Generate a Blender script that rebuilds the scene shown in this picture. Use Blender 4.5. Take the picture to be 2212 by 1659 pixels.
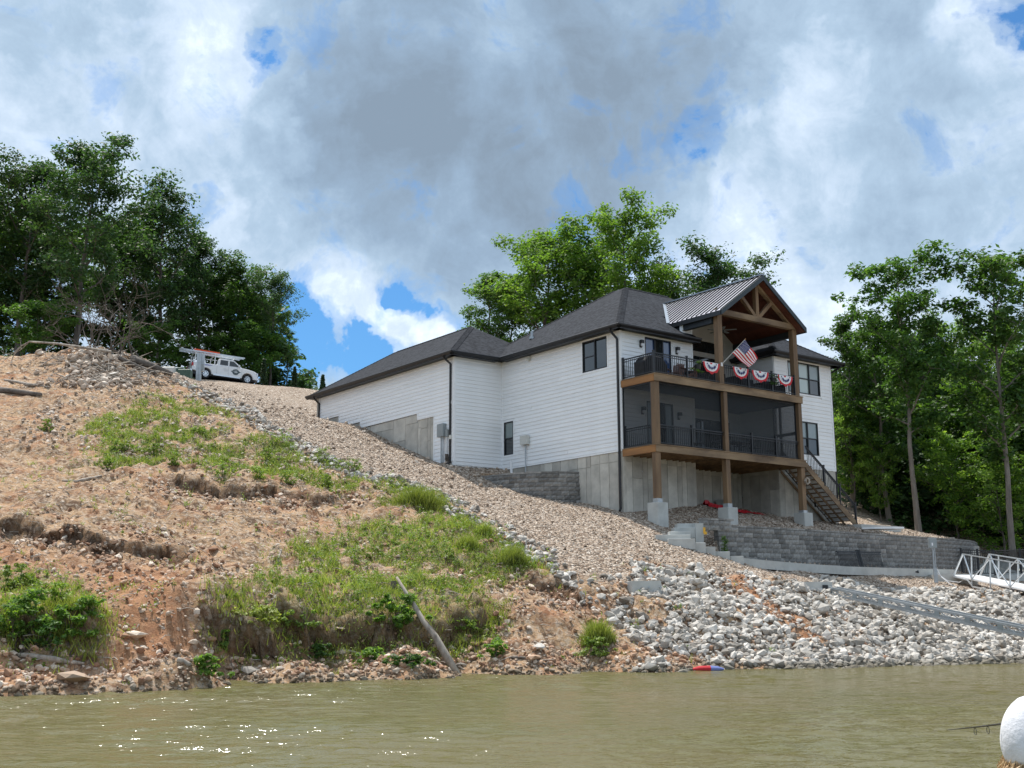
import bpy, bmesh, math, random
import numpy as np
from mathutils import Vector, Matrix
R_ = random.Random(7)
NR = np.random.default_rng(11)
rad = math.radians
for o in list(bpy.data.objects):
    bpy.data.objects.remove(o)
scene = bpy.context.scene
COL = scene.collection
# ------------------------------------------------------------------ camera
FPX, PW, PH = 2461.2, 2212.0, 1659.0
PITCH, ROLL = 0.1935, -0.0038
CAMZ = 1.8
cp, sp = math.cos(PITCH), math.sin(PITCH)
cr, sr = math.cos(ROLL), math.sin(ROLL)
_r = np.array([1, 0, 0.]); _u = np.array([0, -sp, cp]); FWD = np.array([0, cp, sp])
RGT = cr * _r + sr * _u; UPV = -sr * _r + cr * _u
cd = bpy.data.cameras.new('camera'); cam = bpy.data.objects.new('camera', cd); COL.objects.link(cam)
cd.sensor_width = 36; cd.lens = 36 * FPX / PW; cd.clip_end = 5000; cd.clip_start = 0.1
m = Matrix.Identity(4)
for i in range(3):
    m[i][0] = RGT[i]; m[i][1] = UPV[i]; m[i][2] = -FWD[i]
m[2][3] = CAMZ
cam.matrix_world = m
scene.camera = cam
# ------------------------------------------------------------------ world and sun
SUN_EL, SUN_AZ = rad(66), rad(-30)          # azimuth clockwise from the viewing direction (+Y)
w = bpy.data.worlds.new('World'); scene.world = w; w.use_nodes = True
nt = w.node_tree; nt.nodes.clear()
def N(nt, t, **k):
    n = nt.nodes.new(t)
    for a, b in k.items():
        if a.startswith('i_'):
            key = a[2:]
            n.inputs[int(key) if key.isdigit() else key].default_value = b
        else:
            setattr(n, a, b)
    return n
def L(nt, a, b):
    nt.links.new(a, b)
def ray(x, y):
    d = (x - PW / 2) * RGT - (y - PH / 2) * UPV + FPX * FWD
    return d / np.linalg.norm(d)
def math_(nt, op, a, b=None, c=None):
    n = N(nt, 'ShaderNodeMath', operation=op)
    for i, v in enumerate((a, b, c)):
        if v is None: continue
        if isinstance(v, (int, float)): n.inputs[i].default_value = v
        else: L(nt, v, n.inputs[i])
    return n.outputs[0]
def ramp(nt, fac, stops, interp='LINEAR'):
    n = N(nt, 'ShaderNodeValToRGB'); cr_ = n.color_ramp; cr_.interpolation = interp
    while len(cr_.elements) < len(stops): cr_.elements.new(0.5)
    for e, (p, c) in zip(cr_.elements, stops):
        e.position = p; e.color = (c, c, c, 1) if isinstance(c, (int, float)) else (*c, 1)
    L(nt, fac, n.inputs[0]); return n.outputs[0]
def mixc(nt, f, a, b, mode='MIX'):
    n = N(nt, 'ShaderNodeMix', data_type='RGBA', blend_type=mode)
    for s, v in ((n.inputs[0], f), (n.inputs[6], a), (n.inputs[7], b)):
        if isinstance(v, (int, float)): s.default_value = v
        elif isinstance(v, tuple): s.default_value = (*v, 1)
        else: L(nt, v, s)
    return n.outputs[2]
def noise(nt, vec, scale, detail=4, rough=.55, dist=0, out=0):
    n = N(nt, 'ShaderNodeTexNoise'); n.inputs['Scale'].default_value = scale
    n.inputs['Detail'].default_value = detail; n.inputs['Roughness'].default_value = rough
    n.inputs['Distortion'].default_value = dist
    if vec is not None: L(nt, vec, n.inputs['Vector'])
    return n.outputs[out]
def vmath(nt, op, a, b=None):
    n = N(nt, 'ShaderNodeVectorMath', operation=op)
    for i, v in enumerate((a, b)):
        if v is None: continue
        if isinstance(v, tuple): n.inputs[i].default_value = v
        else: L(nt, v, n.inputs[i])
    return n
CLOUD_STR = 0.1
sky = N(nt, 'ShaderNodeTexSky', sky_type='NISHITA', sun_disc=False, sun_elevation=SUN_EL, sun_rotation=SUN_AZ)
tc = N(nt, 'ShaderNodeTexCoord'); dirv = vmath(nt, 'NORMALIZE', tc.outputs['Generated']).outputs[0]
sep = N(nt, 'ShaderNodeSeparateXYZ'); L(nt, dirv, sep.inputs[0])
den = math_(nt, 'ADD', math_(nt, 'MAXIMUM', sep.outputs[2], 0), 0.30)
cx_ = math_(nt, 'DIVIDE', sep.outputs[0], den); cy_ = math_(nt, 'DIVIDE', sep.outputs[1], den)
cmb = N(nt, 'ShaderNodeCombineXYZ'); L(nt, cx_, cmb.inputs[0]); L(nt, cy_, cmb.inputs[1])
P0 = cmb.outputs[0]
# organic warp of the direction used by the large cloud masses
wn = N(nt, 'ShaderNodeTexNoise'); wn.inputs['Scale'].default_value = 5.5; wn.inputs['Detail'].default_value = 6; wn.inputs['Roughness'].default_value = .6
L(nt, dirv, wn.inputs['Vector'])
wv = vmath(nt, 'SUBTRACT', wn.outputs['Color'], (.5, .5, .5)).outputs[0]
ws = vmath(nt, 'SCALE', wv); ws.inputs['Scale'].default_value = 0.20
dirw = vmath(nt, 'NORMALIZE', vmath(nt, 'ADD', dirv, ws.outputs[0]).outputs[0]).outputs[0]
def blob(x, y, r0, r1, amp):
    """soft disc around a direction; radii in degrees"""
    d = vmath(nt, 'DOT_PRODUCT', dirw, tuple(float(v) for v in ray(x, y))).outputs['Value']
    n = N(nt, 'ShaderNodeMapRange', interpolation_type='SMOOTHSTEP')
    n.inputs[1].default_value = math.cos(rad(r1)); n.inputs[2].default_value = math.cos(rad(r0))
    n.inputs[3].default_value = 0; n.inputs[4].default_value = amp
    L(nt, d, n.inputs[0]); return n.outputs[0]
def addall(vals):
    s = vals[0]
    for v in vals[1:]: s = math_(nt, 'ADD', s, v)
    return s
BLOBS_HOLE = [(515, 90, 0, 1.5, -.42), (1480, 368, 0, 1.7, -.30), (1400, 392, 0, 1.4, -.20), (645, 640, 0, 2.0, -.36), (690, 760, 0, 2.8, -.44), (560, 790, 0, 2.5, -.4), (790, 770, 0, 2.2, -.36), (425, 480, 0, 1.4, -.40), (860, 612, 0, 1.1, -.34), (2205, 60, 0, 2.0, -.42), (2130, 420, 0, 1.6, -.05),
              (925, 625, 0, .9, -.28), (1240, 450, 0, 1.8, -.24), (1600, 450, 0, 1.6, -.18), (60, 690, 0, 3.5, -.4), (330, 395, 0, 1.2, -.3), (1690, 548, 0, 1.2, -.26), (2060, 560, 0, 1.6, -.18), (600, 740, 0, 2.6, -.3)]
BLOBS_DARK = [(1080, 170, 2, 14, .40), (1250, 330, 1, 7, .26), (760, 100, 1, 8, .20), (1750, 120, 2, 9, .15), (760, 290, 1, 6, .16), (1450, 70, 2, 9, .16), (2000, 440, 1, 7, .18), (560, 480, 1, 6, .12), (950, 450, 0, 6, .16), (250, 250, 1, 8, .12), (2100, 130, 1, 6, .10), (150, 60, 0, 6, .08)]
BLOBS_LITE = [(1840, 260, 0, 4.5, -.26), (590, 240, 0, 1.6, -.2), (400, 60, 0, 4, -.03), (110, 120, 2, 6, -.06), (700, 620, 1, 4.5, -.12), (860, 680, 1, 4.0, -.12), (1080, 500, 0, 2.4, -.16), (640, 310, 0, 1.2, -.16), (2150, 260, 0, 3, -.12), (1560, 400, 0, 3, -.18), (480, 510, 0, 2.0, -.2), (1960, 640, 0, 5, -.12), (20, 260, 0, 2.2, -.16), (2130, 70, 0, 2.2, -.16), (480, 120, 0, 1.2, -.12), (930, 690, 0, 2, -.15)]
f1 = noise(nt, P0, 2.0, 9, .58, .5)
f2 = noise(nt, dirv, 16.0, 12, .64, .4)
f3 = noise(nt, dirv, 5.5, 10, .60, .6)
vz = N(nt, 'ShaderNodeTexVoronoi', normalize=True); vz.inputs['Scale'].default_value = 9.0; vz.inputs['Detail'].default_value = 5; vz.inputs['Roughness'].default_value = .62
L(nt, dirw, vz.inputs['Vector'])
puff = math_(nt, 'MULTIPLY', vz.outputs['Distance'], 1.0)
def cen(f, k): return math_(nt, 'MULTIPLY', math_(nt, 'SUBTRACT', f, .5), k)
dens = addall([cen(math_(nt, 'ADD', puff, .22), -.7), cen(f1, .5), cen(f2, 1.7), cen(f3, .55), math_(nt, 'ADD', 0, .58)] + [blob(*b) for b in BLOBS_HOLE])
cmask = ramp(nt, dens, [(.08, 0.0), (.25, .55), (.50, 1.0)], 'EASE')
dark = addall([cen(math_(nt, 'ADD', puff, .22), .9), cen(f3, 1.15), cen(f2, .75), cen(f1, .55), math_(nt, 'ADD', .60, 0)] + [blob(*b) for b in BLOBS_DARK + BLOBS_LITE])
ccol = ramp(nt, math_(nt, 'MULTIPLY', dark, .72), [(.04, (.80, .84, .88)), (.17, (.61, .67, .75)), (.34, (.39, .46, .55)), (.56, (.245, .325, .415)), (.78, (.175, .24, .32)), (1.0, (.14, .185, .24))])
csc = vmath(nt, 'SCALE', ccol); csc.inputs['Scale'].default_value = 1.12 / CLOUD_STR
skyc = mixc(nt, 1.0, sky.outputs[0], (.28, .56, .80), 'MULTIPLY')
fin = mixc(nt, cmask, skyc, csc.outputs[0])
bg = N(nt, 'ShaderNodeBackground'); bg.inputs['Strength'].default_value = CLOUD_STR
L(nt, fin, bg.inputs['Color'])
out = N(nt, 'ShaderNodeOutputWorld'); L(nt, bg.outputs[0], out.inputs['Surface'])
sl = bpy.data.lights.new('sun', 'SUN'); sl.energy = 3.3; sl.angle = rad(0.9); sl.color = (1.0, .95, .88)
so = bpy.data.objects.new('sun', sl); COL.objects.link(so)
sd = Vector((math.sin(SUN_AZ) * math.cos(SUN_EL), math.cos(SUN_AZ) * math.cos(SUN_EL), math.sin(SUN_EL)))
so.rotation_euler = sd.to_track_quat('Z', 'Y').to_euler(); so.location = (0, 0, 60)
scene.view_settings.view_transform = 'Standard'; scene.view_settings.look = 'None'
scene.view_settings.exposure = 0.80; scene.view_settings.gamma = 1
scene.view_settings.use_curve_mapping = False
scene.cycles.max_bounces = 6; scene.cycles.transparent_max_bounces = 8
scene.cycles.use_denoising = True
# ------------------------------------------------------------------ helpers
def tag(o, label=None, cat=None, group=None, kind=None):
    if label: o['label'] = label
    if cat: o['category'] = cat
    if group: o['group'] = group
    if kind: o['kind'] = kind
    return o
def empty(name, loc=(0, 0, 0), rz=0, parent=None):
    o = bpy.data.objects.new(name, None); COL.objects.link(o)
    o.location = loc; o.rotation_euler = (0, 0, rz); o.empty_display_size = .3
    if parent: o.parent = parent
    return o
def link(name, me, parent=None, loc=None, rot=None, sc=None):
    o = bpy.data.objects.new(name, me); COL.objects.link(o)
    if parent: o.parent = parent
    if loc is not None: o.location = loc
    if rot is not None: o.rotation_euler = rot
    if sc is not None: o.scale = sc
    return o
class MB:
    def __init__(s): s.v = []; s.f = []; s.m = []; s.mi = 0; s.mats = []
    def mat(s, m):
        if m not in s.mats: s.mats.append(m)
        s.mi = s.mats.index(m); return s
    def add(s, vs, fs):
        b = len(s.v); s.v += [tuple(map(float, v)) for v in vs]
        for f in fs: s.f.append(tuple(b + i for i in f)); s.m.append(s.mi)
        return s
    def box(s, x0, x1, y0, y1, z0, z1):
        return s.add([(x0, y0, z0), (x1, y0, z0), (x1, y1, z0), (x0, y1, z0), (x0, y0, z1), (x1, y0, z1), (x1, y1, z1), (x0, y1, z1)],
                     [(0, 3, 2, 1), (4, 5, 6, 7), (0, 1, 5, 4), (1, 2, 6, 5), (2, 3, 7, 6), (3, 0, 4, 7)])
    def obox(s, M, x0, x1, y0, y1, z0, z1):
        b = len(s.v); s.box(x0, x1, y0, y1, z0, z1)
        for i in range(b, len(s.v)): s.v[i] = tuple(M @ Vector(s.v[i]))
        return s
    def bar(s, a, b, w, h=None, up=(0, 0, 1)):
        """square bar from a to b"""
        h = h or w; a = Vector(a); b = Vector(b); d = (b - a); Ln = d.length; d.normalize()
        upv = Vector(up)
        if abs(d.dot(upv)) > .98: upv = Vector((1, 0, 0))
        x = d.cross(upv).normalized(); z = x.cross(d)
        M = Matrix(((x[0], d[0], z[0], a[0]), (x[1], d[1], z[1], a[1]), (x[2], d[2], z[2], a[2]), (0, 0, 0, 1)))
        return s.obox(M, -w / 2, w / 2, 0, Ln, -h / 2, h / 2)
    def tube(s, pts, rs, n=6, cap=True):
        pts = [Vector(p) for p in pts]
        if isinstance(rs, (int, float)): rs = [rs] * len(pts)
        vs = []; fs = []
        ref = Vector((.123, .345, .93)).normalized()
        for i, p in enumerate(pts):
            d = (pts[min(i + 1, len(pts) - 1)] - pts[max(i - 1, 0)]).normalized()
            r0 = ref if abs(d.dot(ref)) < .9 else Vector((1, 0, 0))
            x = d.cross(r0).normalized(); y = d.cross(x)
            for k in range(n):
                a = 2 * math.pi * k / n
                vs.append(p + (x * math.cos(a) + y * math.sin(a)) * rs[i])
        for i in range(len(pts) - 1):
            for k in range(n):
                k2 = (k + 1) % n
                fs.append((i * n + k, i * n + k2, (i + 1) * n + k2, (i + 1) * n + k))
        if cap:
            fs.append(tuple(range(n))); fs.append(tuple((len(pts) - 1) * n + k for k in reversed(range(n))))
        return s.add(vs, fs)
    def prism(s, poly, a, b):
        """poly list of 3D points, extruded by vector from offset a to offset b"""
        n = len(poly); a = Vector(a); b = Vector(b)
        vs = [Vector(p) + a for p in poly] + [Vector(p) + b for p in poly]
        fs = [tuple(range(n)), tuple(reversed(range(n, 2 * n)))] + [(i, n + i, n + (i + 1) % n, (i + 1) % n) for i in range(n)]
        return s.add(vs, fs)
    def mesh(s, name, mat=None, smooth=False, bevel=0):
        me = bpy.data.meshes.new(name)
        me.from_pydata(s.v, [], s.f)
        ms = s.mats if s.mats else ([mat] if mat else [])
        for m_ in ms: me.materials.append(m_)
        if s.mats: me.polygons.foreach_set('material_index', s.m)
        bm = bmesh.new(); bm.from_mesh(me)
        bmesh.ops.recalc_face_normals(bm, faces=bm.faces)
        if bevel:
            bmesh.ops.bevel(bm, geom=[e for e in bm.edges if e.calc_face_angle(0) > .6], offset=bevel, segments=1, affect='EDGES')
        bm.to_mesh(me); bm.free()
        if smooth: me.polygons.foreach_set('use_smooth', [True] * len(me.polygons))
        me.update(); return me
    def build(s, name, mat=None, parent=None, smooth=False, bevel=0, **k):
        return link(name, s.mesh(name, mat, smooth, bevel), parent, **k)
def np_mesh(name, V, F, mat=None, smooth=False, mi=None):
    """fast mesh from arrays, F is (n,3) or (n,4)"""
    me = bpy.data.meshes.new(name); k = F.shape[1]
    me.vertices.add(len(V)); me.vertices.foreach_set('co', np.ascontiguousarray(V, dtype=np.float32).ravel())
    me.loops.add(F.size); me.loops.foreach_set('vertex_index', np.ascontiguousarray(F, dtype=np.int32).ravel())
    me.polygons.add(len(F)); me.polygons.foreach_set('loop_start', np.arange(0, F.size, k, dtype=np.int32))
    for m_ in (mat if isinstance(mat, (list, tuple)) else [mat]):
        if m_: me.materials.append(m_)
    if mi is not None: me.polygons.foreach_set('material_index', np.asarray(mi, dtype=np.int32))
    me.polygons.foreach_set('use_smooth', np.full(len(F), smooth))
    me.update(calc_edges=True); me.validate(); return me
# value noise in numpy
def _hash(ix, iy, iz, seed):
    h = (ix * 374761393 + iy * 668265263 + iz * 2147483647 + seed * 1274126177) & 0xFFFFFFFF
    h = ((h ^ (h >> 13)) * 1274126177) & 0xFFFFFFFF
    return ((h ^ (h >> 16)) & 0xFFFF) / 65535.0
def vnoise(x, y, seed=0):
    x = np.asarray(x, float); y = np.asarray(y, float)
    ix = np.floor(x).astype(np.int64); iy = np.floor(y).astype(np.int64); fx = x - ix; fy = y - iy
    fx = fx * fx * (3 - 2 * fx); fy = fy * fy * (3 - 2 * fy); z = 0
    return (_hash(ix, iy, z, seed) * (1 - fx) + _hash(ix + 1, iy, z, seed) * fx) * (1 - fy) + (_hash(ix, iy + 1, z, seed) * (1 - fx) + _hash(ix + 1, iy + 1, z, seed) * fx) * fy
def fbm(x, y, oct_=4, seed=0, g=.5):
    s = 0; a = 1; t = 0
    for i in range(oct_):
        s = s + a * (vnoise(x * 2 ** i + 13.7 * i, y * 2 ** i + 7.1 * i, seed + i) - .5); t += a; a *= g
    return s / t * 2
# ------------------------------------------------------------------ materials
def principled(name):
    m_ = bpy.data.materials.new(name); m_.use_nodes = True; t = m_.node_tree
    return m_, t, t.nodes['Principled BSDF']
def mk(name, col, rough=.6, var=.15, scale=3.0, bump=0.0, bscale=None, metal=0, spec=.5, stretch=None, col2=None, island=0, rand=0, detail=5):
    m_, t, b = principled(name)
    tcn = N(t, 'ShaderNodeTexCoord'); vec = tcn.outputs['Object']
    if stretch:
        mp = N(t, 'ShaderNodeMapping'); mp.inputs['Scale'].default_value = stretch; L(t, vec, mp.inputs[0]); vec = mp.outputs[0]
    c2 = col2 or tuple(c * (1 - var * 1.6) for c in col); c1 = tuple(min(1, c * (1 + var)) for c in col)
    nz = noise(t, vec, scale, detail, .62)
    c = mixc(t, ramp(t, nz, [(.3, 0.), (.7, 1.)]), c2, c1)
    if rand:
        oi = N(t, 'ShaderNodeObjectInfo')
        c = mixc(t, 1.0, c, ramp(t, oi.outputs['Random'], [(0, 1 - rand), (1, 1 + rand * .5)]), 'MULTIPLY')
    if island:
        g = N(t, 'ShaderNodeNewGeometry')
        c = mixc(t, 1.0, c, ramp(t, g.outputs['Random Per Island'], [(0, 1 - island), (1, 1 + island * .5)]), 'MULTIPLY')
    L(t, c, b.inputs['Base Color'])
    b.inputs['Roughness'].default_value = rough; b.inputs['Metallic'].default_value = metal
    b.inputs['Specular IOR Level'].default_value = spec
    if bump:
        bn = N(t, 'ShaderNodeBump'); bn.inputs['Strength'].default_value = bump; bn.inputs['Distance'].default_value = .02
        L(t, noise(t, vec, bscale or scale * 4, 5, .65), bn.inputs['Height']); L(t, bn.outputs[0], b.inputs['Normal'])
    return m_
M = {}
M['siding'] = mk('white_siding', (.87, .88, .89), .55, .03, 1.2, .04, 30, rand=.04)
M['trim'] = mk('white_trim', (.87, .88, .89), .5, .03, 2)
M['black'] = mk('black_metal', (.012, .013, .016), .42, .1, 4)
M['blackfab'] = mk('black_fabric', (.012, .013, .016), .85, .3, 6, .3, 12)
M['dsoffit'] = mk('dark_soffit', (.02, .026, .032), .6, .1, 4)
M['timber'] = mk('stained_timber', (.215, .135, .072), .7, .28, 2.2, .25, 20, stretch=(1, 1, .12), col2=(.085, .052, .03), rand=.12, detail=8)
M['timber_h'] = mk('stained_timber_beam', (.27, .185, .105), .7, .28, 2.2, .25, 20, stretch=(.25, .4, 1), col2=(.09, .055, .032), rand=.12, detail=8)
M['timber_o'] = mk('orange_timber', (.36, .17, .055), .7, .2, 2.2, .2, 20, stretch=(1, .15, 1), col2=(.17, .08, .03), detail=8)
M['ceil'] = mk('red_wood_ceiling', (.105, .032, .018), .55, .3, 3, .1, 10, stretch=(1, .1, 1))
M['beige'] = mk('beige_stucco', (.50, .47, .43), .8, .05, 3, .2, 60)
M['conc'] = mk('poured_concrete', (.52, .495, .44), .85, .18, 1.3, .25, 22, rand=.24, detail=8)
M['conc2'] = mk('pale_concrete', (.50, .50, .47), .8, .12, 1.8, .25, 25, detail=8)
M['galv'] = mk('galvanised_metal', (.42, .45, .47), .42, .15, 3, metal=.55)
M['alu'] = mk('aluminium', (.62, .66, .69), .38, .08, 3, metal=.5)
M['gbox'] = mk('grey_box_paint', (.27, .30, .31), .5, .08, 3)
M['wbox'] = mk('pale_box_paint', (.60, .60, .56), .5, .05, 3)
M['pvc'] = mk('white_pvc', (.8, .8, .8), .4, .03, 3)
M['block'] = mk('retaining_block', (.25, .24, .225), .9, .28, 5, .9, 14, rand=.45, detail=9)
M['bark'] = mk('tree_bark', (.12, .10, .085), .9, .3, 6, .8, 14, stretch=(1, 1, .25))
M['bark_pale'] = mk('pale_tree_bark', (.20, .175, .15), .9, .25, 6, .8, 14, stretch=(1, 1, .2))
M['deadwood'] = mk('weathered_wood', (.40, .35, .29), .9, .3, 5, .5, 16, stretch=(1, 1, .3), col2=(.15, .12, .10))
M['deadgrey'] = mk('grey_branches', (.15, .125, .105), .9, .3, 6)
M['brownplastic'] = mk('brown_chair', (.13, .065, .05), .6, .1, 5)
M['red'] = mk('red_cloth', (.55, .025, .035), .8, .08, 8)
M['white'] = mk('white_cloth', (.80, .80, .82), .8, .03, 8)
M['navy'] = mk('navy_cloth', (.02, .028, .13), .8, .08, 8)
M['redhose'] = mk('red_hose', (.42, .01, .018), .45, .1, 8)
M['wpaint'] = mk('white_vehicle_paint', (.80, .81, .82), .28, .02, 1, spec=.6)
M['tyre'] = mk('tyre_rubber', (.018, .018, .02), .85, .1, 10)
M['chrome'] = mk('chrome', (.65, .66, .68), .22, .03, 4, metal=.9)
M['vglass'] = mk('vehicle_glass', (.012, .016, .018), .08, .05, 2, spec=.8)
M['lamp_red'] = mk('red_lamp', (.45, .01, .015), .3, .05, 4)
M['orange'] = mk('orange_fibreglass', (.85, .10, .02), .5, .08, 4)
M['yellow'] = mk('yellow_plastic', (.75, .40, .03), .5, .1, 4)
M['green_box'] = mk('green_utility_paint', (.05, .10, .07), .6, .1, 4)
M['decal'] = mk('slate_decal', (.06, .09, .10), .5, .1, 4)
M['decalw'] = mk('pale_decal', (.55, .58, .6), .5, .05, 4)
M['decalb'] = mk('blue_lettering', (.18, .22, .5), .5, .05, 4)
def glassy(name, col, rough=.03, spec=.9):
    m_, t, b = principled(name)
    b.inputs['Base Color'].default_value = (*col, 1); b.inputs['Roughness'].default_value = rough
    b.inputs['Specular IOR Level'].default_value = spec; b.inputs['IOR'].default_value = 1.6
    return m_
M['glass'] = glassy('window_glass', (.012, .018, .02))
M['glass_blind'] = glassy('window_glass_blind', (.20, .25, .25), .1)
M['glass_pale'] = glassy('window_glass_pale', (.40, .48, .46), .1)
M['glass_blue'] = glassy('window_glass_blue', (.03, .07, .17), .05)
# ------------------------------------------------------------------ terrain
CAM = np.array([0, 0, CAMZ])
YAW = 0.6459; HC = np.array([4.80, 49.25, 0.0])
HF = np.array([math.cos(YAW), math.sin(YAW), 0]); HS = np.array([-math.sin(YAW), math.cos(YAW), 0])
def at(x, y, Y):
    d = ray(x, y); return CAM + d * (Y / d[1])
def atz(x, y, z):
    d = ray(x, y); return CAM + d * ((z - CAMZ) / d[2])
def hw(u, v, z):
    """house frame to world (z above camera height)"""
    return HC + u * HF + v * HS + np.array([0, 0, z + CAMZ])
shore_px = [(-400, 1512), (-150, 1500), (0, 1492), (200, 1485), (450, 1472), (700, 1462), (1000, 1455), (1300, 1449), (1500, 1447), (1700, 1444), (1900, 1438), (2212, 1431), (2600, 1424)]
shore = [atz(x, y, 0.0) for x, y in shore_px]
common = []
for s_ in shore:
    common.append(s_); dd = s_ / np.linalg.norm(s_)
    common.append(s_ - dd * 3 + [0, 0, -.7]); common.append(s_ - dd * 12 + [0, 0, -2.5])
for x in (-60, 0, 60): common.append(np.array([x, -5, -4.0]))
CT = [  # pixel x, y, depth
    (0, 1440, 26.0), (0, 1400, 26.7), (0, 1300, 29.6), (0, 1200, 33.2), (0, 1100, 37.8), (0, 1000, 43.5), (0, 900, 51), (0, 810, 61), (0, 776, 70),
    (200, 1450, 26.2), (200, 1380, 27.8), (200, 1300, 30.3), (200, 1200, 34), (200, 1100, 38.6), (200, 1000, 44.5), (200, 900, 52), (200, 800, 62), (180, 765, 69),
    (420, 1440, 27.0), (420, 1350, 30), (420, 1250, 33.5), (420, 1150, 37.8), (420, 1050, 42.8), (420, 950, 50), (420, 870, 59), (420, 832, 75), (400, 822, 88), (480, 822, 95), (540, 829, 96),
    (650, 1430, 29.6), (620, 1350, 31.8), (620, 1250, 35.6), (620, 1150, 39.7), (620, 1050, 44.8), (620, 960, 51.5), (620, 885, 61), (640, 838, 80),
    (900, 1420, 31.0), (900, 1350, 33.2), (900, 1250, 37), (900, 1150, 41.3), (900, 1060, 47), (860, 1010, 51),
    (1150, 1400, 32.9), (1150, 1320, 35.8), (1150, 1220, 39.8), (1130, 1130, 44.2),
    (1350, 1400, 33.8), (1350, 1300, 37.4), (1350, 1210, 41.2), (1350, 1150, 44.8),
    (1600, 1370, 36.3), (1600, 1300, 39.8), (1700, 1340, 38.4), (1900, 1350, 39.5),
    (2100, 1350, 41.2), (2250, 1340, 42.0), (2000, 1290, 45.5), (2212, 1300, 46.5), (2350, 1330, 43),
]
for c_ in CT: common.append(at(*c_))
HG = [(0, 0, 4.0), (0, 2.84, 4.66), (-2.8, 8.8, 6.68), (-2.9, 9.98, 6.94), (-2.9, 12.39, 7.76), (-2.9, 15.14, 8.7), (-2.9, 18, 9.76), (-2.9, 20.4, 10.15), (-2.9, 22.75, 10.72),
      (-3.2, 23.5, 11.1), (-4, 1.5, 4.1), (-3.6, 6, 5.6), (0, 24, 11.4), (9, 24, 11.6), (16, 12, 9), (16, 24, 12)]
for g in HG: common.append(hw(*g))
TER = [(4.53, 0, 4.50), (0, -2.09, 3.36), (4.4, -2.09, 3.58), (9.46, -2.09, 3.66), (9.84, -.49, 4.2), (13.2, -.49, 4.1), (6, 1.8, 4.75), (3.0, -2.1, 3.45), (14.5, 2, 4.3)]
WT, WB = 3.2, 1.6      # wall top and base above camera height
wall_px = [(1556, 46.2), (1640, 47.4), (1750, 49.3), (1880, 52.0), (2000, 55.0), (2086, 57.6)]
wall_w = [at(x, 1200, Y) * [1, 1, 0] for x, Y in wall_px]
e_ = np.array([1.1, 2.2, 0]); wall_w.append(wall_w[-1] + e_ * .45 + [0.35, -.1, 0]); wall_w.append(wall_w[-1] + e_)
up = common + [hw(*g) for g in TER]
for p_ in wall_w[1:]: up.append(p_ + [0, .35, WT + CAMZ - .06])
up += [wall_w[0] + [0, .9, 2.95 + CAMZ], at(1900, 1140, 58), at(2000, 1152, 62), at(2212, 1180, 66), wall_w[-1] + [3, 4, 4.0]]
lo = common + [hw(0, -2.09, 3.36), hw(*TER[0])]
for p_ in wall_w[1:]: lo.append(p_ + [0, -.3, WB + CAMZ - .05])
lo += [at(1550, 1215, 43.6), at(1640, 1229, 45.8), at(1750, 1240, 46.8), at(2030, 1256, 52), at(2150, 1252, 55.5), at(2212, 1262, 56.0), at(2212, 1236, 64), at(2400, 1240, 60),
       wall_w[-1] + [4, 1, WB + CAMZ], at(1812, 1250, 48.5), at(1960, 1256, 50.5)]
far = [(-60, 70, 20.5), (-90, 120, 24), (-30, 110, 23), (-15, 100, 20.5), (5, 90, 16), (30, 90, 13), (60, 80, 10), (50, 60, 5), (80, 50, 5), (0, 140, 22), (-60, 180, 26), (80, 150, 22), (40, 120, 18), (-60, 45, 8), (-50, 27, 1.5), (60, 38, 1.2), (200, 200, 20), (-200, 200, 26), (200, 60, 6), (-200, 60, 14), (300, 500, 25), (-300, 500, 30), (0, 500, 28)]
up += [np.array(p, float) for p in far]; lo += [np.array(p, float) for p in far]
def rbf(pts):
    P = np.array(pts); A = P[:, :2] / 50; n = len(P)
    d = np.hypot(A[:, None, 0] - A[None, :, 0], A[:, None, 1] - A[None, :, 1])
    K = np.zeros((n + 3, n + 3)); K[:n, :n] = -np.sqrt(d * d + .0004) + .0006 * np.eye(n); K[:n, n] = 1; K[:n, n + 1:] = A; K[n:, :n] = K[:n, n:].T
    wts = np.linalg.solve(K, np.r_[P[:, 2], 0, 0, 0])
    def f(x, y):
        x = np.asarray(x, float).ravel() / 50; y = np.asarray(y, float).ravel() / 50; o = np.empty(len(x))
        for i in range(0, len(x), 20000):
            X = x[i:i + 20000]; Y = y[i:i + 20000]
            D = np.hypot(X[:, None] - A[None, :, 0], Y[:, None] - A[None, :, 1])
            o[i:i + 20000] = -np.sqrt(D * D + .0004) @ wts[:n] + wts[n] + wts[n + 1] * X + wts[n + 2] * Y
        return o
    return f
F_up, F_lo = rbf(up), rbf(lo)
def polydist(x, y, pts):
    """signed distance to an open polyline (positive to the left of travel)"""
    best = np.full(x.shape, 1e9); sg = np.ones(x.shape); tt = np.zeros(x.shape)
    for i in range(len(pts) - 1):
        a = pts[i][:2]; b = pts[i + 1][:2]; e = b - a; l2 = e @ e
        t = np.clip(((x - a[0]) * e[0] + (y - a[1]) * e[1]) / l2, 0, 1)
        d = np.hypot(x - a[0] - t * e[0], y - a[1] - t * e[1])
        s = e[0] * (y - a[1]) - e[1] * (x - a[0])
        u_ = d < best - 1e-9
        best = np.where(u_, d, best); sg = np.where(u_, np.sign(s), sg); tt = np.where(u_, i + t, tt)
    return best * sg, tt
def smooth(e0, e1, x):
    t = np.clip((x - e0) / (e1 - e0), 0, 1); return t * t * (3 - 2 * t)
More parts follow.
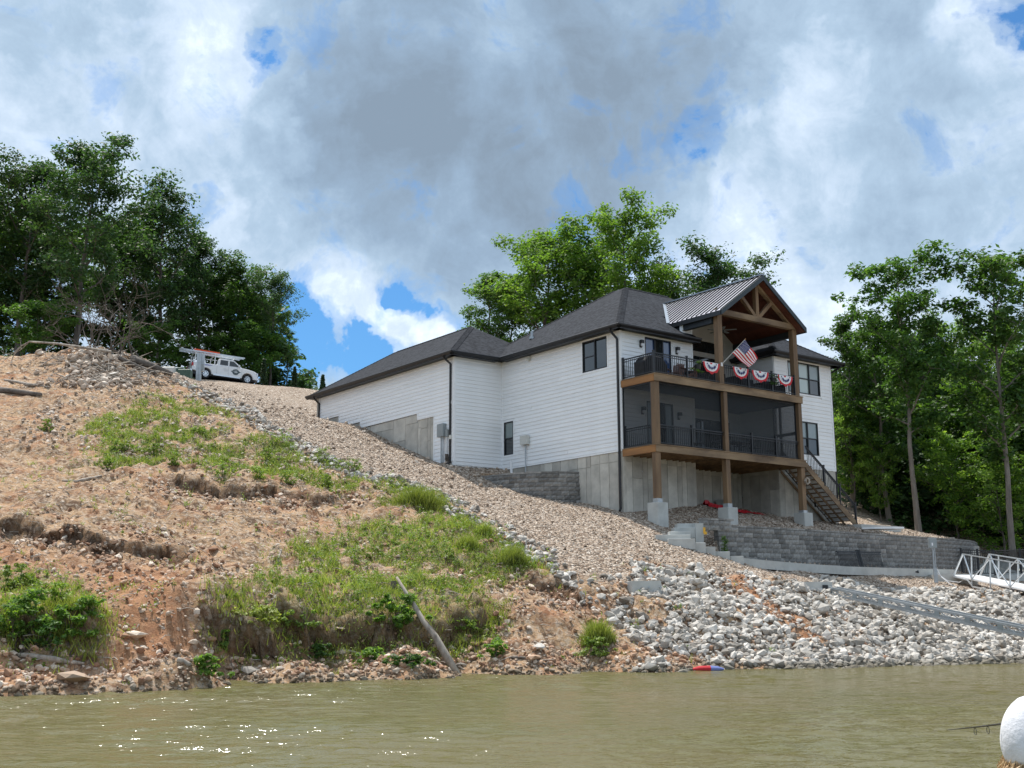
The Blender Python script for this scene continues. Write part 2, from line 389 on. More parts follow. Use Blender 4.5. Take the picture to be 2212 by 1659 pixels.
def tbase(x, y):
    x = np.asarray(x, float); y = np.asarray(y, float); sh = x.shape
    x = x.ravel(); y = y.ravel()
    s, t = polydist(x, y, wall_w)
    wgt = smooth(.02, .2, s) * smooth(-.5, .5, x - wall_w[0][0] + .3)
    zl = F_lo(x, y); zu = F_up(x, y)
    # beyond the east end of the wall the two blend on the lower surface
    z = zl * (1 - wgt) + zu * wgt
    return z.reshape(sh)
def hitb(px, py, f=tbase, y0=18, y1=130):
    """where a line of sight from the lake meets the ground"""
    d = ray(px, py); d = d / d[1]
    Y = np.arange(y0, y1, .12); P = CAM[None] + d[None] * Y[:, None]
    z = f(P[:, 0], P[:, 1]); k = np.argmax(P[:, 2] < z)
    if not (P[:, 2] < z).any(): k = len(Y) - 1
    a, b = Y[max(k - 1, 0)], Y[k]
    z0 = P[max(k - 1, 0), 2] - z[max(k - 1, 0)]; z1 = P[k, 2] - z[k]
    t = z0 / (z0 - z1) if z0 != z1 else 0
    Yh = a + (b - a) * min(max(t, 0), 1); return CAM + d * Yh
def hits(pts, **k): return [hitb(x, y, **k) for x, y in pts]
# eroded ledges: polylines on the slope (pixel along brow), drop height, brow overhang
LEDGES = [
    ([(-60, 1345), (60, 1352), (150, 1362), (222, 1375)], .45, .5),
    ([(425, 1335), (500, 1368), (600, 1372), (700, 1378), (800, 1382), (900, 1378), (1000, 1372), (1060, 1350), (1090, 1325)], .6, .5),
    ([(-60, 1142), (60, 1150), (130, 1160), (230, 1182), (330, 1196), (420, 1200)], .36, .8),
    ([(330, 1040), (420, 1058), (520, 1062), (640, 1072), (760, 1075)], .34, .8),
    ([(1120, 1235), (1180, 1262), (1240, 1282), (1300, 1318)], .22, .5),
]
LED_W = [(hits(p), h, g) for p, h, g in LEDGES]
def region(px_poly, nseg=1):
    return np.array([h[:2] for h in hits(px_poly)])
def inpoly(x, y, P):
    c = np.zeros(x.shape, bool); n = len(P); j = n - 1
    for i in range(n):
        xi, yi = P[i]; xj, yj = P[j]
        with np.errstate(divide='ignore', invalid='ignore'):
            k = ((yi > y) != (yj > y)) & (x < (xj - xi) * (y - yi) / (yj - yi) + xi)
        c ^= k; j = i
    return c
def edgedist(x, y, P):
    d, _ = polydist(x, y, [*P, P[0]]); return np.where(inpoly(x, y, P), np.abs(d), -np.abs(d))
# gravel sheet along and before the house
R_GRAVEL = np.array([list(p[:2]) for p in hits([(372, 826), (420, 842), (480, 858), (560, 905), (640, 955), (700, 985), (770, 1020), (860, 1040), (960, 1075), (1060, 1125), (1140, 1180), (1200, 1225), (1300, 1275), (1360, 1262), (1350, 1225), (1400, 1212), (1520, 1232), (1640, 1245), (1740, 1260), (1900, 1272), (2100, 1285), (2300, 1290)])] + [[45, 62], [40, 75], [12, 100], [-22, 108], [-32, 100]])
R_RIP = np.array([list(p[:2]) for p in hits([(1345, 1218), (1400, 1208), (1520, 1228), (1640, 1243), (1745, 1258), (1900, 1262), (2060, 1285), (2400, 1290)])] + [[50, 36], [20, 33], [12, 30.5]] + [list(p[:2]) for p in hits([(1395, 1440), (1390, 1400), (1345, 1380), (1322, 1345), (1345, 1300), (1330, 1262)])])
STRIP = hits([(395, 832), (432, 848), (480, 866), (560, 915), (640, 962), (700, 992), (770, 1024), (850, 1040), (960, 1078), (1050, 1128), (1130, 1182), (1180, 1215), (1215, 1243), (1262, 1275), (1290, 1305)])
R_RED1 = region([(1560, 1235), (1640, 1250), (1700, 1290), (1720, 1330), (1640, 1330), (1600, 1290), (1560, 1262)])
R_ERO = region([(1560, 1230), (1600, 1235), (1650, 1290), (1740, 1340), (1800, 1390), (1750, 1400), (1690, 1350), (1620, 1340), (1600, 1300)])
R_RED = region([(-60, 1160), (130, 1190), (250, 1215), (330, 1215), (430, 1230), (420, 1330), (425, 1410), (520, 1450), (0, 1478), (-60, 1480), (-60, 1420), (200, 1425), (225, 1330), (150, 1230), (-60, 1210)])
GREENS = [
    ([(330, 850), (420, 855), (510, 905), (560, 935), (640, 975), (780, 1010), (780, 1060), (640, 1062), (480, 1045), (380, 1010), (250, 1005), (180, 960), (200, 880)], .48),
    ([(40, 900), (180, 880), (230, 1000), (60, 1000)], .22),
    ([(845, 1040), (960, 1070), (965, 1100), (900, 1095), (845, 1090)], .95),
    ([(640, 1180), (860, 1110), (1000, 1115), (1110, 1175), (1145, 1240), (1100, 1270), (1000, 1250), (1060, 1340), (960, 1385), (860, 1372), (800, 1360), (640, 1330), (540, 1350), (500, 1322), (560, 1270), (640, 1240)], .66),
    ([(500, 1318), (560, 1345), (640, 1345), (760, 1350), (880, 1348), (1000, 1340), (1070, 1310), (1080, 1335), (1030, 1368), (900, 1384), (760, 1390), (600, 1385), (500, 1370)], .95),
    ([(580, 1120), (700, 1100), (760, 1140), (700, 1200), (600, 1180)], .22),
    ([(-40, 1230), (60, 1235), (120, 1250), (220, 1290), (215, 1400), (100, 1400), (-40, 1380)], .55),
]
GREEN_W = [(region(p), a) for p, a in GREENS]
def masks(x, y):
    """gravel, green, red, rocky"""
    w_ = fbm(x * .55, y * .55, 4, 5) * .9
    g = smooth(-.35, .35, edgedist(x, y, R_GRAVEL) + w_ * .6)
    gr = np.zeros(x.shape)
    nz = fbm(x * .9, y * .9, 4, 21) * .5 + .5
    nz2 = fbm(x * 3.1, y * 3.1, 3, 22) * .5 + .5
    for P, a in GREEN_W:
        e = smooth(-1.0, .8, edgedist(x, y, P) + w_)
        gr = np.maximum(gr, e * smooth(1 - a - .08, 1 - a + .16, .5 + (.62 * nz + .38 * nz2 - .5) * 1.5))
    gr = gr * (1 - g)
    rd = np.maximum(smooth(-.8, 1.0, edgedist(x, y, R_RED) + w_), smooth(-.3, .3, edgedist(x, y, R_ERO) + w_ * .5))
    return g, gr, rd
def thf(x, y):
    x = np.asarray(x, float); y = np.asarray(y, float); sh = x.shape; x = x.ravel(); y = y.ravel()
    z = tbase(x, y)
    g = smooth(-.3, .5, edgedist(x, y, R_GRAVEL)) * 1.0
    rough = 1 - .82 * g
    near = smooth(0, .8, z)
    for P, h, gr in LED_W:
        d, t = polydist(x, y, P); n = len(P) - 1
        wob = fbm(x * 1.1, y * 1.1, 4, 31) * .8 + fbm(x * 4, y * 4, 3, 33) * .22
        d = d + wob
        ends = smooth(0, .6, t) * smooth(0, .6, n - t)
        hh = h * (.75 + .5 * vnoise(x * .8, y * .8, 41)) * ends
        z = z + hh * .55 * smooth(-.04, .22, d) * (1 - smooth(.3, 4.5, d)) - hh * .45 * (1 - smooth(-.04, .22, d)) * (1 - smooth(0, 1.8, -d))
    lump = fbm(x * .45, y * .45, 4, 51) * .30 + fbm(x * 1.7, y * 1.7, 5, 52, .62) * .26
    rid = (np.abs(fbm(x * 1.3 + .3 * y, y * .7, 4, 53)) * -.34)
    far_ = 1 - smooth(70, 110, y)
    z = z + (lump + rid + .05) * rough * near * far_ + fbm(x * 5, y * 5, 3, 54) * (.05 * rough + .02) * near * far_
    # spoil heap under the brush on the left brow
    hx, hy = HEAP[0], HEAP[1]
    r2 = ((x - hx) / 4.0) ** 2 + ((y - hy) / 3.2) ** 2
    z = z + np.exp(-r2 * .9) * (.75 + fbm(x * 1.4, y * 1.4, 4, 61) * .6)
    return z.reshape(sh)
HEAP = at(205, 800, 64.5)
def hit(px, py, y0=18, y1=130): return hitb(px, py, thf, y0, y1)
def axis(segs):
    a = [segs[0][0]]
    for x1, st in segs[0:]:
        pass
    return a
def stepped(pts):
    """[(start, step), (next, step) ... (end, None)]"""
    o = []
    for (a, st), (b, _) in zip(pts[:-1], pts[1:]):
        n = max(1, int(round((b - a) / st))); o += list(np.linspace(a, b, n, endpoint=False))
    return np.array(o + [pts[-1][0]])
gx = stepped([(-900, 120), (-300, 40), (-100, 6), (-40, .8), (-24, .13), (20, .16), (28, .5), (45, 6), (100, 40), (300, 120), (900, None)])
gy = stepped([(-40, 12), (14, 1.5), (23, .10), (36, .15), (47, .2), (66, .4), (84, 1.2), (120, 8), (200, 40), (500, 120), (1400, None)])
GX, GY = np.meshgrid(gx, gy, indexing='ij'); GZ = thf(GX, GY)
nx, ny = GX.shape
V = np.stack([GX.ravel(), GY.ravel(), GZ.ravel()], 1)
ii = (np.arange(nx - 1)[:, None] * ny + np.arange(ny - 1)[None]).ravel()
FQ = np.stack([ii, ii + ny, ii + ny + 1, ii + 1], 1)
# undercut brows: the turf edge of each eroded ledge leans out over its face
CUT_SHADE = np.zeros(len(V))
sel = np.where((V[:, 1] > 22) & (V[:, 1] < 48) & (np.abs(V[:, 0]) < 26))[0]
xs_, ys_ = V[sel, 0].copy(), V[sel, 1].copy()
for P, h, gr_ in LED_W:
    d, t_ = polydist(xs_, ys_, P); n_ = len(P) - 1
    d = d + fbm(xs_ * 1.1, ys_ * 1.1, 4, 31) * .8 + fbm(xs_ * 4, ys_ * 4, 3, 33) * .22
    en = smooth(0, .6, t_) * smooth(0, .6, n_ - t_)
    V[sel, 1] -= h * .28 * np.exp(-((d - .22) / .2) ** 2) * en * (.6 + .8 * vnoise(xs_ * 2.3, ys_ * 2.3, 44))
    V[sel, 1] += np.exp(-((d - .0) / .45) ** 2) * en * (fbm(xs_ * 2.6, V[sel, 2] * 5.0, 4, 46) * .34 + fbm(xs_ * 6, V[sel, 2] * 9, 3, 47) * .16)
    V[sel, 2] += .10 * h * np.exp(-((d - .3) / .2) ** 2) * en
    CUT_SHADE[sel] = np.maximum(CUT_SHADE[sel], np.exp(-((d + .02) / .22) ** 2) * en)
# ground material: colours by soil type, plus overhang shade painted on the cut faces
mg, t, b = principled('ground_soil')
tcn = N(t, 'ShaderNodeTexCoord'); vec = tcn.outputs['Object']
def attr(t, n): a = N(t, 'ShaderNodeAttribute', attribute_name=n); return a.outputs['Fac']
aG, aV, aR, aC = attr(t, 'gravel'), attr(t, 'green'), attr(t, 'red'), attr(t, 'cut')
n1 = noise(t, vec, .8, 6, .6); n2 = noise(t, vec, 7, 6, .7); n3 = noise(t, vec, 2.2, 7, .68, .4)
soil = mixc(t, ramp(t, n3, [(.41, 0), (.59, 1)]), (.145, .088, .054), (.49, .32, .185))
soil = mixc(t, ramp(t, n2, [(.48, 0), (.60, .85)]), soil, (.52, .42, .32))
redc = mixc(t, ramp(t, n3, [(.35, 0), (.65, 1)]), (.27, .115, .055), (.52, .27, .145))
soil = mixc(t, math_(t, 'MAXIMUM', math_(t, 'MULTIPLY', aR, .85), ramp(t, n1, [(.5, 0), (.68, .75)])), soil, redc)
vo = N(t, 'ShaderNodeTexVoronoi'); vo.inputs['Scale'].default_value = 11.5; vo.inputs['Randomness'].default_value = 1; L(t, vec, vo.inputs['Vector'])
vsep = N(t, 'ShaderNodeSeparateColor'); L(t, vo.outputs['Color'], vsep.inputs[0])
grc = ramp(t, vsep.outputs[0], [(0, (.17, .12, .085)), (.3, (.34, .25, .185)), (.6, (.48, .38, .29)), (.85, (.62, .52, .42)), (1, (.74, .66, .57))])
grc = mixc(t, ramp(t, vo.outputs['Distance'], [(.5, 0), (.9, .6)]), grc, (.13, .09, .065))
vo2 = N(t, 'ShaderNodeTexVoronoi'); vo2.inputs['Scale'].default_value = 6.0; L(t, vec, vo2.inputs['Vector'])
vs2 = N(t, 'ShaderNodeSeparateColor'); L(t, vo2.outputs['Color'], vs2.inputs[0])
peb = ramp(t, vs2.outputs[1], [(0, 0), (.55, 0), (.6, .9), (1, 1)])
pebc = ramp(t, vs2.outputs[0], [(0, (.24, .15, .10)), (.5, (.46, .34, .25)), (1, (.68, .58, .48))])
pm = math_(t, 'MULTIPLY', peb, ramp(t, vo2.outputs['Distance'], [(.28, 1), (.42, 0)]))
soil = mixc(t, math_(t, 'MULTIPLY', pm, .8), soil, pebc)
grn = mixc(t, n2, (.09, .12, .03), (.20, .24, .07))
soil = mixc(t, math_(t, 'MULTIPLY', aV, .38), soil, grn)
soil = mixc(t, math_(t, 'MULTIPLY', aC, .8), soil, mixc(t, n3, (.028, .018, .012), (.115, .055, .03)))  # dark topsoil on cut faces, deepened to paint the overhang's shade into the colour
c = mixc(t, aG, soil, grc)
L(t, c, b.inputs['Base Color']); b.inputs['Roughness'].default_value = .95; b.inputs['Specular IOR Level'].default_value = .15
bn = N(t, 'ShaderNodeBump'); bn.inputs['Strength'].default_value = .95; bn.inputs['Distance'].default_value = .13
hgt = addall2 = math_(t, 'ADD', math_(t, 'MULTIPLY', n2, .6), math_(t, 'MULTIPLY', noise(t, vec, 22, 4, .7), .45))
hgt = math_(t, 'SUBTRACT', hgt, math_(t, 'MULTIPLY', math_(t, 'MULTIPLY', vo.outputs['Distance'], aG), .8))
hgt = math_(t, 'ADD', hgt, math_(t, 'MULTIPLY', pm, .35))
L(t, hgt, bn.inputs['Height']); L(t, bn.outputs[0], b.inputs['Normal'])
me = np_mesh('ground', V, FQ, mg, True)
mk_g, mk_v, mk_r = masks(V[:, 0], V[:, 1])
for nme, arr in (('gravel', mk_g), ('green', mk_v), ('red', mk_r), ('cut', CUT_SHADE)):
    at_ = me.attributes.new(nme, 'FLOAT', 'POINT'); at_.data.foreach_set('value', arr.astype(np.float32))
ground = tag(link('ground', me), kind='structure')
# ------------------------------------------------------------------ water
mw, t, b = principled('muddy_lake_water')
tcn = N(t, 'ShaderNodeTexCoord'); vec = tcn.outputs['Object']
sp_ = N(t, 'ShaderNodeSeparateXYZ'); L(t, vec, sp_.inputs[0])
b.inputs['IOR'].default_value = 1.33; b.inputs['Roughness'].default_value = .12
nb = noise(t, vec, .12, 4, .6)
wc = mixc(t, ramp(t, nb, [(.38, 0), (.62, 1)]), (.128, .117, .046), (.150, .126, .056))
L(t, wc, b.inputs['Base Color'])
mp = N(t, 'ShaderNodeMapping'); mp.inputs['Scale'].default_value = (.55, 1.5, 1); mp.inputs['Rotation'].default_value = (0, 0, rad(8)); L(t, vec, mp.inputs[0])
wa = noise(t, mp.outputs[0], 1.5, 3, .55, .3); wb_ = noise(t, mp.outputs[0], 4.2, 3, .6, .3); wc_ = noise(t, mp.outputs[0], 12, 2, .6)
pat = ramp(t, noise(t, vec, .16, 3, .6), [(.35, .55), (.65, 1.15)])
hh_ = math_(t, 'ADD', math_(t, 'ADD', math_(t, 'MULTIPLY', wa, .02), math_(t, 'MULTIPLY', wb_, .04)), math_(t, 'MULTIPLY', wc_, .016))
bn = N(t, 'ShaderNodeBump'); bn.inputs['Strength'].default_value = 1; bn.inputs['Distance'].default_value = 1.0
L(t, math_(t, 'MULTIPLY', hh_, pat), bn.inputs['Height']); L(t, bn.outputs[0], b.inputs['Normal'])
wx_ = np.r_[-900, -200, -60, np.arange(-24, 24, .085), 60, 200, 900]; wy_ = np.r_[-300, -60, 0, 8, np.arange(12.5, 24, .062), np.arange(24, 41, .10), 60]
WX, WY = np.meshgrid(wx_, wy_, indexing='ij'); WZ = np.zeros(WX.shape); rw = np.random.default_rng(5)
for i in range(42):
    lam = .17 * (1.3 / .17) ** rw.random(); th = rw.normal() * .42 + .12; k_ = 6.283 / lam; ph = rw.random() * 6.283
    WZ += (.0036 + .0085 * lam ** .9) * np.sin(k_ * (WX * math.sin(th) + WY * math.cos(th)) + ph + 1.1 * fbm(WX * .3, WY * .3, 2, 200 + i)) * (.35 + 1.0 * vnoise(WX * .35 + i, WY * .55, 300 + i)) * .62
WZ *= .26 + .46 * smooth(-.25, .35, fbm(WX * .10 + 3, WY * .2, 3, 91))
inn = (np.abs(WX) < 24) & (WY > 12.4) & (WY < 41); WZ = np.where(inn, WZ, 0)
nwx, nwy = WX.shape; iw = (np.arange(nwx - 1)[:, None] * nwy + np.arange(nwy - 1)[None]).ravel()
me = np_mesh('lake_water', np.stack([WX.ravel(), WY.ravel(), WZ.ravel()], 1), np.stack([iw, iw + nwy, iw + nwy + 1, iw + 1], 1), mw, True)
tag(link('lake_water', me), kind='structure')
# ------------------------------------------------------------------ the house (local frame: u along the lake front, v away from the lake, z above camera height)
house = empty('lakeside_house', (HC[0], HC[1], CAMZ), YAW)
tag(house, 'white lap-sided two-storey lake house with dark hip roof and timber decks', 'house')
U2, V1, V3 = 2.89, 8.83, 23.0
EXPO = .185
_bc = {}
def board_mesh(Lb):
    k = round(Lb, 2)
    if k not in _bc:
        # lap board: thin at the top, thick at the drip edge; slight setback gap below gives the shadow line
        b_ = MB(); prof = [(-.01, 0), (-.01, EXPO + .012), (.002, EXPO + .012), (.030, .0)]
        vs = [(0, y, z) for y, z in prof] + [(k, y, z) for y, z in prof]
        b_.add(vs, [(0, 1, 2, 3), (7, 6, 5, 4), (0, 4, 5, 1), (1, 5, 6, 2), (2, 6, 7, 3), (3, 7, 4, 0)])
        _bc[k] = b_.mesh('siding_board', M['siding'])
    return _bc[k]
def cells(strips, openings, z0, z1):
    """x intervals of a row that lie inside the strips and outside the openings"""
    xs = sorted({s[0] for s in strips} | {s[1] for s in strips} | {o[0] for o in openings} | {o[1] for o in openings})
    zc = (z0 + z1) / 2; out_ = []
    for a, b_ in zip(xs[:-1], xs[1:]):
        if b_ - a < 1e-4: continue
        xc = (a + b_) / 2
        ok = any(s[0] <= xc <= s[1] and s[2] <= zc <= s[3] for s in strips) and not any(o[0] <= xc <= o[1] and o[2] <= zc <= o[3] for o in openings)
        if ok:
            if out_ and abs(out_[-1][1] - a) < 1e-4: out_[-1][1] = b_
            else: out_.append([a, b_])
    return out_
def wall(name, origin, ang, strips, openings=(), zbase=None, split=None, label=None, parent=house, thick=.16, core=True):
    """sided wall; local x along the wall, y outward"""
    zb = zbase if zbase is not None else min(s[2] for s in strips); zt = max(s[3] for s in strips)
    wb = MB()
    if core:
        zs = sorted({s[2] for s in strips} | {s[3] for s in strips} | {o[2] for o in openings} | {o[3] for o in openings})
        for za, zc in zip(zs[:-1], zs[1:]):
            for a, b_ in cells(strips, openings, za, zc): wb.box(a, b_, -thick, -.012, za, zc)
    w_ = wb.build(name, M['trim'], parent, loc=(origin[0], origin[1], 0), rot=(0, 0, ang))
    if label: w_['label'] = label
    z = zb; row = 0
    while z < zt - .05:
        for a, b_ in cells(strips, openings, z, min(z + EXPO, zt)):
            segs = [(a, b_)]
            if split and b_ - a > split * 1.4:
                c_ = a + split * (.45 + .8 * ((row * 37) % 10) / 10); segs = [(a, c_ - .002), (c_ + .002, b_)]
            for s0, s1 in segs:
                if s1 - s0 > .05:
                    link('siding_board', board_mesh(s1 - s0), w_, loc=(s0, (row % 3) * .0006, z))
        z += EXPO; row += 1
    return w_
def trimbox(w_, x0, x1, z0, z1, y=.036, name='trim_board'):
    return MB().box(x0, x1, -.01, y, z0, z1).build(name, M['trim'], w_)
def window(w_, x0, x1, z0, z1, mull=(), rails=(), glass='glass', glasses=None, y=.03, name='window', trim=.085):
    """black framed window inside casing; mull = x of vertical bars, rails = z of horizontal bars. The pieces are parts of the wall's house"""
    loc = w_.location.copy(); ang = w_.rotation_euler[2]
    f = .05
    xs = [x0] + list(mull) + [x1]
    m_ = MB()
    m_.box(x0, x1, -.06, y, z0, z0 + f).box(x0, x1, -.06, y, z1 - f, z1).box(x0, x0 + f, -.06, y, z0 + f, z1 - f).box(x1 - f, x1, -.06, y, z0 + f, z1 - f)
    for q in mull: m_.box(q - f * .7, q + f * .7, -.06, y - .004, z0 + f, z1 - f)
    fr = m_.build(name, M['black'], house, loc=loc, rot=(0, 0, ang))
    for q in rails: MB().box(x0 + f, x1 - f, -.05, y - .012, q - .022, q + .022).build('meeting_rail', M['black'], fr)
    k = 0
    for a, b_ in zip(xs[:-1], xs[1:]):
        zz = [z0] + list(rails) + [z1]
        for c_, d_ in zip(zz[:-1], zz[1:]):
            g = glasses[k] if glasses else glass; k += 1
            MB().box(a + .03, b_ - .03, -.035 - .003 * k, -.025 - .003 * k, c_ + .02, d_ - .02).build('pane', M[g], fr)
    if trim:
        t_ = trim; tb = MB().box(x0 - t_, x1 + t_, -.01, .027, z0 - t_, z0).box(x0 - t_, x1 + t_, -.01, .027, z1, z1 + t_).box(x0 - t_, x0, -.01, .027, z0, z1).box(x1, x1 + t_, -.01, .027, z0, z1)
        tb.build('casing', M['trim'], fr)
    return fr
PI = math.pi
EAV = 12.24; SOF = 12.07
# -- long side wall of the main body (u = 0, faces -u); local x = v
wS = wall('wall', (0, 0), PI / 2, [(0, V1, 6.73, SOF)], [(.77, 2.64, 10.45, 12.07), (7.77, 8.70, 7.28, 9.12)], 6.75, split=3.66)
trimbox(wS, 0.0, .1, 6.7, SOF, .038); trimbox(wS, V1 - .1, V1 - .02, 6.75, SOF, .038)
MB().box(0, V1, -.01, .03, 6.66, 6.74).build('drip_trim', M['trim'], wS)
window(wS, .86, 2.55, 10.54, 11.98, mull=(1.70,), glasses=['glass', 'glass'])
MB().box(1.75, 2.5, -.02, .0, 11.22, 11.26).build('meeting_rail', M['black'], house, loc=wS.location, rot=(0, 0, PI / 2))
window(wS, 7.86, 8.62, 7.37, 9.03, rails=(8.2,), glasses=['glass', 'glass_blind'])
# -- jog wall facing the lake (v = V1); local x = -u
wJ = wall('wall', (0, V1), PI, [(0, U2, 6.7, SOF)], (), 6.75)
trimbox(wJ, U2 - .1, U2 + .02, 6.72, SOF, .038)
# -- garage side wall (u = -U2); local x = v - V1
g_ = lambda v: v - V1
wG = wall('wall', (-U2, V1), PI / 2, [(0, g_(10.6), 6.95, SOF), (g_(10.6), g_(12.12), 9.43, SOF), (g_(12.12), g_(18), 9.72, SOF), (g_(18), g_(20.46), 10.07, SOF), (g_(20.46), g_(22.95), 10.74, SOF)], (), 6.75, split=4.9)
trimbox(wG, 0, .1, 6.95, SOF, .038); trimbox(wG, g_(22.85), g_(22.95), 10.74, SOF, .038)
for a, b_, c_, d_ in ((10.52, 10.6, 7.0, 9.43), (12.04, 12.12, 9.43, 9.74), (17.92, 18.0, 9.72, 10.1), (20.38, 20.46, 10.07, 10.76)): trimbox(wG, g_(a), g_(b_), c_, d_, .038)
for a, b_, c_ in ((10.6, 12.12, 9.39), (12.12, 18, 9.68), (18, 20.46, 10.03), (20.46, 22.9, 10.70)): trimbox(wG, g_(a), g_(b_), c_, c_ + .06, .034)
# -- far end of the garage with stone veneer, seen as a thin strip
m_ = MB(); 
sv = MB().box(-U2 + .02, 6, V3 - .1, V3 + .06, 9.5, SOF).build('end_wall', M['beige'], house)
k = 0
for i in range(9):
    zz = 10.75 + i * .15
    MB().box(-U2 - .06, -U2 + .3 + .1 * (i % 2), V3 - .04, V3 + .12, zz, zz + .138).build('veneer_stone', M['conc'], sv)
# -- front left wall (v = 0, faces the lake); local x = 4.55 - u, both storeys
XF = lambda u: 4.55 - u
wF = wall('wall', (4.55, 0), PI, [(0, 4.55, 9.8, SOF)], [(XF(3.24), XF(1.40), 9.8, 12.07)], 9.72)
wF2 = wall('wall', (4.55, 0), PI, [(0, 4.55, 6.74, 9.46)], [(XF(3.25), XF(1.40), 6.74, 9.13)], 6.75)
for w_, a, b_ in ((wF, 9.8, SOF), (wF2, 6.74, 9.46)):
    trimbox(w_, 0, .09, a, b_, .038); trimbox(w_, 4.45, 4.575, a, b_, .038)
trimbox(wF, XF(1.35), XF(1.40) + .05 - .05, 9.8, SOF, .028)
window(wF, XF(3.14), XF(1.49), 9.82, 11.98, mull=(XF(2.62), XF(2.02) - .1), glasses=['glass_blue', 'glass', 'glass_blue'], name='sliding_door')
window(wF2, XF(3.15), XF(1.5), 6.76, 9.04, mull=(XF(2.62), XF(2.02) - .1), glasses=['glass_blind', 'glass', 'glass_blind'], name='sliding_door')
# -- recess: side wall, back wall, right wing
wRS = wall('wall', (4.55, 1.87), -PI / 2, [(0, 1.87, 6.74, SOF)], (), 6.75)
wB2 = wall('wall', (9.7, 1.87), PI, [(0, 5.15, 6.74, 9.46)], [(9.7 - 9.0, 9.7 - 6.2, 6.74, 9.05)], 6.75, label='shaded back wall of the lower porch')
window(wB2, 9.7 - 8.95, 9.7 - 6.25, 6.76, 8.98, mull=(9.7 - 7.6,), glasses=['glass', 'glass'], name='sliding_door')
bw = MB()
bw.box(4.55, 9.7, 1.87, 2.0, 12.93, 13.1).box(4.55, 9.7, 1.87, 2.0, 12.12, 12.36).box(4.55, 5.2, 1.87, 2.0, 9.8, 12.12).box(8.75, 9.7, 1.87, 2.0, 9.8, 12.12).box(4.55, 5.2, 1.87, 2.0, 12.36, 12.93).box(8.75, 9.7, 1.87, 2.0, 12.36, 12.93)
bw.prism([(3.9, 1.87, 13.1), (9.72, 1.87, 13.1), (9.72, 1.87, 13.12), (6.82, 1.87, 15.0), (3.9, 1.87, 13.12)], (0, 0, 0), (0, .13, 0))
gw = bw.build('gable_wall', M['beige'], house); gw['label'] = 'beige stucco gable wall at the back of the upper deck'
wt = MB().box(5.2, 8.75, 1.93, 1.96, 12.36, 12.93).build('transom_window', M['glass'], house)
for q in (5.2, 6.38, 7.56, 8.7): MB().box(q, q + .05, 1.9, 1.97, 12.36, 12.93).build('window_bar', M['black'], wt)
wd = MB().box(5.2, 8.75, 1.94, 1.97, 9.82, 12.12).build('glass_door', M['glass'], house)
for q in (5.2, 6.1, 7.0, 7.9, 8.68): MB().box(q, q + .06, 1.9, 1.98, 9.82, 12.12).build('door_stile', M['black'], wd)
wL = wall('wall', (9.7, -.49), PI / 2, [(0, 2.36, 6.74, SOF + .1)], (), 6.75)
trimbox(wL, 0, .09, 6.74, SOF, .038)
XR = lambda u: 14.08 - u
wR = wall('wall', (14.08, -.49), PI, [(0, 4.38, 6.74, SOF)], [(XR(13.26), XR(10.62), 10.32, 12.07), (XR(12.90), XR(11.11), 7.26, 9.10)], 6.75)
trimbox(wR, 0, .1, 6.7, SOF, .038); trimbox(wR, 4.28, 4.38, 6.74, SOF, .03); MB().box(0, 4.38, -.01, .03, 6.66, 6.74).build('drip_trim', M['trim'], wR)
window(wR, XR(13.17), XR(10.71), 10.41, 11.99, mull=(XR(12.35), XR(11.53)), rails=(11.2,), glasses=['glass', 'glass_blind', 'glass_pale', 'glass_pale', 'glass_blind', 'glass_blind'])
window(wR, XR(12.81), XR(11.2), 7.35, 9.01, mull=(XR(12.01),), rails=(8.18,), glasses=['glass', 'glass_blind', 'glass', 'glass_blind'])
wall('wall', (14.08, 3.0), -PI / 2, [(0, 3.49, 6.74, SOF)], (), 6.75)
# hidden far walls close the volume
MB().box(14.0, 14.07, 3, 11.9, 4, SOF).box(-.1, 14.0, 11.8, 11.9, 6, SOF).box(-U2 + .1, 6, V3 - .3, V3 - .2, 9, SOF).box(5.9, 6, 11.9, V3 - .3, 9, SOF).build('rear_wall', M['siding'], house)
# sconces
for (u, z) in ((1.22, 11.60), (3.48, 11.58), (1.22, 8.55), (3.48, 8.52)):
    s_ = MB().box(u - .06, u + .06, -.06, -.02, z - .16, z + .17).box(u - .075, u + .09, -.19, -.06, z + .02, z + .17)
    sc_ = s_.build('wall_lamp', M['black'], house); MB().box(u - .03, u + .07, -.16, -.07, z - .10, z + .02).build('lamp_glass', M['white'], sc_)
# ---- concrete foundation with form panels
def panels(name, origin, ang, Lx, zb, zt, seedn, wpan=.61, holes=True):
    f_ = MB().box(0, Lx, -.2, -.04, zb, zt).build(name, M['conc'], house, loc=(origin[0], origin[1], 0), rot=(0, 0, ang))
    rr = random.Random(seedn); x = 0
    while x < Lx - .02:
        wv_ = min(wpan if rr.random() > .25 else wpan * .5, Lx - x); cuts = [zb]
        if zt - zb > 1.0: cuts.append(zt - rr.choice([.42, .5, 1.2]) if rr.random() > .3 else zt - .45)
        cuts = sorted(set(c_ for c_ in cuts if zb <= c_ < zt)) + [zt]
        for a, b_ in zip(cuts[:-1], cuts[1:]):
            dy = rr.uniform(-.006, .004)
            MB().box(x + .011, x + wv_ - .011, -.045, dy, a + .009, b_ - .009).build('concrete_panel', M['conc'], f_)
            if holes and b_ - a > .6:
                tie = MB()
                for q in (.25,):
                    tie.box(x + .01, x + .05, 0, .012, a + (b_ - a) * q, a + (b_ - a) * q + .05)
                tie.build('form_tie', M['galv'], f_)
        x += wv_
    return f_
panels('foundation', (.01, 0), PI / 2, 8.8, 3.2, 6.66, 1)
panels('foundation', (4.54, .01), PI, 4.53, 3.2, 6.72, 2)
panels('foundation', (4.54, 1.87), -PI / 2, 1.85, 3.8, 6.72, 3)
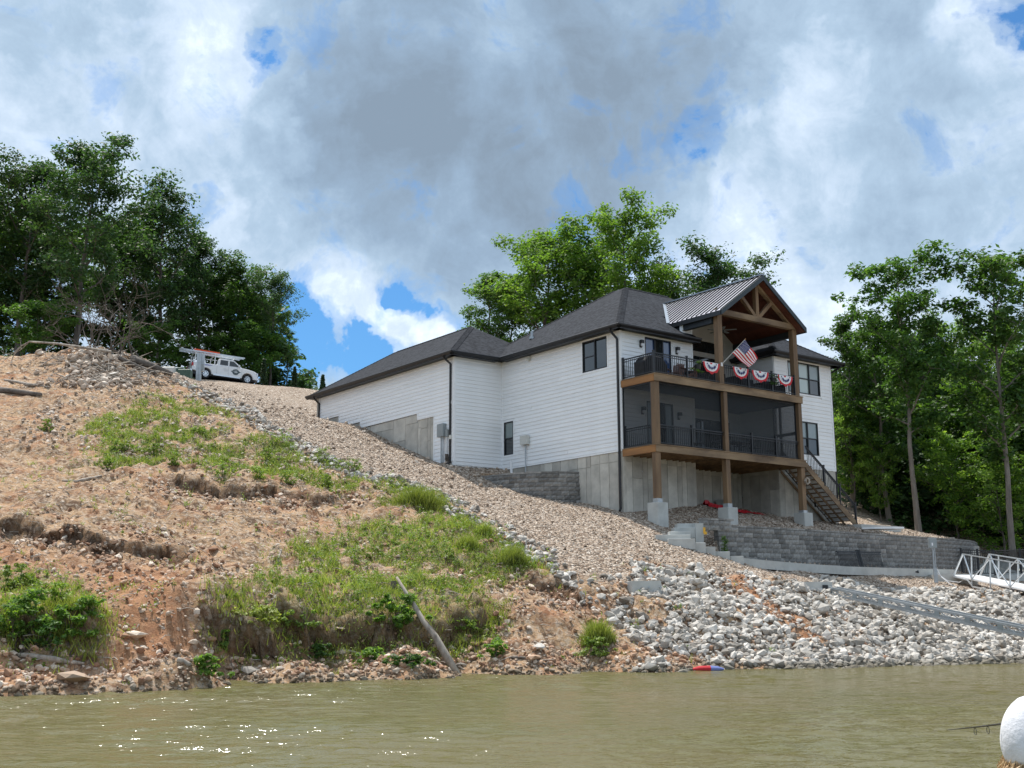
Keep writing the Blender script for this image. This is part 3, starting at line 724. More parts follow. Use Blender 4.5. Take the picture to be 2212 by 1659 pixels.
panels('foundation', (9.7, 1.88), PI, 5.15, 3.8, 6.72, 4)
panels('foundation', (9.71, -.48), PI / 2, 2.36, 3.4, 6.72, 5)
panels('foundation', (14.07, -.48), PI, 4.36, 3.4, 6.66, 6)
panels('foundation', (14.07, 3.0), -PI / 2, 3.48, 3.4, 6.66, 7)
panels('foundation', (-U2 + .015, 10.62), PI / 2, 1.48, 5.8, 9.36, 8, holes=False)
panels('foundation', (-U2 + .015, 12.12), PI / 2, 5.86, 6.8, 9.66, 9, 1.2, holes=False)
panels('foundation', (-U2 + .015, 18.0), PI / 2, 2.44, 8.8, 10.01, 10, 1.2, holes=False)
panels('foundation', (-U2 + .015, 20.46), PI / 2, 2.4, 9.2, 10.68, 12, 1.2, holes=False)
panels('foundation', (-U2 + .015, V1), PI / 2, 1.7, 5.8, 6.93, 13, 1.2, holes=False)
panels('foundation', (0.01, V1 + .01), PI, 2.86, 5.6, 6.70, 14, 1.2, holes=False)
# ---- shingled roofs
mr, t, b = principled('asphalt_shingles')
tcn = N(t, 'ShaderNodeTexCoord'); vec = tcn.outputs['Object']; sp_ = N(t, 'ShaderNodeSeparateXYZ'); L(t, vec, sp_.inputs[0])
row = math_(t, 'MULTIPLY', sp_.outputs[2], 1 / .08); rowi = math_(t, 'FLOOR', row); rowf = math_(t, 'FRACT', row)
cb = N(t, 'ShaderNodeCombineXYZ'); L(t, math_(t, 'ADD', math_(t, 'MULTIPLY', sp_.outputs[0], 3.3), math_(t, 'MULTIPLY', rowi, .37)), cb.inputs[0])
L(t, math_(t, 'ADD', math_(t, 'MULTIPLY', sp_.outputs[1], 3.3), math_(t, 'MULTIPLY', rowi, .71)), cb.inputs[1]); L(t, rowi, cb.inputs[2])
wn_ = noise(t, cb.outputs[0], 1.4, 2, .5)
c = mixc(t, ramp(t, wn_, [(.36, 0), (.62, 1)]), (.016, .018, .022), (.045, .049, .058))
c = mixc(t, ramp(t, rowf, [(0, .7), (.22, 0), (1, 0)]), c, (.018, .018, .02))
c = mixc(t, ramp(t, noise(t, vec, 90, 2, .7), [(.3, 0), (.8, .35)]), c, (.045, .045, .052))
L(t, c, b.inputs['Base Color']); b.inputs['Roughness'].default_value = .9; b.inputs['Specular IOR Level'].default_value = .08
bn = N(t, 'ShaderNodeBump'); bn.inputs['Strength'].default_value = .6; bn.inputs['Distance'].default_value = .02
L(t, math_(t, 'ADD', math_(t, 'MULTIPLY', rowf, -.6), math_(t, 'MULTIPLY', wn_, .6)), bn.inputs['Height']); L(t, bn.outputs[0], b.inputs['Normal'])
M['shingle'] = mr
S = .667
def zr(d): return EAV + S * d
OV = .45; H1 = 6.0
u0, v0, u1, v1 = -OV, -OV, 14.55, 12.4
ap = (u0 + H1, v0 + H1, zr(H1)); apr = (u1 - H1, v0 + H1, zr(H1))
apb = (u0 + H1, v0 + H1 + .85, zr(H1)); aprb = (u1 - H1, v0 + H1 + .85, zr(H1))
def roofobj(name, polys, mat, parent=house, th=.09):
    m_ = MB()
    for p in polys: m_.add([Vector(q) for q in p], [tuple(range(len(p)))])
    me = m_.mesh(name, mat); o = link(name, me, parent)
    return o
main_roof = roofobj('roof', [
    [(u0, v0, EAV), (4.5, v0, EAV), (4.5, 1.87, zr(2.32)), (11.9, 1.87, zr(2.32)), (11.9, v0, EAV), (u1, v0, EAV), apr, ap],
    [(u0, v0, EAV), ap, apb, (u0, v0 + 2 * H1 + .85, EAV)],
    [(u1, v0, EAV), (u1, v0 + 2 * H1 + .85, EAV), aprb, apr],
    [(u0, v0 + 2 * H1 + .85, EAV), apb, aprb, (u1, v0 + 2 * H1 + .85, EAV)], [ap, apr, aprb, apb]], M['shingle'])
main_roof['label'] = 'tall dark shingled hip roof over the main body'
H2 = 3.75; gu = -U2 - OV; gv = V1 - OV; gv1 = V3 + .6; gur = gu + 2 * H2
ga = (gu + H2, gv + H2, zr(H2)); gb = (gu + H2, gv1 - H2, zr(H2))
grf = roofobj('roof', [[(gu, gv, EAV), ga, gb, (gu, gv1, EAV)], [(gu, gv, EAV), (gur, gv, EAV), ga], [(gur, gv, EAV), (gur, gv1, EAV), gb, ga], [(gur, gv1, EAV), (gu, gv1, EAV), gb]], M['shingle'])
grf['label'] = 'lower dark shingled hip roof over the garage wing'
ru0, ru1, rv0 = 9.25, 14.56, -.94; H3 = (ru1 - ru0) / 2
rap = (ru0 + H3, rv0 + H3, zr(H3)); rb = (ru0 + H3, 2.9, zr(H3))
rrf = roofobj('roof', [[(ru0, rv0, EAV), (ru1, rv0, EAV), rap], [(ru0, rv0, EAV), rap, rb, (ru0, 2.9, EAV)], [(ru1, rv0, EAV), (ru1, 2.9, EAV), rb, rap]], M['shingle'])
rrf['label'] = 'small dark hip roof over the right wing'
# hip and ridge caps: rows of cap shingles
def caps(a, b_, parent, wd_=.17):
    a = Vector(a); b_ = Vector(b_); d = b_ - a; n = int(d.length / .2); d.normalize()
    hx = Vector((d.y, -d.x, 0)).normalized(); m_ = MB()
    drop = Vector((0, 0, -.667 * wd_ * .7)) if abs(d.z) > .1 else Vector((0, 0, -S * wd_))
    for i in range(n):
        p = a + d * (i * .2); q = p + d * .23; up_ = Vector((0, 0, .035)); lo = Vector((0, 0, .018))
        m_.add([p + up_, q + lo, q + hx * wd_ + lo + drop, p + hx * wd_ + up_ + drop, q - hx * wd_ + lo + drop, p - hx * wd_ + up_ + drop], [(0, 1, 2, 3), (0, 5, 4, 1), (0, 3, 5)])
    o = m_.build('hip_cap', M['shingle'], parent); o['kind'] = 'stuff'; return o
caps((u0, v0, EAV), ap, main_roof); caps(ap, apr, main_roof); caps(apb, (u0, v0 + 2 * H1 + .85, EAV), main_roof); caps((gu, gv, EAV), ga, grf); caps(ga, gb, grf); caps((gu, gv1, EAV), gb, grf)
caps((ru0, rv0, EAV), rap, rrf); caps((ru1, rv0, EAV), rap, rrf)
# fascia, gutters, soffits
def eave(pts, soff=OV, name='gutter', parent=house):
    for a, b_ in zip(pts[:-1], pts[1:]):
        a = Vector((*a, 0)); b_ = Vector((*b_, 0)); d = (b_ - a).normalized(); n_ = Vector((-d.y, d.x, 0))  # n_ points inward
        m_ = MB(); g = .12
        prof = [(-.10, EAV + .015), (-.12, EAV - .01), (-.11, EAV - .07), (-.03, EAV - .15), (0, EAV - .15), (.0, EAV - .20), (.03, EAV - .20), (.03, EAV - .015), (-.005, EAV - .015), (-.02, EAV - .06), (-.09, EAV - .06), (-.09, EAV + .015)]
        a2 = a - d * .10; b2 = b_ + d * .10
        vs = [a2 + n_ * x + Vector((0, 0, z)) for x, z in prof] + [b2 + n_ * x + Vector((0, 0, z)) for x, z in prof]; n = len(prof)
        m_.add(vs, [(i, (i + 1) % n, n + (i + 1) % n, n + i) for i in range(n)]); m_.build(name, M['black'], parent)
        sb = MB(); sb.add([a + n_ * .03 + Vector((0, 0, SOF)), b_ + n_ * .03 + Vector((0, 0, SOF)), b_ + n_ * (soff + .1) + Vector((0, 0, SOF)), a + n_ * (soff + .1) + Vector((0, 0, SOF))], [(0, 1, 2, 3)])
        sb.build('soffit', M['dsoffit'], parent)
eave([(-OV, gv - .0), (-OV, -OV), (4.5, -OV)][::1] if False else [(-OV, V1 - OV), (-OV, -OV)])
eave([(-OV, -OV), (4.55, -OV)])
eave([(gu, gv1), (gu, gv)]); eave([(gu, gv), (-OV, gv)])
eave([(ru0, 2.6), (ru0, rv0)]); eave([(ru0, rv0), (ru1, rv0)]); eave([(ru1, rv0), (ru1, 11.5)])
# closing board where the front left eave stops at the recess
MB().prism([(4.5, -OV, EAV - .19), (4.5, -OV, EAV + .01), (4.5, .5, zr(.95)), (4.5, .5, EAV - .19)], (0, 0, 0), (.05, 0, 0)).build('eave_end', M['black'], house)
# siding above the roof beside the porch gable
wall('wall', (4.55, -.0), PI, [(0, .62, 12.28, 12.9)], (), 12.28); MB().box(4.45, 4.56, -.04, .08, 12.1, 13.1).build('trim_board', M['trim'], house)
wall('wall', (4.57, 1.87), -PI / 2, [(0, 1.87, SOF, 13.12)], (), SOF)
# downspouts
def spout(name, pts, r=.045):
    m_ = MB()
    for a, b_ in zip(pts[:-1], pts[1:]): m_.bar(a, b_, .085, .07)
    return m_.build(name, M['black'], house)
spout('downspout', [(-OV - .05, .12, EAV - .14), (-OV - .02, .12, EAV - .24), (-.09, .10, EAV - .55), (-.09, .10, 4.15), (-.22, .02, 4.05)])
spout('downspout', [(gu - .05, V1 + .25, EAV - .14), (gu, V1 + .25, EAV - .24), (-U2 - .08, V1 + .22, EAV - .5), (-U2 - .08, V1 + .22, 6.85), (-U2 - .3, V1 + .2, 6.8)])
spout('downspout', [(gu - .05, 22.75, EAV - .14), (gu, 22.75, EAV - .24), (-U2 - .08, 22.8, EAV - .5), (-U2 - .08, 22.8, 10.8)])
spout('downspout', [(ru1 - .2, rv0, EAV - .16), (ru1 - .25, rv0, EAV - .26), (14.2, -.4, EAV - .5), (14.2, -.4, 4.3)])
MB().tube([(-.3, 7.5, zr(.1)), (-.3, 7.5, zr(.15))], .05, 8).build('roof_flashing', M['galv'], house)
pv = P_ = (1.0, 9.0); 
MB().tube([(1.3, 8.0, zr(1.7)), (1.3, 8.0, zr(1.7) + .42)], .075, 10).tube([(1.3, 8.0, zr(1.7) + .0), (1.3, 8.0, zr(1.7) + .12)], .14, 10).build('vent_pipe', M['galv'], house)
# ---- porch gable with standing seam roof
PA, PZ, PE0, PE1, PV = 6.82, 15.20, 3.86, 9.78, -2.5
SL = (PZ - 13.08) / (PA - PE0)
mroof = mk('standing_seam_metal', (.17, .175, .215), .42, .04, 2, metal=.8)
M['seamdark'] = mk('dark_green_trim', (.018, .03, .036), .45, .1, 3)
def vback(z): return (z - EAV) / S - OV
TH = .16
pr = MB()
for sgn, e in ((-1, PE0), (1, PE1)):
    vb_e, vb_r = vback(13.08), vback(PZ)
    top = [(e, PV, 13.08), (PA, PV, PZ), (PA, vb_r, PZ), (e, vb_e, 13.08)]
    pr.prism([Vector(p) for p in top], (0, 0, 0), (0, 0, -.03))
proof = pr.build('porch_roof', mroof, house); proof['label'] = 'standing seam metal gable roof over the deck'
for sgn, e in ((-1, PE0), (1, PE1)):
    v = PV + .02; k = 0
    while v < vback(PZ) - .1:
        z0_ = 13.08 if v < vback(13.08) else zr(v + OV); f = (PZ - z0_) / (PZ - 13.08); us = PA + (e - PA) * f
        if f > .04: MB().bar((us, v, z0_ + .02), (PA + (e - PA) * .01, v, PZ + .012), .035, .055).build('roof_seam', M['seamdark'], proof)
        v += .305
m_ = MB().bar((PA, PV - .02, PZ + .03), (PA, vback(PZ), PZ + .03), .24, .05); m_.build('ridge_cap', mk('pale_ridge_metal', (.34, .37, .41), .3, .05, 2, metal=.6), proof)
MB().bar((PE0 - .02, vback(13.08), 13.12), (PA, vback(PZ) + .02, PZ + .04), .16, .04).build('flashing', bpy.data.materials['pale_ridge_metal'], proof)
# rake and eave fascia
for sgn, e in ((-1, PE0), (1, PE1)):
    n_ = 1 if sgn < 0 else -1
    MB().prism([(e, PV, 13.09), (PA, PV, PZ + .01), (PA, PV, PZ - .24), (e, PV, 12.85)], (0, -.04, 0), (0, 0.01, 0)).build('rake_board', M['seamdark'], proof)
    MB().box(e - .03, e + .03, PV, vback(13.08) - .1, 12.86, 13.07).build('fascia', M['black'], proof)
    MB().prism([(e + n_ * .04, PV + .02, 12.90), (e + n_ * .04, PV + .02, 12.93), (PA, PV + .02, PZ - .17), (PA, PV + .02, PZ - .20)], (0, 0, 0), (0, 4.34, 0)).build('ceiling', M['ceil'], proof)
    # ceiling planks
    for k in range(13):
        v = PV + .05 + k * .335
        MB().prism([(e + n_ * .06, v, 12.885), (e + n_ * .06, v, 12.905), (PA, v, PZ - .205), (PA, v, PZ - .225)], (0, 0, 0), (0, .325, 0)).build('ceiling_plank', M['ceil'], proof)
MB().box(3.98, 4.18, -1.8, 1.87, 12.62, 12.90).build('beam', M['dsoffit'], house)
MB().box(9.45, 9.65, -1.8, 1.87, 12.72, 13.02).build('beam', M['dsoffit'], house)
tr = MB().box(4.05, 9.62, -2.12, -1.88, 13.03, 13.29).build('truss', M['timber_h'], house)
MB().bar((PA, -2.0, 13.29), (PA, -2.0, 14.95), .2, .2).build('king_post', M['timber'], tr)
for s_ in (-1, 1):
    MB().bar((PA + s_ * .14, -2.0, 13.30), (PA + s_ * 1.12, -2.0, 14.20), .17, .17).build('truss_brace', M['timber'], tr)
    MB().bar((PA + s_ * 2.72, -2.0, 13.05), (PA + s_ * .03, -2.0, 14.93), .2, .2).build('top_chord', M['timber_h'], tr)
MB().tube([(4.85, -1.3, 13.02), (4.85, -1.3, 13.06)], .1, 10).build('ceiling_light', M['white'], house)
# ---- decks
def deck(zt, name, ceil):
    d_ = MB().box(.06, 9.62, -2.02, -.03, zt - .07, zt - .03).box(4.6, 9.66, -.03, 1.84, zt - .07, zt - .03).build(name, M['timber_h'], house)
    MB().box(-.02, 9.70, -2.14, -2.09, zt - .33, zt - .035).build('rim_beam', M['timber_h'], d_)
    MB().box(-.03, .02, -2.085, -.03, zt - .33, zt - .035).build('rim_beam', M['timber_o'], d_)
    MB().box(9.66, 9.705, -2.085, -.52, zt - .33, zt - .035).build('rim_beam', M['timber_h'], d_)
    y = -2.17; 
    while y < 1.8:
        MB().box(-.05 if y < -.1 else 4.6, 9.74 if y < -.55 else 9.66, y, y + .135, zt - .03, zt).build('deck_board', M['timber_h'], d_)
        y += .14
    if not ceil:
        for i in range(24):
            u = .2 + i * .4
            MB().box(u, u + .04, -2.05, 1.8 if u > 4.6 else -.03, zt - .31, zt - .07).build('joist', M['timber'], d_)
    else:
        MB().box(.03, 9.62, -2.06, -.03, zt - .32, zt - .29).box(4.6, 9.66, -.03, 1.84, zt - .32, zt - .29).build('soffit_ceiling', M['dsoffit'], d_)
        for i in range(13):
            MB().box(.05, 9.6, -2.04 + i * .15, -1.90 + i * .15, zt - .328, zt - .321).build('soffit_panel', M['dsoffit'], d_)
    return d_
deck_hi = deck(9.79, 'upper_deck', True); deck_lo = deck(6.74, 'lower_deck', False)
for nme, pos, zz in (('post', (.0, .27), (4.42, 6.41)), ('post', (4.27, 4.54), (4.42, 6.41)), ('post', (9.40, 9.67), (4.36, 6.41)),
                     ('post', (.02, .29), (6.74, 9.46)), ('post', (4.28, 4.52), (6.74, 9.46)), ('post', (9.42, 9.66), (6.74, 9.46)), ('post', (4.07, 4.37), (9.79, 13.03)), ('post', (9.28, 9.58), (9.79, 13.03))):
    p_ = MB().box(pos[0], pos[1], -2.085, -1.82, zz[0], zz[1]).build(nme, M['timber'], house, bevel=.012)
    if zz[0] < 5: MB().box(pos[0] - .01, pos[1] + .01, -2.095, -1.81, zz[0] - .15, zz[0] + .03).build('post_bracket', M['galv'], p_)
for u, zb in ((.135, 2.9), (4.405, 3.1), (9.535, 3.2)):
    MB().box(u - .31, u + .31, -2.26, -1.64, zb, 4.27).build('footing', M['conc2'], house, bevel=.015)
MB().box(7.6, 8.1, 1.2, 1.7, 4.0, 5.05).build('footing', M['conc2'], house)
# ---- railings
_bal = {}
def baluster(h):
    k = round(h, 2)
    if k not in _bal: _bal[k] = MB().box(-.009, .009, -.009, .009, 0, k).mesh('baluster', M['black'])
    return _bal[k]
def railing(A, B, hgt=.9, posts=(0, 1), parent=house, name='railing', gap=.115, pw=.075, label=None, posth=.98):
    A = Vector(A); B = Vector(B); d = B - A; Ln = d.length; hz = Vector((d.x, d.y, 0)).length
    r_ = MB().bar(A + Vector((0, 0, hgt)), B + Vector((0, 0, hgt)), .055, .045).build(name, M['black'], parent)
    MB().bar(A + Vector((0, 0, .09)), B + Vector((0, 0, .09)), .035, .035).build('bottom_rail', M['black'], r_)
    MB().bar(A + Vector((0, 0, hgt - .1)), B + Vector((0, 0, hgt - .1)), .03, .03).build('middle_rail', M['black'], r_)
    for q in posts:
        p = A + d * q; MB().box(p.x - pw / 2, p.x + pw / 2, p.y - pw / 2, p.y + pw / 2, p.z, p.z + posth).box(p.x - pw * .6, p.x + pw * .6, p.y - pw * .6, p.y + pw * .6, p.z + posth, p.z + posth + .03).build('rail_post', M['black'], r_)
    n = int(hz / gap); me = baluster(hgt - .1)
    for i in range(1, n):
        p = A + d * (i / n)
        link('baluster', me, r_, loc=(p.x, p.y, p.z + .09), rot=(0, 0, math.atan2(d.y, d.x)))
    return r_
railing((.04, -.12, 9.79), (.04, -2.04, 9.79), posts=(0, 1))
railing((.04, -2.04, 9.79), (4.07, -2.04, 9.79), posts=(.5,))
railing((4.37, -2.04, 9.79), (9.28, -2.04, 9.79), posts=(.335, .67, 1))
railing((9.62, -1.8, 9.79), (9.62, -.55, 9.79), posts=(1,))
railing((.1, -.10, 6.74), (.1, -1.82, 6.74), posts=(0,), hgt=.86)
railing((.3, -1.97, 6.74), (4.28, -1.97, 6.74), posts=(.5,), hgt=.86)
railing((4.54, -1.97, 6.74), (9.42, -1.97, 6.74), posts=(.33, .67), hgt=.86)
# ---- insect screens round the lower porch
msn, t, b = principled('insect_screen')
tr_ = N(t, 'ShaderNodeBsdfTransparent'); mx = N(t, 'ShaderNodeMixShader', i_0=.62); b.inputs['Base Color'].default_value = (.02, .025, .03, 1); b.inputs['Roughness'].default_value = .8
L(t, tr_.outputs[0], mx.inputs[1]); L(t, b.outputs[0], mx.inputs[2]); L(t, mx.outputs[0], t.nodes['Material Output'].inputs[0])
def screen(a, b_, za=6.75, zb=9.46):
    f_ = MB(); f_.bar((*a, za + .03), (*b_, za + .03), .06, .06).bar((*a, zb - .03), (*b_, zb - .03), .06, .06).bar((*a, za), (*a, zb), .06, .06).bar((*b_, za), (*b_, zb), .06, .06)
    o = f_.build('screen_frame', M['black'], house)
    MB().add([(*a, za), (*b_, za), (*b_, zb), (*a, zb)], [(0, 1, 2, 3)]).build('screen_mesh', msn, o); return o
screen((.06, -.05), (.06, -1.80)); screen((.30, -1.88), (4.26, -1.88)); screen((4.56, -1.88), (9.40, -1.88))
sd_ = screen((9.5, -1.82), (9.5, -.52)); MB().box(9.46, 9.54, -1.8, -.52, 7.98, 8.12).build('door_rail', M['black'], sd_); MB().box(9.46, 9.54, -.95, -.85, 6.76, 9.44).build('door_stile', M['black'], sd_)
# ---- stairs down to the east
st = MB(); NS = 15; SU0, SZ0, SU1, SZ1 = 9.72, 6.70, 13.45, 3.92
dz_ = (SZ0 - SZ1) / NS; du_ = (SU1 - SU0) / NS
stairs = None
for i, v in enumerate((-2.12, -1.62, -1.12, -.62)):
    m_ = MB().prism([(SU0, v, SZ0 - (.02 if i == 0 else .26)), (SU1 - (.05 if i == 0 else .3), v, SZ1 + (.04 if i == 0 else -.02)), (SU1, v, SZ1 - .12), (SU1 - .3, v, SZ1 - .12), (SU0, v, SZ0 - (.36 if i == 0 else .40))], (0, 0, 0), (0, .045, 0))
    if stairs is None:
        stairs = m_.build('staircase', M['timber_h'], house); stairs['label'] = 'open timber stairs from the lower deck'
    else: m_.build('stringer', M['timber_h'], stairs)
for i in range(1, NS):
    u = SU0 + du_ * i; z = SZ0 - dz_ * i
    MB().box(u - .03, u + .215, -2.07, -.60, z - .04, z - .004).build('tread', M['timber_h'], stairs)
    MB().box(u - .035, u - .02, -2.07, -.60, z - .0, z + dz_ - .042).build('riser', M['trim'], stairs)
railing((9.75, -2.1, 6.55), (13.3, -2.1, 3.95), posts=(.36, .68, 1), hgt=.88, gap=.105)
railing((9.75, -.62, 6.55), (13.3, -.62, 3.95), posts=(.36, .68, 1), hgt=.88, gap=.12)
# ---- services on the side walls (fixed to the house)
gb_ = MB().box(-U2 - .24, -U2 - .03, 9.44, 9.98, 8.19, 8.83).build('meter_cabinet', M['gbox'], house, bevel=.01)
for v in (9.6, 9.75): MB().tube([(-U2 - .12, v, 6.9), (-U2 - .12, v, 8.2)], .035, 8).build('conduit', M['galv'], gb_)
MB().box(-U2 - .15, -U2 - .03, 9.16, 9.36, 8.15, 8.50).build('meter_box', M['gbox'], house); MB().tube([(-U2 - .1, 9.26, 7.2), (-U2 - .1, 9.26, 8.2)], .022, 8).build('conduit', M['galv'], house)
MB().box(-U2 - .12, -U2 - .03, 8.95, 9.08, 8.0, 8.2).build('junction_box', M['wbox'], house)
MB().box(-U2 - .14, -U2 - .05, 9.2, 9.35, 6.95, 7.15).box(-U2 - .2, -U2 - .05, 9.22, 9.30, 7.0, 7.3).build('hose_bib', M['deadgrey'], house)
wb_ = MB().box(-.24, -.03, 6.52, 7.06, 7.70, 8.15).build('disconnect_box', M['wbox'], house, bevel=.01); MB().tube([(-.1, 6.78, 6.0), (-.1, 6.78, 7.7)], .028, 8).build('conduit', M['galv'], wb_)
MB().box(-.13, -.03, 6.40, 6.60, 11.82, 12.02).box(-.16, -.1, 6.42, 6.58, 11.80, 11.9).build('dryer_vent', M['wbox'], house)
MB().box(-.05, -.03, 6.4, 6.5, 9.42, 9.55).build('outlet_cover', M['trim'], house); MB().box(-U2 - .06, -U2 - .03, 9.0, 9.1, 9.75, 9.9).build('outlet_cover', M['trim'], house)
MB().tube([(-.5, 7.35, 6.1), (-.52, 7.4, 6.95)], .065, 10).build('vent_stack', M['pvc'], house)
# ------------------------------------------------------------------ foliage
def leafmat(name, c1, c2, c3=None, tr=.35):
    m_, t, b = principled(name)
    g = N(t, 'ShaderNodeNewGeometry'); tcn = N(t, 'ShaderNodeTexCoord')
    r = g.outputs['Random Per Island']
    c = ramp(t, r, [(0, c1), (.75, c2), (1, c3 or c2)])
    c = mixc(t, ramp(t, noise(t, tcn.outputs['Object'], .55, 3, .6), [(.35, 0), (.65, .55)]), c, tuple(v * .75 for v in c1))
    oi = N(t, 'ShaderNodeObjectInfo'); c = mixc(t, 1., c, ramp(t, oi.outputs['Random'], [(0, .78), (1, 1.15)]), 'MULTIPLY')
    L(t, c, b.inputs['Base Color']); b.inputs['Roughness'].default_value = .55; b.inputs['Specular IOR Level'].default_value = .3
    tl = N(t, 'ShaderNodeBsdfTranslucent'); L(t, mixc(t, 1., c, (1.25, 1.35, .6), 'MULTIPLY'), tl.inputs['Color'])
    mx = N(t, 'ShaderNodeMixShader', i_0=tr); L(t, b.outputs[0], mx.inputs[1]); L(t, tl.outputs[0], mx.inputs[2])
    L(t, mx.outputs[0], t.nodes['Material Output'].inputs[0]); return m_
M['leaf_dark'] = leafmat('dark_leaves', (.034, .075, .032), (.07, .145, .050), (.125, .22, .07), .40)
M['leaf'] = leafmat('oak_leaves', (.045, .105, .028), (.105, .21, .048), (.19, .31, .065), .45)
M['leaf_lite'] = leafmat('bright_leaves', (.09, .18, .038), (.21, .35, .065), (.33, .46, .09), .52)
M['weed'] = leafmat('weed_leaves', (.13, .20, .04), (.28, .40, .07), (.44, .54, .12), .35)
M['grass'] = leafmat('grass_blades', (.20, .24, .05), (.38, .45, .10), (.54, .55, .20), .35)
M['cedar'] = leafmat('cedar_leaves', (.02, .05, .018), (.045, .09, .03), None, .15)
def leaves(C, Rr, n, size, rng, flat=.55, sq=1.0):
    """n leaf faces spread in blobs with centres C (k,3) and radii Rr; returns verts, quads"""
    k = len(C); idx = rng.integers(0, k, n)
    d = rng.normal(size=(n, 3)); d /= np.linalg.norm(d, axis=1)[:, None]; rr = rng.random(n) ** .45
    off = d * rr[:, None] * Rr[idx][:, None]; off[:, 2] *= .62 * sq
    P = C[idx] + off
    nrm = rng.normal(size=(n, 3)); nrm[:, 2] = np.abs(nrm[:, 2]) + flat * 1.6; nrm += d * .8; nrm /= np.linalg.norm(nrm, axis=1)[:, None]
    a = np.cross(nrm, rng.normal(size=(n, 3))); a /= np.linalg.norm(a, axis=1)[:, None]; b_ = np.cross(nrm, a)
    s = size * (.55 + .9 * rng.random(n))[:, None]; e = (.45 + .3 * rng.random(n))[:, None]
    V = np.stack([P - a * s * .6, P - b_ * s * e * .55 + a * s * .05, P + a * s * .65, P + b_ * s * e * .55 + a * s * .05], 1).reshape(-1, 3)
    return V, np.arange(4 * n).reshape(n, 4)
def tree_meshes(seed, H, cb, spread, nl, size, leafm, barkm, r0=None, limbs=15, clr=.85, top=.75, bare=0, lean=0, wand=.7):
    rng = np.random.default_rng(seed); rr = random.Random(seed)
    tb = MB(); r0 = r0 or H * .014; C = []; Rc = []
    n = 9; tp = []; x = y = 0
    for i in range(n + 1):
        f = i / n; tp.append(Vector((x + lean * f * H, y, f * H * .92))); x += rr.uniform(-.02, .02) * H * wand; y += rr.uniform(-.02, .02) * H * wand
    tp[0].z = -1.0
    tb.tube(tp, [r0 * (1 - .86 * (i / n) ** .8) * (1.25 if i == 0 else 1) for i in range(n + 1)], 8)
    def trunk_at(f):
        q = f * n; i = min(int(q), n - 1); return tp[i].lerp(tp[i + 1], q - i)
    for j in range(limbs):
        f = cb + (1 - cb) * (j + .5) / limbs * .97; p = trunk_at(f); az = j * 2.4 + rr.uniform(-.5, .5)
        prof = math.sin(min(1, (f - cb) / (1 - cb) * top + .22) * math.pi * .93) ** .7
        Ln = spread * prof * rr.uniform(.65, 1.15); up_ = rr.uniform(.25, .75) + .5 * f
        d = Vector((math.cos(az), math.sin(az), up_)).normalized(); pts = [p]; q = p.copy()
        for s_ in range(4):
            q = q + d * Ln / 4; d = (d + Vector((rr.uniform(-.25, .25), rr.uniform(-.25, .25), rr.uniform(-.12, .2)))).normalized(); pts.append(q.copy())
        rb = r0 * .42 * (1 - .6 * f); tb.tube(pts, [rb, rb * .75, rb * .5, rb * .32, rb * .12], 5, cap=False)
        for s_ in range(1, 5):
            for k_ in range(2 if s_ < 4 else 3):
                dd = Vector((rr.uniform(-1, 1), rr.uniform(-1, 1), rr.uniform(-.2, .9))).normalized() * Ln * rr.uniform(.18, .36)
                e = pts[s_] + dd; tb.tube([pts[s_], pts[s_].lerp(e, .5) + Vector((0, 0, .08)), e], [rb * .3, rb * .2, rb * .06], 4, cap=False)
                if rr.random() > bare: C.append(e); Rc.append(clr * rr.uniform(.6, 1.35))
            if s_ > 1 and rr.random() > bare: C.append(pts[s_] + Vector((rr.uniform(-.3, .3), rr.uniform(-.3, .3), .3))); Rc.append(clr * rr.uniform(.7, 1.3))
    for k_ in range(4): C.append(tp[-1] + Vector((rr.uniform(-.8, .8), rr.uniform(-.8, .8), rr.uniform(-.6, .9)))); Rc.append(clr * rr.uniform(.6, 1))
    V, F = leaves(np.array([list(c_) for c_ in C]), np.array(Rc), nl, size, rng)
    cm = np_mesh('crown', V, F, leafm)
    return tb.mesh('trunk', barkm), cm
K_ = .21
TK = {
    'oak': tree_meshes(1, 17, .24, 5.4, 16000, .225, M['leaf_dark'], M['bark'], clr=.95, limbs=17),
    'oak2': tree_meshes(2, 17, .20, 5.0, 16000, .225, M['leaf_dark'], M['bark'], clr=1.0, limbs=17),
    'dense': tree_meshes(3, 14, .10, 4.6, 17000, .23, M['leaf'], M['bark'], clr=1.05, limbs=18),
    'airy': tree_meshes(4, 18, .26, 4.0, 12000, .22, M['leaf'], M['bark_pale'], clr=.75, limbs=19, bare=.2),
    'lite': tree_meshes(5, 16, .22, 5.2, 16500, .215, M['leaf_lite'], M['bark'], clr=.95, limbs=17),
    'under': tree_meshes(6, 8, .10, 4.0, 9000, .23, M['leaf'], M['bark'], clr=.85, limbs=14),
    'maple': tree_meshes(7, 9, .14, 4.6, 8000, .22, M['leaf_lite'], M['bark'], clr=.7, limbs=14),
    'tallbare': tree_meshes(8, 17, .36, 3.6, 11500, .21, M['leaf'], M['bark_pale'], clr=.7, limbs=19, bare=.2, top=.62, r0=.19, wand=.25),
}
GT = 'trees of the woodland edge'
def ground_z(x, y): return float(thf(np.array([x]), np.array([y]))[0])
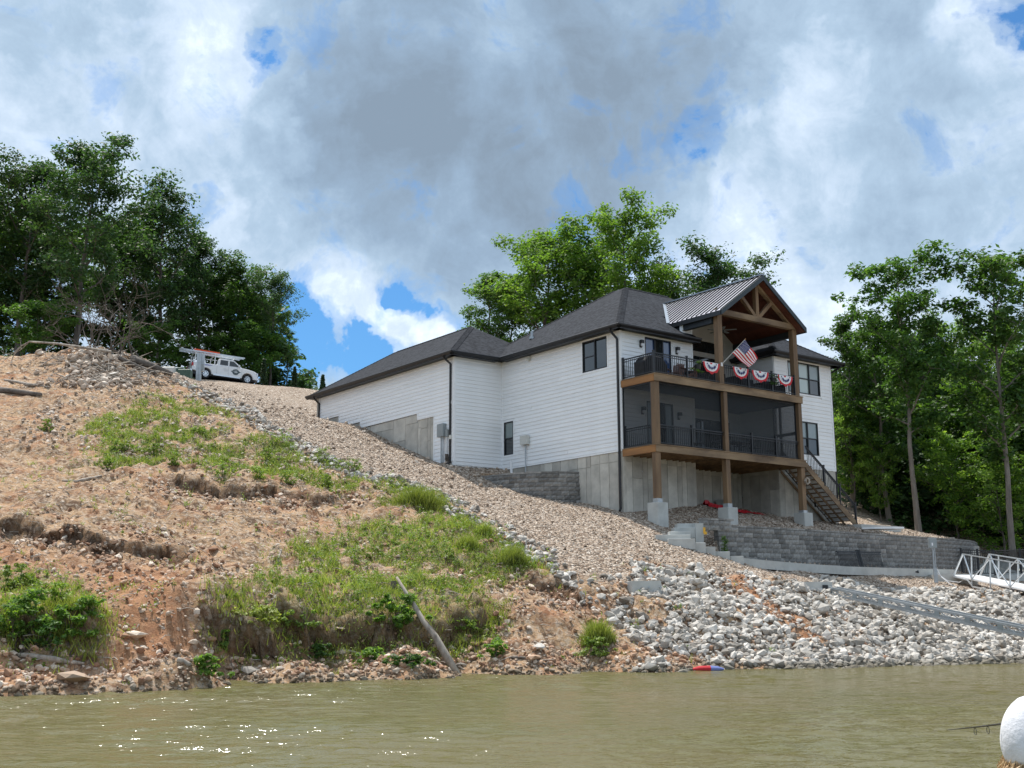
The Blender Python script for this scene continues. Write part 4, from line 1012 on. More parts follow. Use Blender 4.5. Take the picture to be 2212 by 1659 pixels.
def plant_tree(kind, px, Y, top_px, label, name='tree', group='', H0=None, rz=None, wide=1.0, base_z=None):
    p = at(px, 1000, Y); z = ground_z(p[0], Y) if base_z is None else base_z
    tz = at(px, top_px + 22, Y)[2]; H0 = {'oak': 17, 'oak2': 17, 'dense': 14, 'airy': 18, 'lite': 16, 'under': 8, 'maple': 9, 'tallbare': 17}[kind]
    s = (tz - z) / (H0 * .97); r = empty(name, (p[0], Y, z), rz if rz is not None else R_.uniform(0, 6.28)); r.scale = (s * wide, s * wide, s)
    tag(r, label, 'tree', group or GT)
    tm, cm = TK[kind]; link('trunk', tm, r); link('crown', cm, r); return r
TREES = [
    ('oak', 150, 88, 298, 'tall open-crowned oak rising behind the brush heap, highest tree on the left', 'oak_tree', 1.0),
    ('oak2', 15, 96, 330, 'dark oak cut by the left edge of the picture', 'oak_tree', 1.0),
    ('oak2', 330, 98, 402, 'round dark tree to the right of the tallest oak', 'oak_tree', 1.05),
    ('dense', 250, 104, 470, 'dark tree filling the gap between the tallest oak and the round tree', 'broadleaf_tree', 1.1),
    ('oak', 415, 102, 500, 'dark tree standing behind the tailgate of the white pickup', 'oak_tree', 1.0),
    ('dense', 495, 103, 560, 'bushy tree directly behind the cab of the white pickup', 'broadleaf_tree', 1.1),
    ('oak2', 575, 101, 572, 'tree with ragged outline over the nose of the white pickup', 'oak_tree', .85),
    ('airy', 612, 104, 690, 'small thin tree at the right end of the left grove', 'slender_tree', .9),
    ('dense', 80, 106, 480, 'dark tree low between the two leftmost oaks', 'broadleaf_tree', 1.2),
    ('dense', -60, 100, 420, 'dark tree leaning in at the far left edge', 'broadleaf_tree', 1.2),
    ('under', 440, 97.5, 715, 'low pale green tree touching the ladder rack of the pickup', 'understorey_tree', 1.2),
    ('under', 330, 92, 690, 'low dark tree behind the right end of the brush heap', 'understorey_tree', 1.3),
    ('under', 60, 86, 640, 'low dark tree behind the left end of the brush heap', 'understorey_tree', 1.4),
    ('under', 545, 99.5, 700, 'low tree behind the front wheel of the pickup', 'understorey_tree', 1.3),
    ('lite', 1185, 86, 488, 'bright leafy tree over the garage roof valley', 'broadleaf_tree', 1.15),
    ('airy', 1045, 88, 575, 'open tree at the left end of the group behind the house', 'slender_tree', 1.15),
    ('lite', 1360, 84, 448, 'tallest tree behind the house, above the main roof peak', 'broadleaf_tree', .92),
    ('dense', 1275, 90, 510, 'dense green tree between the two tallest behind the house', 'broadleaf_tree', 1.15),
    ('oak2', 1450, 88, 570, 'dark tree behind the left end of the metal porch roof', 'oak_tree', .95),
    ('oak2', 1575, 84, 525, 'dark tree behind the ridge of the metal porch roof', 'oak_tree', .95),
    ('dense', 1110, 92, 600, 'green tree low behind the garage roof peak', 'broadleaf_tree', 1.0),
    ('tallbare', 1975, 62, 545, 'tall tree with straight pale bare trunk right of the stairs', 'tall_tree', 1.0),
    ('airy', 1915, 66, 680, 'tree with dark trunk just left of the pale bare trunk', 'tall_tree', .95),
    ('tallbare', 2172, 60, 545, 'tall dark-trunked tree near the right edge above the gangway', 'tall_tree', 1.0),
    ('airy', 1835, 68, 665, 'dark trunked tree close against the right corner of the house', 'tall_tree', .9),
    ('airy', 2255, 66, 680, 'tree cut by the right edge of the picture', 'tall_tree', 1.0),
    ('oak2', 1960, 80, 700, 'dark crowned tree behind the pale bare trunk', 'oak_tree', .95),
    ('dense', 2090, 76, 740, 'full green tree between the two tall right-hand trunks', 'broadleaf_tree', 1.0),
    ('lite', 2140, 70, 690, 'light green tree left of the tall tree above the gangway', 'broadleaf_tree', .75),
    ('maple', 1895, 65, 960, 'low maple with layered bright leaves beside the stairs', 'maple_tree', .8),
    ('maple', 2060, 64, 930, 'low maple spreading right of the pale bare trunk', 'maple_tree', .9),
    ('maple', 1790, 76, 830, 'light green maple glimpsed behind the right wall of the house', 'maple_tree', .8),
    ('under', 2205, 66, 900, 'low dark tree behind the right-hand fence', 'understorey_tree', 1.2),
    ('maple', 1840, 67, 880, 'bright low maple against the right wall of the house', 'maple_tree', .95),
    ('maple', 2150, 62.5, 1000, 'low bright maple behind the upper end of the gangway', 'maple_tree', 1.1),
    ('dense', 1870, 72, 740, 'full leafy tree between the house corner and the dark trunk', 'broadleaf_tree', .8),
    ('dense', 2010, 74, 690, 'full leafy tree right behind the pale bare trunk', 'broadleaf_tree', .8),
    ('lite', 2210, 72, 700, 'light green tree filling the right edge of the picture', 'broadleaf_tree', .8),
    ('under', 1985, 72, 860, 'low dark tree behind the pale bare trunk', 'understorey_tree', 1.3),
]
for kind, px, Y, tp_, lab, nm, wd_ in TREES: plant_tree(kind, px, Y, tp_, lab, nm, wide=wd_)
# columnar cedars on the brow
for px, Y, tp_, lab in ((562, 92, 775, 'dark columnar cedar just right of the white pickup'), (630, 84, 792, 'dark columnar cedar standing on the gravel skyline'), (692, 74, 810, 'small columnar cedar above the garage eave')):
    p = at(px, 1000, Y); z = ground_z(p[0], Y); tz = at(px, tp_, Y)[2]; h = max(tz - z, .9)
    r = tag(empty('cedar_tree', (p[0], Y, z)), lab, 'tree', 'columnar cedars on the brow')
    C = np.array([[0, 0, h * f] for f in np.linspace(.12, .95, 12)]); Rc = np.array([.36 * (1 - .7 * f) + .05 for f in np.linspace(0, 1, 12)]) * h * .42
    V, F = leaves(C, Rc, 1800, .10, NR, .1, 1.6); link('crown', np_mesh('crown', V, F, M['cedar']), r)
    MB().tube([(0, 0, -.3), (0, 0, h * .6)], [.05, .02], 6).build('trunk', M['bark'], r)
# woodland masses behind the trees
def woods(name, boxes, n, size, mat, lab):
    C = []; Rc = []
    for x0, x1, Y0, Y1, t0, t1, k in boxes:
        for i in range(k):
            px = R_.uniform(x0, x1); Y = R_.uniform(Y0, Y1); p = at(px, 1000, Y); g = ground_z(p[0], Y)
            f = (px - x0) / (x1 - x0); tz = at(px, t0 + (t1 - t0) * f, Y)[2]
            h = (tz - g) * R_.random() ** .8; C.append((p[0], Y, g + max(h, .4) - .5)); Rc.append(R_.uniform(1.0, 1.9))
    V, F = leaves(np.array(C), np.array(Rc), n, size, NR)
    tag(link(name, np_mesh(name, V, F, mat)), lab, 'woodland', kind='stuff')
woods('woodland', [(-150, 300, 104, 116, 470, 480, 260), (300, 600, 104, 114, 500, 660, 170), (560, 660, 100, 108, 700, 800, 24)], 34000, .42, M['leaf_dark'], 'dense dark woodland behind the trees on the left')
woods('woodland', [(1790, 2350, 74, 88, 800, 800, 330), (1815, 2400, 66, 74, 940, 940, 190)], 56000, .32, M['leaf_dark'], 'dense dark woodland behind the trees on the right')
# ------------------------------------------------------------------ rocks
ICO = None
def ico():
    bm = bmesh.new(); bmesh.ops.create_icosphere(bm, subdivisions=1, radius=1); v = np.array([list(a.co) for a in bm.verts]); f = np.array([[w_.index for w_ in a.verts] for a in bm.faces]); bm.free(); return v, f
IV, IF = ico()
def rock_shape(rng, ang=.32):
    """angular stone: sphere cut by random planes"""
    v = IV.copy() * np.array([1.25, 1.0, .72]) * (1 + .12 * rng.normal(size=(len(IV), 1)))
    for _ in range(7):
        n = rng.normal(size=3); n /= np.linalg.norm(n); d = v @ n; lim = rng.uniform(.45, .8); ov = np.maximum(d - lim, 0); v -= ov[:, None] * n
    return v
ROCKS = [rock_shape(np.random.default_rng(100 + i)) for i in range(14)]
def rotm(rng, n):
    a = rng.random(n) * 6.283; t1 = rng.normal(size=n) * .45; t2 = rng.normal(size=n) * .45
    ca, sa, c1, s1, c2, s2 = np.cos(a), np.sin(a), np.cos(t1), np.sin(t1), np.cos(t2), np.sin(t2); o = np.zeros(n); l = np.ones(n)
    Rz = np.stack([ca, -sa, o, sa, ca, o, o, o, l], 1).reshape(-1, 3, 3); Rx = np.stack([l, o, o, o, c1, -s1, o, s1, c1], 1).reshape(-1, 3, 3); Ry = np.stack([c2, o, s2, o, l, o, -s2, o, c2], 1).reshape(-1, 3, 3)
    return Rz @ Rx @ Ry
def rockmat(name, c1, c2, c3, dirt=.0):
    m_, t, b = principled(name); g = N(t, 'ShaderNodeNewGeometry'); oi = N(t, 'ShaderNodeObjectInfo'); tcn = N(t, 'ShaderNodeTexCoord')
    r = math_(t, 'FRACT', math_(t, 'ADD', g.outputs['Random Per Island'], oi.outputs['Random']))
    c = ramp(t, r, [(0, c1), (.25, c2), (.85, c3), (1, tuple(min(1, v * 1.25) for v in c3))])
    geo_p = g.outputs['Position']
    c = mixc(t, ramp(t, noise(t, geo_p, 9, 5, .7), [(.4, 0), (.75, .5)]), c, tuple(v * .55 for v in c2))
    sp_ = N(t, 'ShaderNodeSeparateXYZ'); L(t, geo_p, sp_.inputs[0])
    c = mixc(t, ramp(t, sp_.outputs[2], [(0, .8), (.10, .75), (.24, 0)]), c, (.10, .085, .055))   # wet, algae-stained at the waterline
    L(t, c, b.inputs['Base Color']); b.inputs['Roughness'].default_value = .88
    bn = N(t, 'ShaderNodeBump'); bn.inputs['Strength'].default_value = .5; bn.inputs['Distance'].default_value = .03; L(t, noise(t, geo_p, 18, 4, .7), bn.inputs['Height']); L(t, bn.outputs[0], b.inputs['Normal']); return m_
M['rip'] = rockmat('limestone_riprap', (.15, .125, .10), (.35, .318, .275), (.60, .56, .505))
M['tan'] = rockmat('tan_field_stone', (.24, .155, .10), (.46, .34, .245), (.68, .57, .46))
M['gravelrock'] = rockmat('gravel_stone', (.18, .125, .09), (.42, .32, .24), (.68, .58, .48))
M['redrock'] = rockmat('red_clay_clod', (.20, .10, .055), (.36, .20, .12), (.50, .33, .22))
def rocks_mesh(name, P, s, mat, rng, sink=.15, variants=ROCKS):
    n = len(P); R3 = rotm(rng, n); vi = rng.integers(0, len(variants), n); A = np.array(variants)[vi]
    V = np.einsum('nij,nkj->nki', R3, A * s[:, None, None]) + P[:, None] + np.array([0, 0, 1])[None, None] * (s * (.5 - sink))[:, None, None]
    F = (IF[None] + (np.arange(n) * len(IV))[:, None, None]).reshape(-1, 3)
    return np_mesh(name, V.reshape(-1, 3), F, mat)
OCT = (np.array([[1, 0, 0], [-1, 0, 0], [0, 1, 0], [0, -1, 0], [0, 0, .7], [0, 0, -.5]], float), np.array([[0, 2, 4], [2, 1, 4], [1, 3, 4], [3, 0, 4]]))
def pebbles(name, P, s, mat, rng):
    n = len(P); R3 = rotm(rng, n); A = OCT[0][None] * (1 + .3 * rng.normal(size=(n, 6, 1))) * np.array([1.3, .9, 1])
    V = np.einsum('nij,nkj->nki', R3, A * s[:, None, None]) + P[:, None] + np.array([0, 0, 1])[None, None] * (s * .2)[:, None, None]
    F = (OCT[1][None] + (np.arange(n) * 6)[:, None, None]).reshape(-1, 3)
    return np_mesh(name, V.reshape(-1, 3), F, mat)
def sample_region(n, x0, x1, y0, y1, fn, rng):
    X = rng.uniform(x0, x1, n); Y = rng.uniform(y0, y1, n); k = rng.random(n) < fn(X, Y); X = X[k]; Y = Y[k]
    return np.stack([X, Y, thf(X, Y)], 1)
def f_rip(X, Y):
    e = edgedist(X, Y, R_RIP) + fbm(X * .9, Y * .9, 3, 71) * 1.0; ero = smooth(-.2, .25, edgedist(X, Y, R_ERO) + fbm(X * 1.3, Y * 1.3, 3, 72) * .7)
    up_ = smooth(0, 3.0, e); dens = smooth(-.1, .3, e) * (1 - .82 * ero)
    bld = smooth(-.1, .15, fbm(X * .7, Y * .7, 3, 74) + .42 + (up_ - .5) * .6); return dens * bld
P_r = sample_region(54000, 3, 30, 31, 53, f_rip, NR)
P_r = P_r[(P_r[:, 2] > -.25)]
s_r = .06 + .105 * NR.random(len(P_r)) ** 1.7 + .09 * (NR.random(len(P_r)) < .08)
STR_XY = np.array([p[:2] for p in STRIP])
def f_strip(X, Y):
    d, tt = polydist(X, Y, STR_XY); wd_ = .72 - .3 * smooth(9, 13, tt) + .3 * fbm(X * .8, Y * .8, 3, 75); return (np.abs(d) < wd_) * .95
P_s = sample_region(42000, -24, 6, 33, 90, f_strip, NR); s_s = .075 + .11 * NR.random(len(P_s)) ** 1.5
PA_ = np.concatenate([P_r, P_s]); SA_ = np.concatenate([s_r, s_s])
app = SA_ / PA_[:, 1]; order = np.argsort(-app); big = order[:290]; rest = order[290:]
rock_me = []
for i in range(10):
    rock_me.append(np_mesh('stone', ROCKS[i], IF, M['rip']))
for i in big:
    p = PA_[i]; s = SA_[i]
    link('stone', rock_me[int(i) % 10], ground, loc=(p[0], p[1], p[2] + s * .35), rot=(NR.normal() * .4, NR.normal() * .4, NR.random() * 6.28), sc=(s, s, s))
o = link('riprap_stones', rocks_mesh('riprap_stones', PA_[rest], SA_[rest], M['rip'], NR), ground); o['kind'] = 'stuff'
# scattered field stones and clods on the bare soil
def f_soil(X, Y):
    g, gr, rd = masks(X, Y); beach = smooth(1.0, .1, thf(X, Y)); return np.clip((1 - g) * (.05 + .4 * rd * .5 + .8 * beach + .75 * smooth(.05, .4, fbm(X * .6, Y * .6, 4, 77))), 0, 1) * (1 - .6 * gr)
P_t = sample_region(60000, -16, 12, 24, 48, f_soil, NR); P_t = P_t[P_t[:, 2] > -.12]; s_t = .022 + .075 * NR.random(len(P_t)) ** 4 + .03 * NR.random(len(P_t))
k = NR.random(len(P_t)) < .55
o = link('field_stones', rocks_mesh('field_stones', P_t[k], s_t[k], M['tan'], NR), ground); o['kind'] = 'stuff'
o = link('clay_clods', rocks_mesh('clay_clods', P_t[~k], s_t[~k] * 1.1, M['redrock'], NR), ground); o['kind'] = 'stuff'
P_t = sample_region(30000, -22, 0, 46, 68, lambda X, Y: np.clip(f_soil(X, Y) * 1.6 + .08, 0, 1), NR); s_t = .03 + .11 * NR.random(len(P_t)) ** 4
o = link('field_stones', rocks_mesh('field_stones', P_t, s_t, M['gravelrock'], NR), ground); o['kind'] = 'stuff'
cl_ = []
for P, h, g_r in LED_W:
    Lp = sum(np.linalg.norm(b_ - a) for a, b_ in zip(P[:-1], P[1:]))
    for _ in range(int(Lp * 46)):
        i = R_.randrange(len(P) - 1); q = P[i] + (P[i + 1] - P[i]) * R_.random(); x = q[0] + R_.gauss(0, .1); y = q[1] + R_.uniform(-.95, .12); cl_.append((x, y, ground_z(x, y)))
cl_ = np.array(cl_); k = NR.random(len(cl_)) < .5; s_c = .03 + .10 * NR.random(len(cl_)) ** 2.5
for kk, mt, nm_ in ((k, 'redrock', 'clay_clods'), (~k, 'tan', 'field_stones')):
    o = link(nm_, rocks_mesh(nm_, cl_[kk], s_c[kk], M[mt], NR), ground); o['kind'] = 'stuff'
def f_grv(X, Y): return smooth(-.1, .3, edgedist(X, Y, R_GRAVEL)) * .9
P_g = sample_region(70000, -14, 24, 37, 60, f_grv, NR)
P_g = np.concatenate([P_g, sample_region(9000, -26, -8, 58, 95, f_grv, NR)])
# keep pebbles out of the house footprint
d_ = P_g - HC; uu = d_ @ HF; vv = d_ @ HS; P_g = P_g[~(((uu > 0.02) & (uu < 14) & (vv > 1.9)) | ((uu > .02) & (uu < 4.5) & (vv > 0)) | ((uu > -2.88) & (uu < 6) & (vv > 8.9)))]
o = link('gravel_stones', pebbles('gravel_stones', P_g, .022 + .030 * NR.random(len(P_g)) ** 2, M['gravelrock'], NR), ground); o['kind'] = 'stuff'
# ------------------------------------------------------------------ grass and weeds
def f_green(X, Y):
    g, gr, rd = masks(X, Y); return gr * .95 + (1 - g) * .012
P_v = sample_region(90000, -19, 8, 25, 66, f_green, NR); P_v = P_v[P_v[:, 2] > .15]
P_v = P_v[:38000]; n = len(P_v); nb_ = 6
B = np.repeat(P_v, nb_, 0) + np.c_[NR.normal(size=(n * nb_, 2)) * .07, np.zeros(n * nb_) - .02]
hgt = np.repeat(.07 + .20 * NR.random(n) ** 1.7 * (.5 + fbm(P_v[:, 0] * .7, P_v[:, 1] * .7, 2, 81) + .5), nb_) * (.6 + .6 * NR.random(n * nb_))
az = NR.random(n * nb_) * 6.283; wv2 = .010 + .012 * NR.random(n * nb_)
side = np.c_[np.cos(az), np.sin(az), np.zeros(n * nb_)] * wv2[:, None]; ln = np.c_[NR.normal(size=(n * nb_, 2)) * .45, np.ones(n * nb_)]
tip = B + ln * hgt[:, None]; V = np.stack([B - side, B + side, tip], 1).reshape(-1, 3)
tag(link('grass', np_mesh('grass', V, np.arange(len(V)).reshape(-1, 3), M['grass'])), 'sparse yellow-green grass on the slope', 'grass', kind='stuff')
P_w = sample_region(30000, -19, 8, 25, 66, f_green, NR); P_w = P_w[P_w[:, 2] > .2][:3200]
hh = .10 + .34 * NR.random(len(P_w)) ** 2.2
C = np.concatenate([P_w + np.c_[np.zeros((len(P_w), 2)), hh * f] for f in (.35, .8)]); Rc = np.concatenate([hh * .6, hh * .45])
V, F = leaves(C, Rc, 76000, .052, NR, .5, 1.5)
tag(link('weeds', np_mesh('weeds', V, F, M['weed'])), 'leafy green weeds scattered through the grass', 'weeds', kind='stuff')
# roots and dead stems hanging from the cut bank
# grass fringe leaning over the brow of the cut banks
fb = []
for P, h, g_r in LED_W[:2]:
    for _ in range(2600):
        i = R_.randrange(len(P) - 1); q = P[i] + (P[i + 1] - P[i]) * R_.random(); x = q[0] + R_.gauss(0, .15); y = q[1] + R_.uniform(-.35, .9); z = ground_z(x, y) if _ % 4 == 0 else z
        if _ % 4: x = xp + R_.gauss(0, .12); y = yp + R_.gauss(0, .12)
        else: xp, yp = x, y
        hb = R_.uniform(.15, .42); a_ = R_.uniform(0, 6.28); fb += [(x - .014 * math.cos(a_), y - .014 * math.sin(a_), z - .05), (x + .014 * math.cos(a_), y + .014 * math.sin(a_), z - .05), (x + R_.gauss(0, .12), y - R_.uniform(0, .25), z + hb * R_.uniform(.3, 1))]
tag(link('grass', np_mesh('grass', np.array(fb), np.arange(len(fb)).reshape(-1, 3), M['grass'])), 'grass fringe leaning over the undercut bank', 'grass', kind='stuff')
rt = MB()
for P, h, g_r in LED_W[:2]:
    for _ in range(150):
        i = R_.randrange(len(P) - 1); q = P[i] + (P[i + 1] - P[i]) * R_.random(); y = q[1] + R_.uniform(-.45, .1); x = q[0]; z = ground_z(x, y) + .05
        Lr = R_.uniform(.15, .5); dx = R_.uniform(-.2, .2); r_ = R_.uniform(.005, .012)
        rt.tube([(x, y, z), (x + dx * .3, y - .14, z - Lr * .35), (x + dx, y - .16 - R_.random() * .1, z - Lr)], [r_, r_ * .7, r_ * .3], 4, cap=False)
tag(rt.build('roots', M['bark']), 'dark roots hanging from the undercut bank', 'roots', kind='stuff')
# ------------------------------------------------------------------ retaining walls of split-face block
def block_mesh(Lb, seed, hb=.195, db=.26):
    rng = np.random.default_rng(seed); nx_, nz_ = 4, 3; vs = []; fs = []
    for j in range(nz_):
        for i in range(nx_):
            e = (i in (0, nx_ - 1)) or (j in (0, nz_ - 1)); y = -.005 if e else -.035 - .022 * rng.random()
            vs.append((Lb * (i / (nx_ - 1)) * .985 + .003, y, hb * (j / (nz_ - 1)) * .965))
    for j in range(nz_ - 1):
        for i in range(nx_ - 1): a = j * nx_ + i; fs.append((a, a + 1, a + nx_ + 1, a + nx_))
    b0 = len(vs); x0, x1 = vs[0][0], vs[nx_ - 1][0]; zt = vs[-1][2]
    vs += [(x0, db, 0), (x1, db, 0), (x1, db, zt), (x0, db, zt)]
    tl = (nz_ - 1) * nx_
    fs += [(b0, b0 + 3, tl, nx_, 0), (nx_ - 1, 2 * nx_ - 1, tl + nx_ - 1, b0 + 2, b0 + 1), tuple([tl + i for i in range(nx_)]) + (b0 + 2, b0 + 3), tuple([nx_ - 1 - i for i in range(nx_)]) + (b0, b0 + 1), (b0 + 1, b0 + 2, b0 + 3, b0)]
    m_ = MB().add(vs, fs); return m_.mesh('block', M['block'])
BL = {}
for li in (.24, .30, .36, .42, .46):
    BL[li] = [block_mesh(li, int(li * 100) + k) for k in range(2)]
CAPB = [MB().box(.003, .397, -.03, .27, 0, .075).mesh('cap_block', M['block'])]
def block_wall(name, path, z0, courses, label, zstep=None, cap=True, limit=290, batter=.012, seedn=3):
    """path: list of world xy; blocks follow it course by course"""
    rr = random.Random(seedn); path = [np.array(p[:2], float) for p in path]
    # smooth the path (chaikin)
    for _ in range(2):
        q = [path[0]]
        for a, b_ in zip(path[:-1], path[1:]): q += [a * .75 + b_ * .25, a * .25 + b_ * .75]
        path = q + [path[-1]]
    seg = [np.linalg.norm(b_ - a) for a, b_ in zip(path[:-1], path[1:])]; cum = np.r_[0, np.cumsum(seg)]; Lt = cum[-1]
    def pt(s_):
        i = min(max(int(np.searchsorted(cum, s_) - 1), 0), len(seg) - 1); t_ = (s_ - cum[i]) / seg[i]; d = (path[i + 1] - path[i]) / seg[i]; return path[i] + (path[i + 1] - path[i]) * t_, d
    w_ = tag(empty(name, (path[0][0], path[0][1], z0)), label, 'retaining wall'); base = Vector((path[0][0], path[0][1], z0))
    items = []
    for c_ in range(courses + (1 if cap else 0)):
        s_ = -rr.uniform(0, .3); iscap = c_ == courses
        while s_ < Lt - .12:
            li = .40 if iscap else rr.choice(list(BL)); a = max(s_, 0)
            p, d = pt(min(a + li / 2, Lt)); lo = z0 + c_ * .2
            if zstep is None or zstep(a / Lt, c_): items.append((p - d * li / 2, math.atan2(d[1], d[0]), lo, li, iscap, c_))
            s_ = a + li + .004
    items.sort(key=lambda q: q[0][1]); big_ = items[:limit]; rest_ = items[limit:]
    def off(it): return Vector((it[0][0] - math.sin(it[1]) * batter * it[5] + math.sin(it[1]) * 0, it[0][1] + math.cos(it[1]) * batter * it[5], it[2])) - base
    for it in big_:
        me = CAPB[0] if it[4] else rr.choice(BL[it[3]])
        link('cap_block' if it[4] else 'block', me, w_, loc=off(it) + Vector((0, 0, rr.uniform(-.003, .003))), rot=(0, 0, it[1] + rr.uniform(-.01, .01)))
    if rest_:
        vs = []; fs = []
        for it in rest_:
            me = CAPB[0] if it[4] else rr.choice(BL[it[3]]); Mx = Matrix.Translation(off(it)) @ Matrix.Rotation(it[1], 4, 'Z'); b0 = len(vs)
            vs += [tuple(Mx @ v.co) for v in me.vertices]; fs += [tuple(b0 + i for i in p.vertices) for p in me.polygons]
        me = bpy.data.meshes.new('blocks'); me.from_pydata(vs, [], fs); me.materials.append(M['block']); o = link('blocks', me, w_); o['kind'] = 'stuff'
    return w_
big_path = [p[:2] for p in wall_w]
block_wall('retaining_wall', big_path, WB + CAMZ - .02, 8, 'long grey split-face block wall curving along the terrace below the house')
# short raised return beside the concrete steps
block_wall('retaining_wall', [at(1519, 1150, 45.9), at(1560, 1150, 46.35), at(1578, 1150, 46.6)], WB + CAMZ + 1.42, 2, 'short raised stub of block wall beside the top of the concrete steps', seedn=5)
ups = [hw(*q)[:2] for q in ((-2.35, 8.3, 0), (-2.75, 7.0, 0), (-2.5, 5.2, 0), (-1.7, 3.9, 0), (-.75, 3.05, 0), (.12, 2.86, 0))]
block_wall('retaining_wall', ups, 4.55 + CAMZ, 7, 'low curved block wall against the side of the house under the pale electrical box', seedn=8)
pit = [hw(*q) for q in ((-.1, 3.2, 5.85), (-.8, 3.35, 5.85), (-1.6, 4.2, 5.9), (-2.25, 5.4, 6.0), (-2.4, 7.0, 6.15), (-2.1, 8.4, 6.35), (-.05, 8.6, 6.5))]
tag(MB().prism([tuple(p) for p in pit], (0, 0, -.6), (0, 0, 0)).build('planter_soil', mg), 'gravel fill held behind the low curved block wall', 'gravel bed')
lidp = hw(-.9, 5.3, 6.06)
lid = tag(MB().tube([tuple(lidp), tuple(lidp + [0, 0, .07])], [.62, .6], 20).tube([tuple(lidp + [0, 0, .07]), tuple(lidp + [0, 0, .12])], [.45, .3], 20).build('tank_lid', M['black']), 'flat black round lid on top of the low curved wall', 'lid')
# ------------------------------------------------------------------ concrete steps, walk and pads
cs = tag(empty('concrete_steps', tuple(at(1500, 1170, 45.5))), 'pale concrete steps at the left end of the long block wall', 'steps')
csl = Vector(cs.location)
RZ = lambda x: (2400 + x * .4521) / 1.8228
RZY = lambda y: (1700 + y * .4521) / 1.8228
for x0, x1, y, Y, dep in ((590, 800, 800, 46.4, .8), (560, 745, 835, 45.8, .75), (520, 705, 868, 45.3, .7), (400, 700, 898, 44.8, .8), (510, 745, 932, 44.5, .6), (630, 835, 966, 44.6, .6), (770, 920, 1003, 44.8, .6), (905, 1045, 1043, 45.0, .6), (1050, 1165, 1083, 45.2, .6)):
    a = at(RZ(x0), RZY(y), Y); b_ = at(RZ(x1), RZY(y), Y)
    MB().box(a[0] - csl.x, b_[0] - csl.x, Y - csl.y - .05, Y + dep - csl.y, a[2] - csl.z - .42, a[2] - csl.z).build('step', M['conc2'], cs, bevel=.01)
a = at(RZ(745), RZY(797), 45.75); b_ = at(RZ(815), RZY(797), 45.75); MB().box(a[0] - csl.x, b_[0] - csl.x, 45.7 - csl.y, 46.4 - csl.y, a[2] - csl.z - 1.3, a[2] - csl.z + .0).build('side_wall', M['conc2'], cs)
yb = at(RZ(822), RZY(860), 45.6)
tag(MB().box(yb[0] - .04, yb[0] + .05, 45.52, 45.56, yb[2] - .12, yb[2] + .12).box(yb[0] - .02, yb[0] + .10, 45.5, 45.54, yb[2] - .16, yb[2] - .06).build('safety_tag', M['yellow']), 'small yellow tag hanging beside the concrete steps', 'tag')
walk = MB(); wp_ = [at(x, 1230, Y) for x, Y in ((1590, 45.6), (1650, 46.2), (1740, 47.6), (1830, 49.3), (1930, 51.6), (2030, 53.6), (2062, 54.2))]
zt = WB + CAMZ + .06
zs_ = [zt + .25, zt + .16, zt + .06, zt, zt, zt, zt]
for (p, q, za, zb_) in zip(wp_[:-1], wp_[1:], zs_[:-1], zs_[1:]):
    walk.add([(p[0], p[1], za), (q[0], q[1], zb_), (q[0] + .1, q[1] + 1.0, zb_ + .0), (p[0] - .1, p[1] + 1.1, za), (p[0], p[1], za - .35), (q[0], q[1], zb_ - .35)], [(0, 1, 2, 3), (4, 5, 1, 0)])
tag(walk.build('footpath', M['conc2']), kind='structure')
# pad and slab at the foot of the timber stairs
p = hw(13.6, -1.4, 3.86); pad = MB(); pad.obox(Matrix.Rotation(YAW, 4, 'Z'), -.6, 2.6, -1.2, 1.2, -.5, 0)
tag(pad.build('landing_pad', M['conc2'], loc=tuple(p)), 'concrete pad at the foot of the timber stairs', 'concrete pad')
a = at(1862, 1139, 53.5); sl_ = MB(); pts = [(0, 0), (.5, -.28), (1.4, -.35), (1.9, -.2), (1.95, .1), (1.6, .45), (.6, .6), (.1, .5)]
sl_.prism([(x, y, 0) for x, y in pts], (0, 0, -.09), (0, 0, 0)); tag(sl_.build('kayak_paddle_board', M['pvc'], loc=tuple(a)), 'white flat rounded board lying on gravel right of the timber stairs', 'board')
# pale stone slabs stepping down at the east end of the terrace
for i, (px, py, Y, wd_, lab) in enumerate(((2030, 1162, 60.5, 1.3, 'grey stone slab, highest of the four above the end of the block wall'), (2048, 1172, 59.8, 1.5, 'grey stone slab second from the top above the end of the block wall'), (2078, 1180, 59.2, 1.5, 'grey stone slab third from the top above the end of the block wall'), (2082, 1189, 58.7, 1.4, 'grey stone slab lowest and nearest the end of the block wall'))):
    p = at(px, py, Y); MBs = MB().prism([(-wd_ / 2, -.3, 0), (-wd_ * .3, -.42, 0), (wd_ / 2, -.36, 0), (wd_ * .48, .4, 0), (-wd_ * .45, .35, 0)], (0, 0, -.22), (0, 0, 0))
    tag(MBs.build('stone_slab', M['conc'], loc=tuple(p), rot=(0, 0, .15 * i)), lab, 'stone slab', 'stone slabs at the end of the terrace')
# concrete anchor blocks on the riprap
def anchor(px0, px1, py0, py1, Y, lab, rz):
    a = at(px0, py0, Y); b_ = at(px1, py0, Y); h = (py1 - py0) / FPX * Y; w_ = b_[0] - a[0]
    m_ = MB().box(-w_ * .62, w_ * .38, -.12, .55, -h - .3, 0).prism([(-w_ * .62, -.12, 0), (-w_ * .62, .55, 0), (-w_ * .85, .75, -.05), (-w_ * .85, .4, -.05)], (0, 0, -h - .2), (0, 0, 0))
    o = tag(m_.build('concrete_anchor', M['conc2'], loc=(a[0] + w_ * .62, Y, a[2]), rot=(0, 0, rz)), lab, 'concrete block', 'concrete dock anchors'); return o
anc1 = anchor(1362, 1427, 1255, 1287, 38.6, 'concrete anchor block low on the left edge of the riprap', .1)
for q in (-.05, .35): MB().tube([(q, -.12, -.22), (q, -.2, -.22)], .035, 8).build('anchor_bolt', M['galv'], anc1)
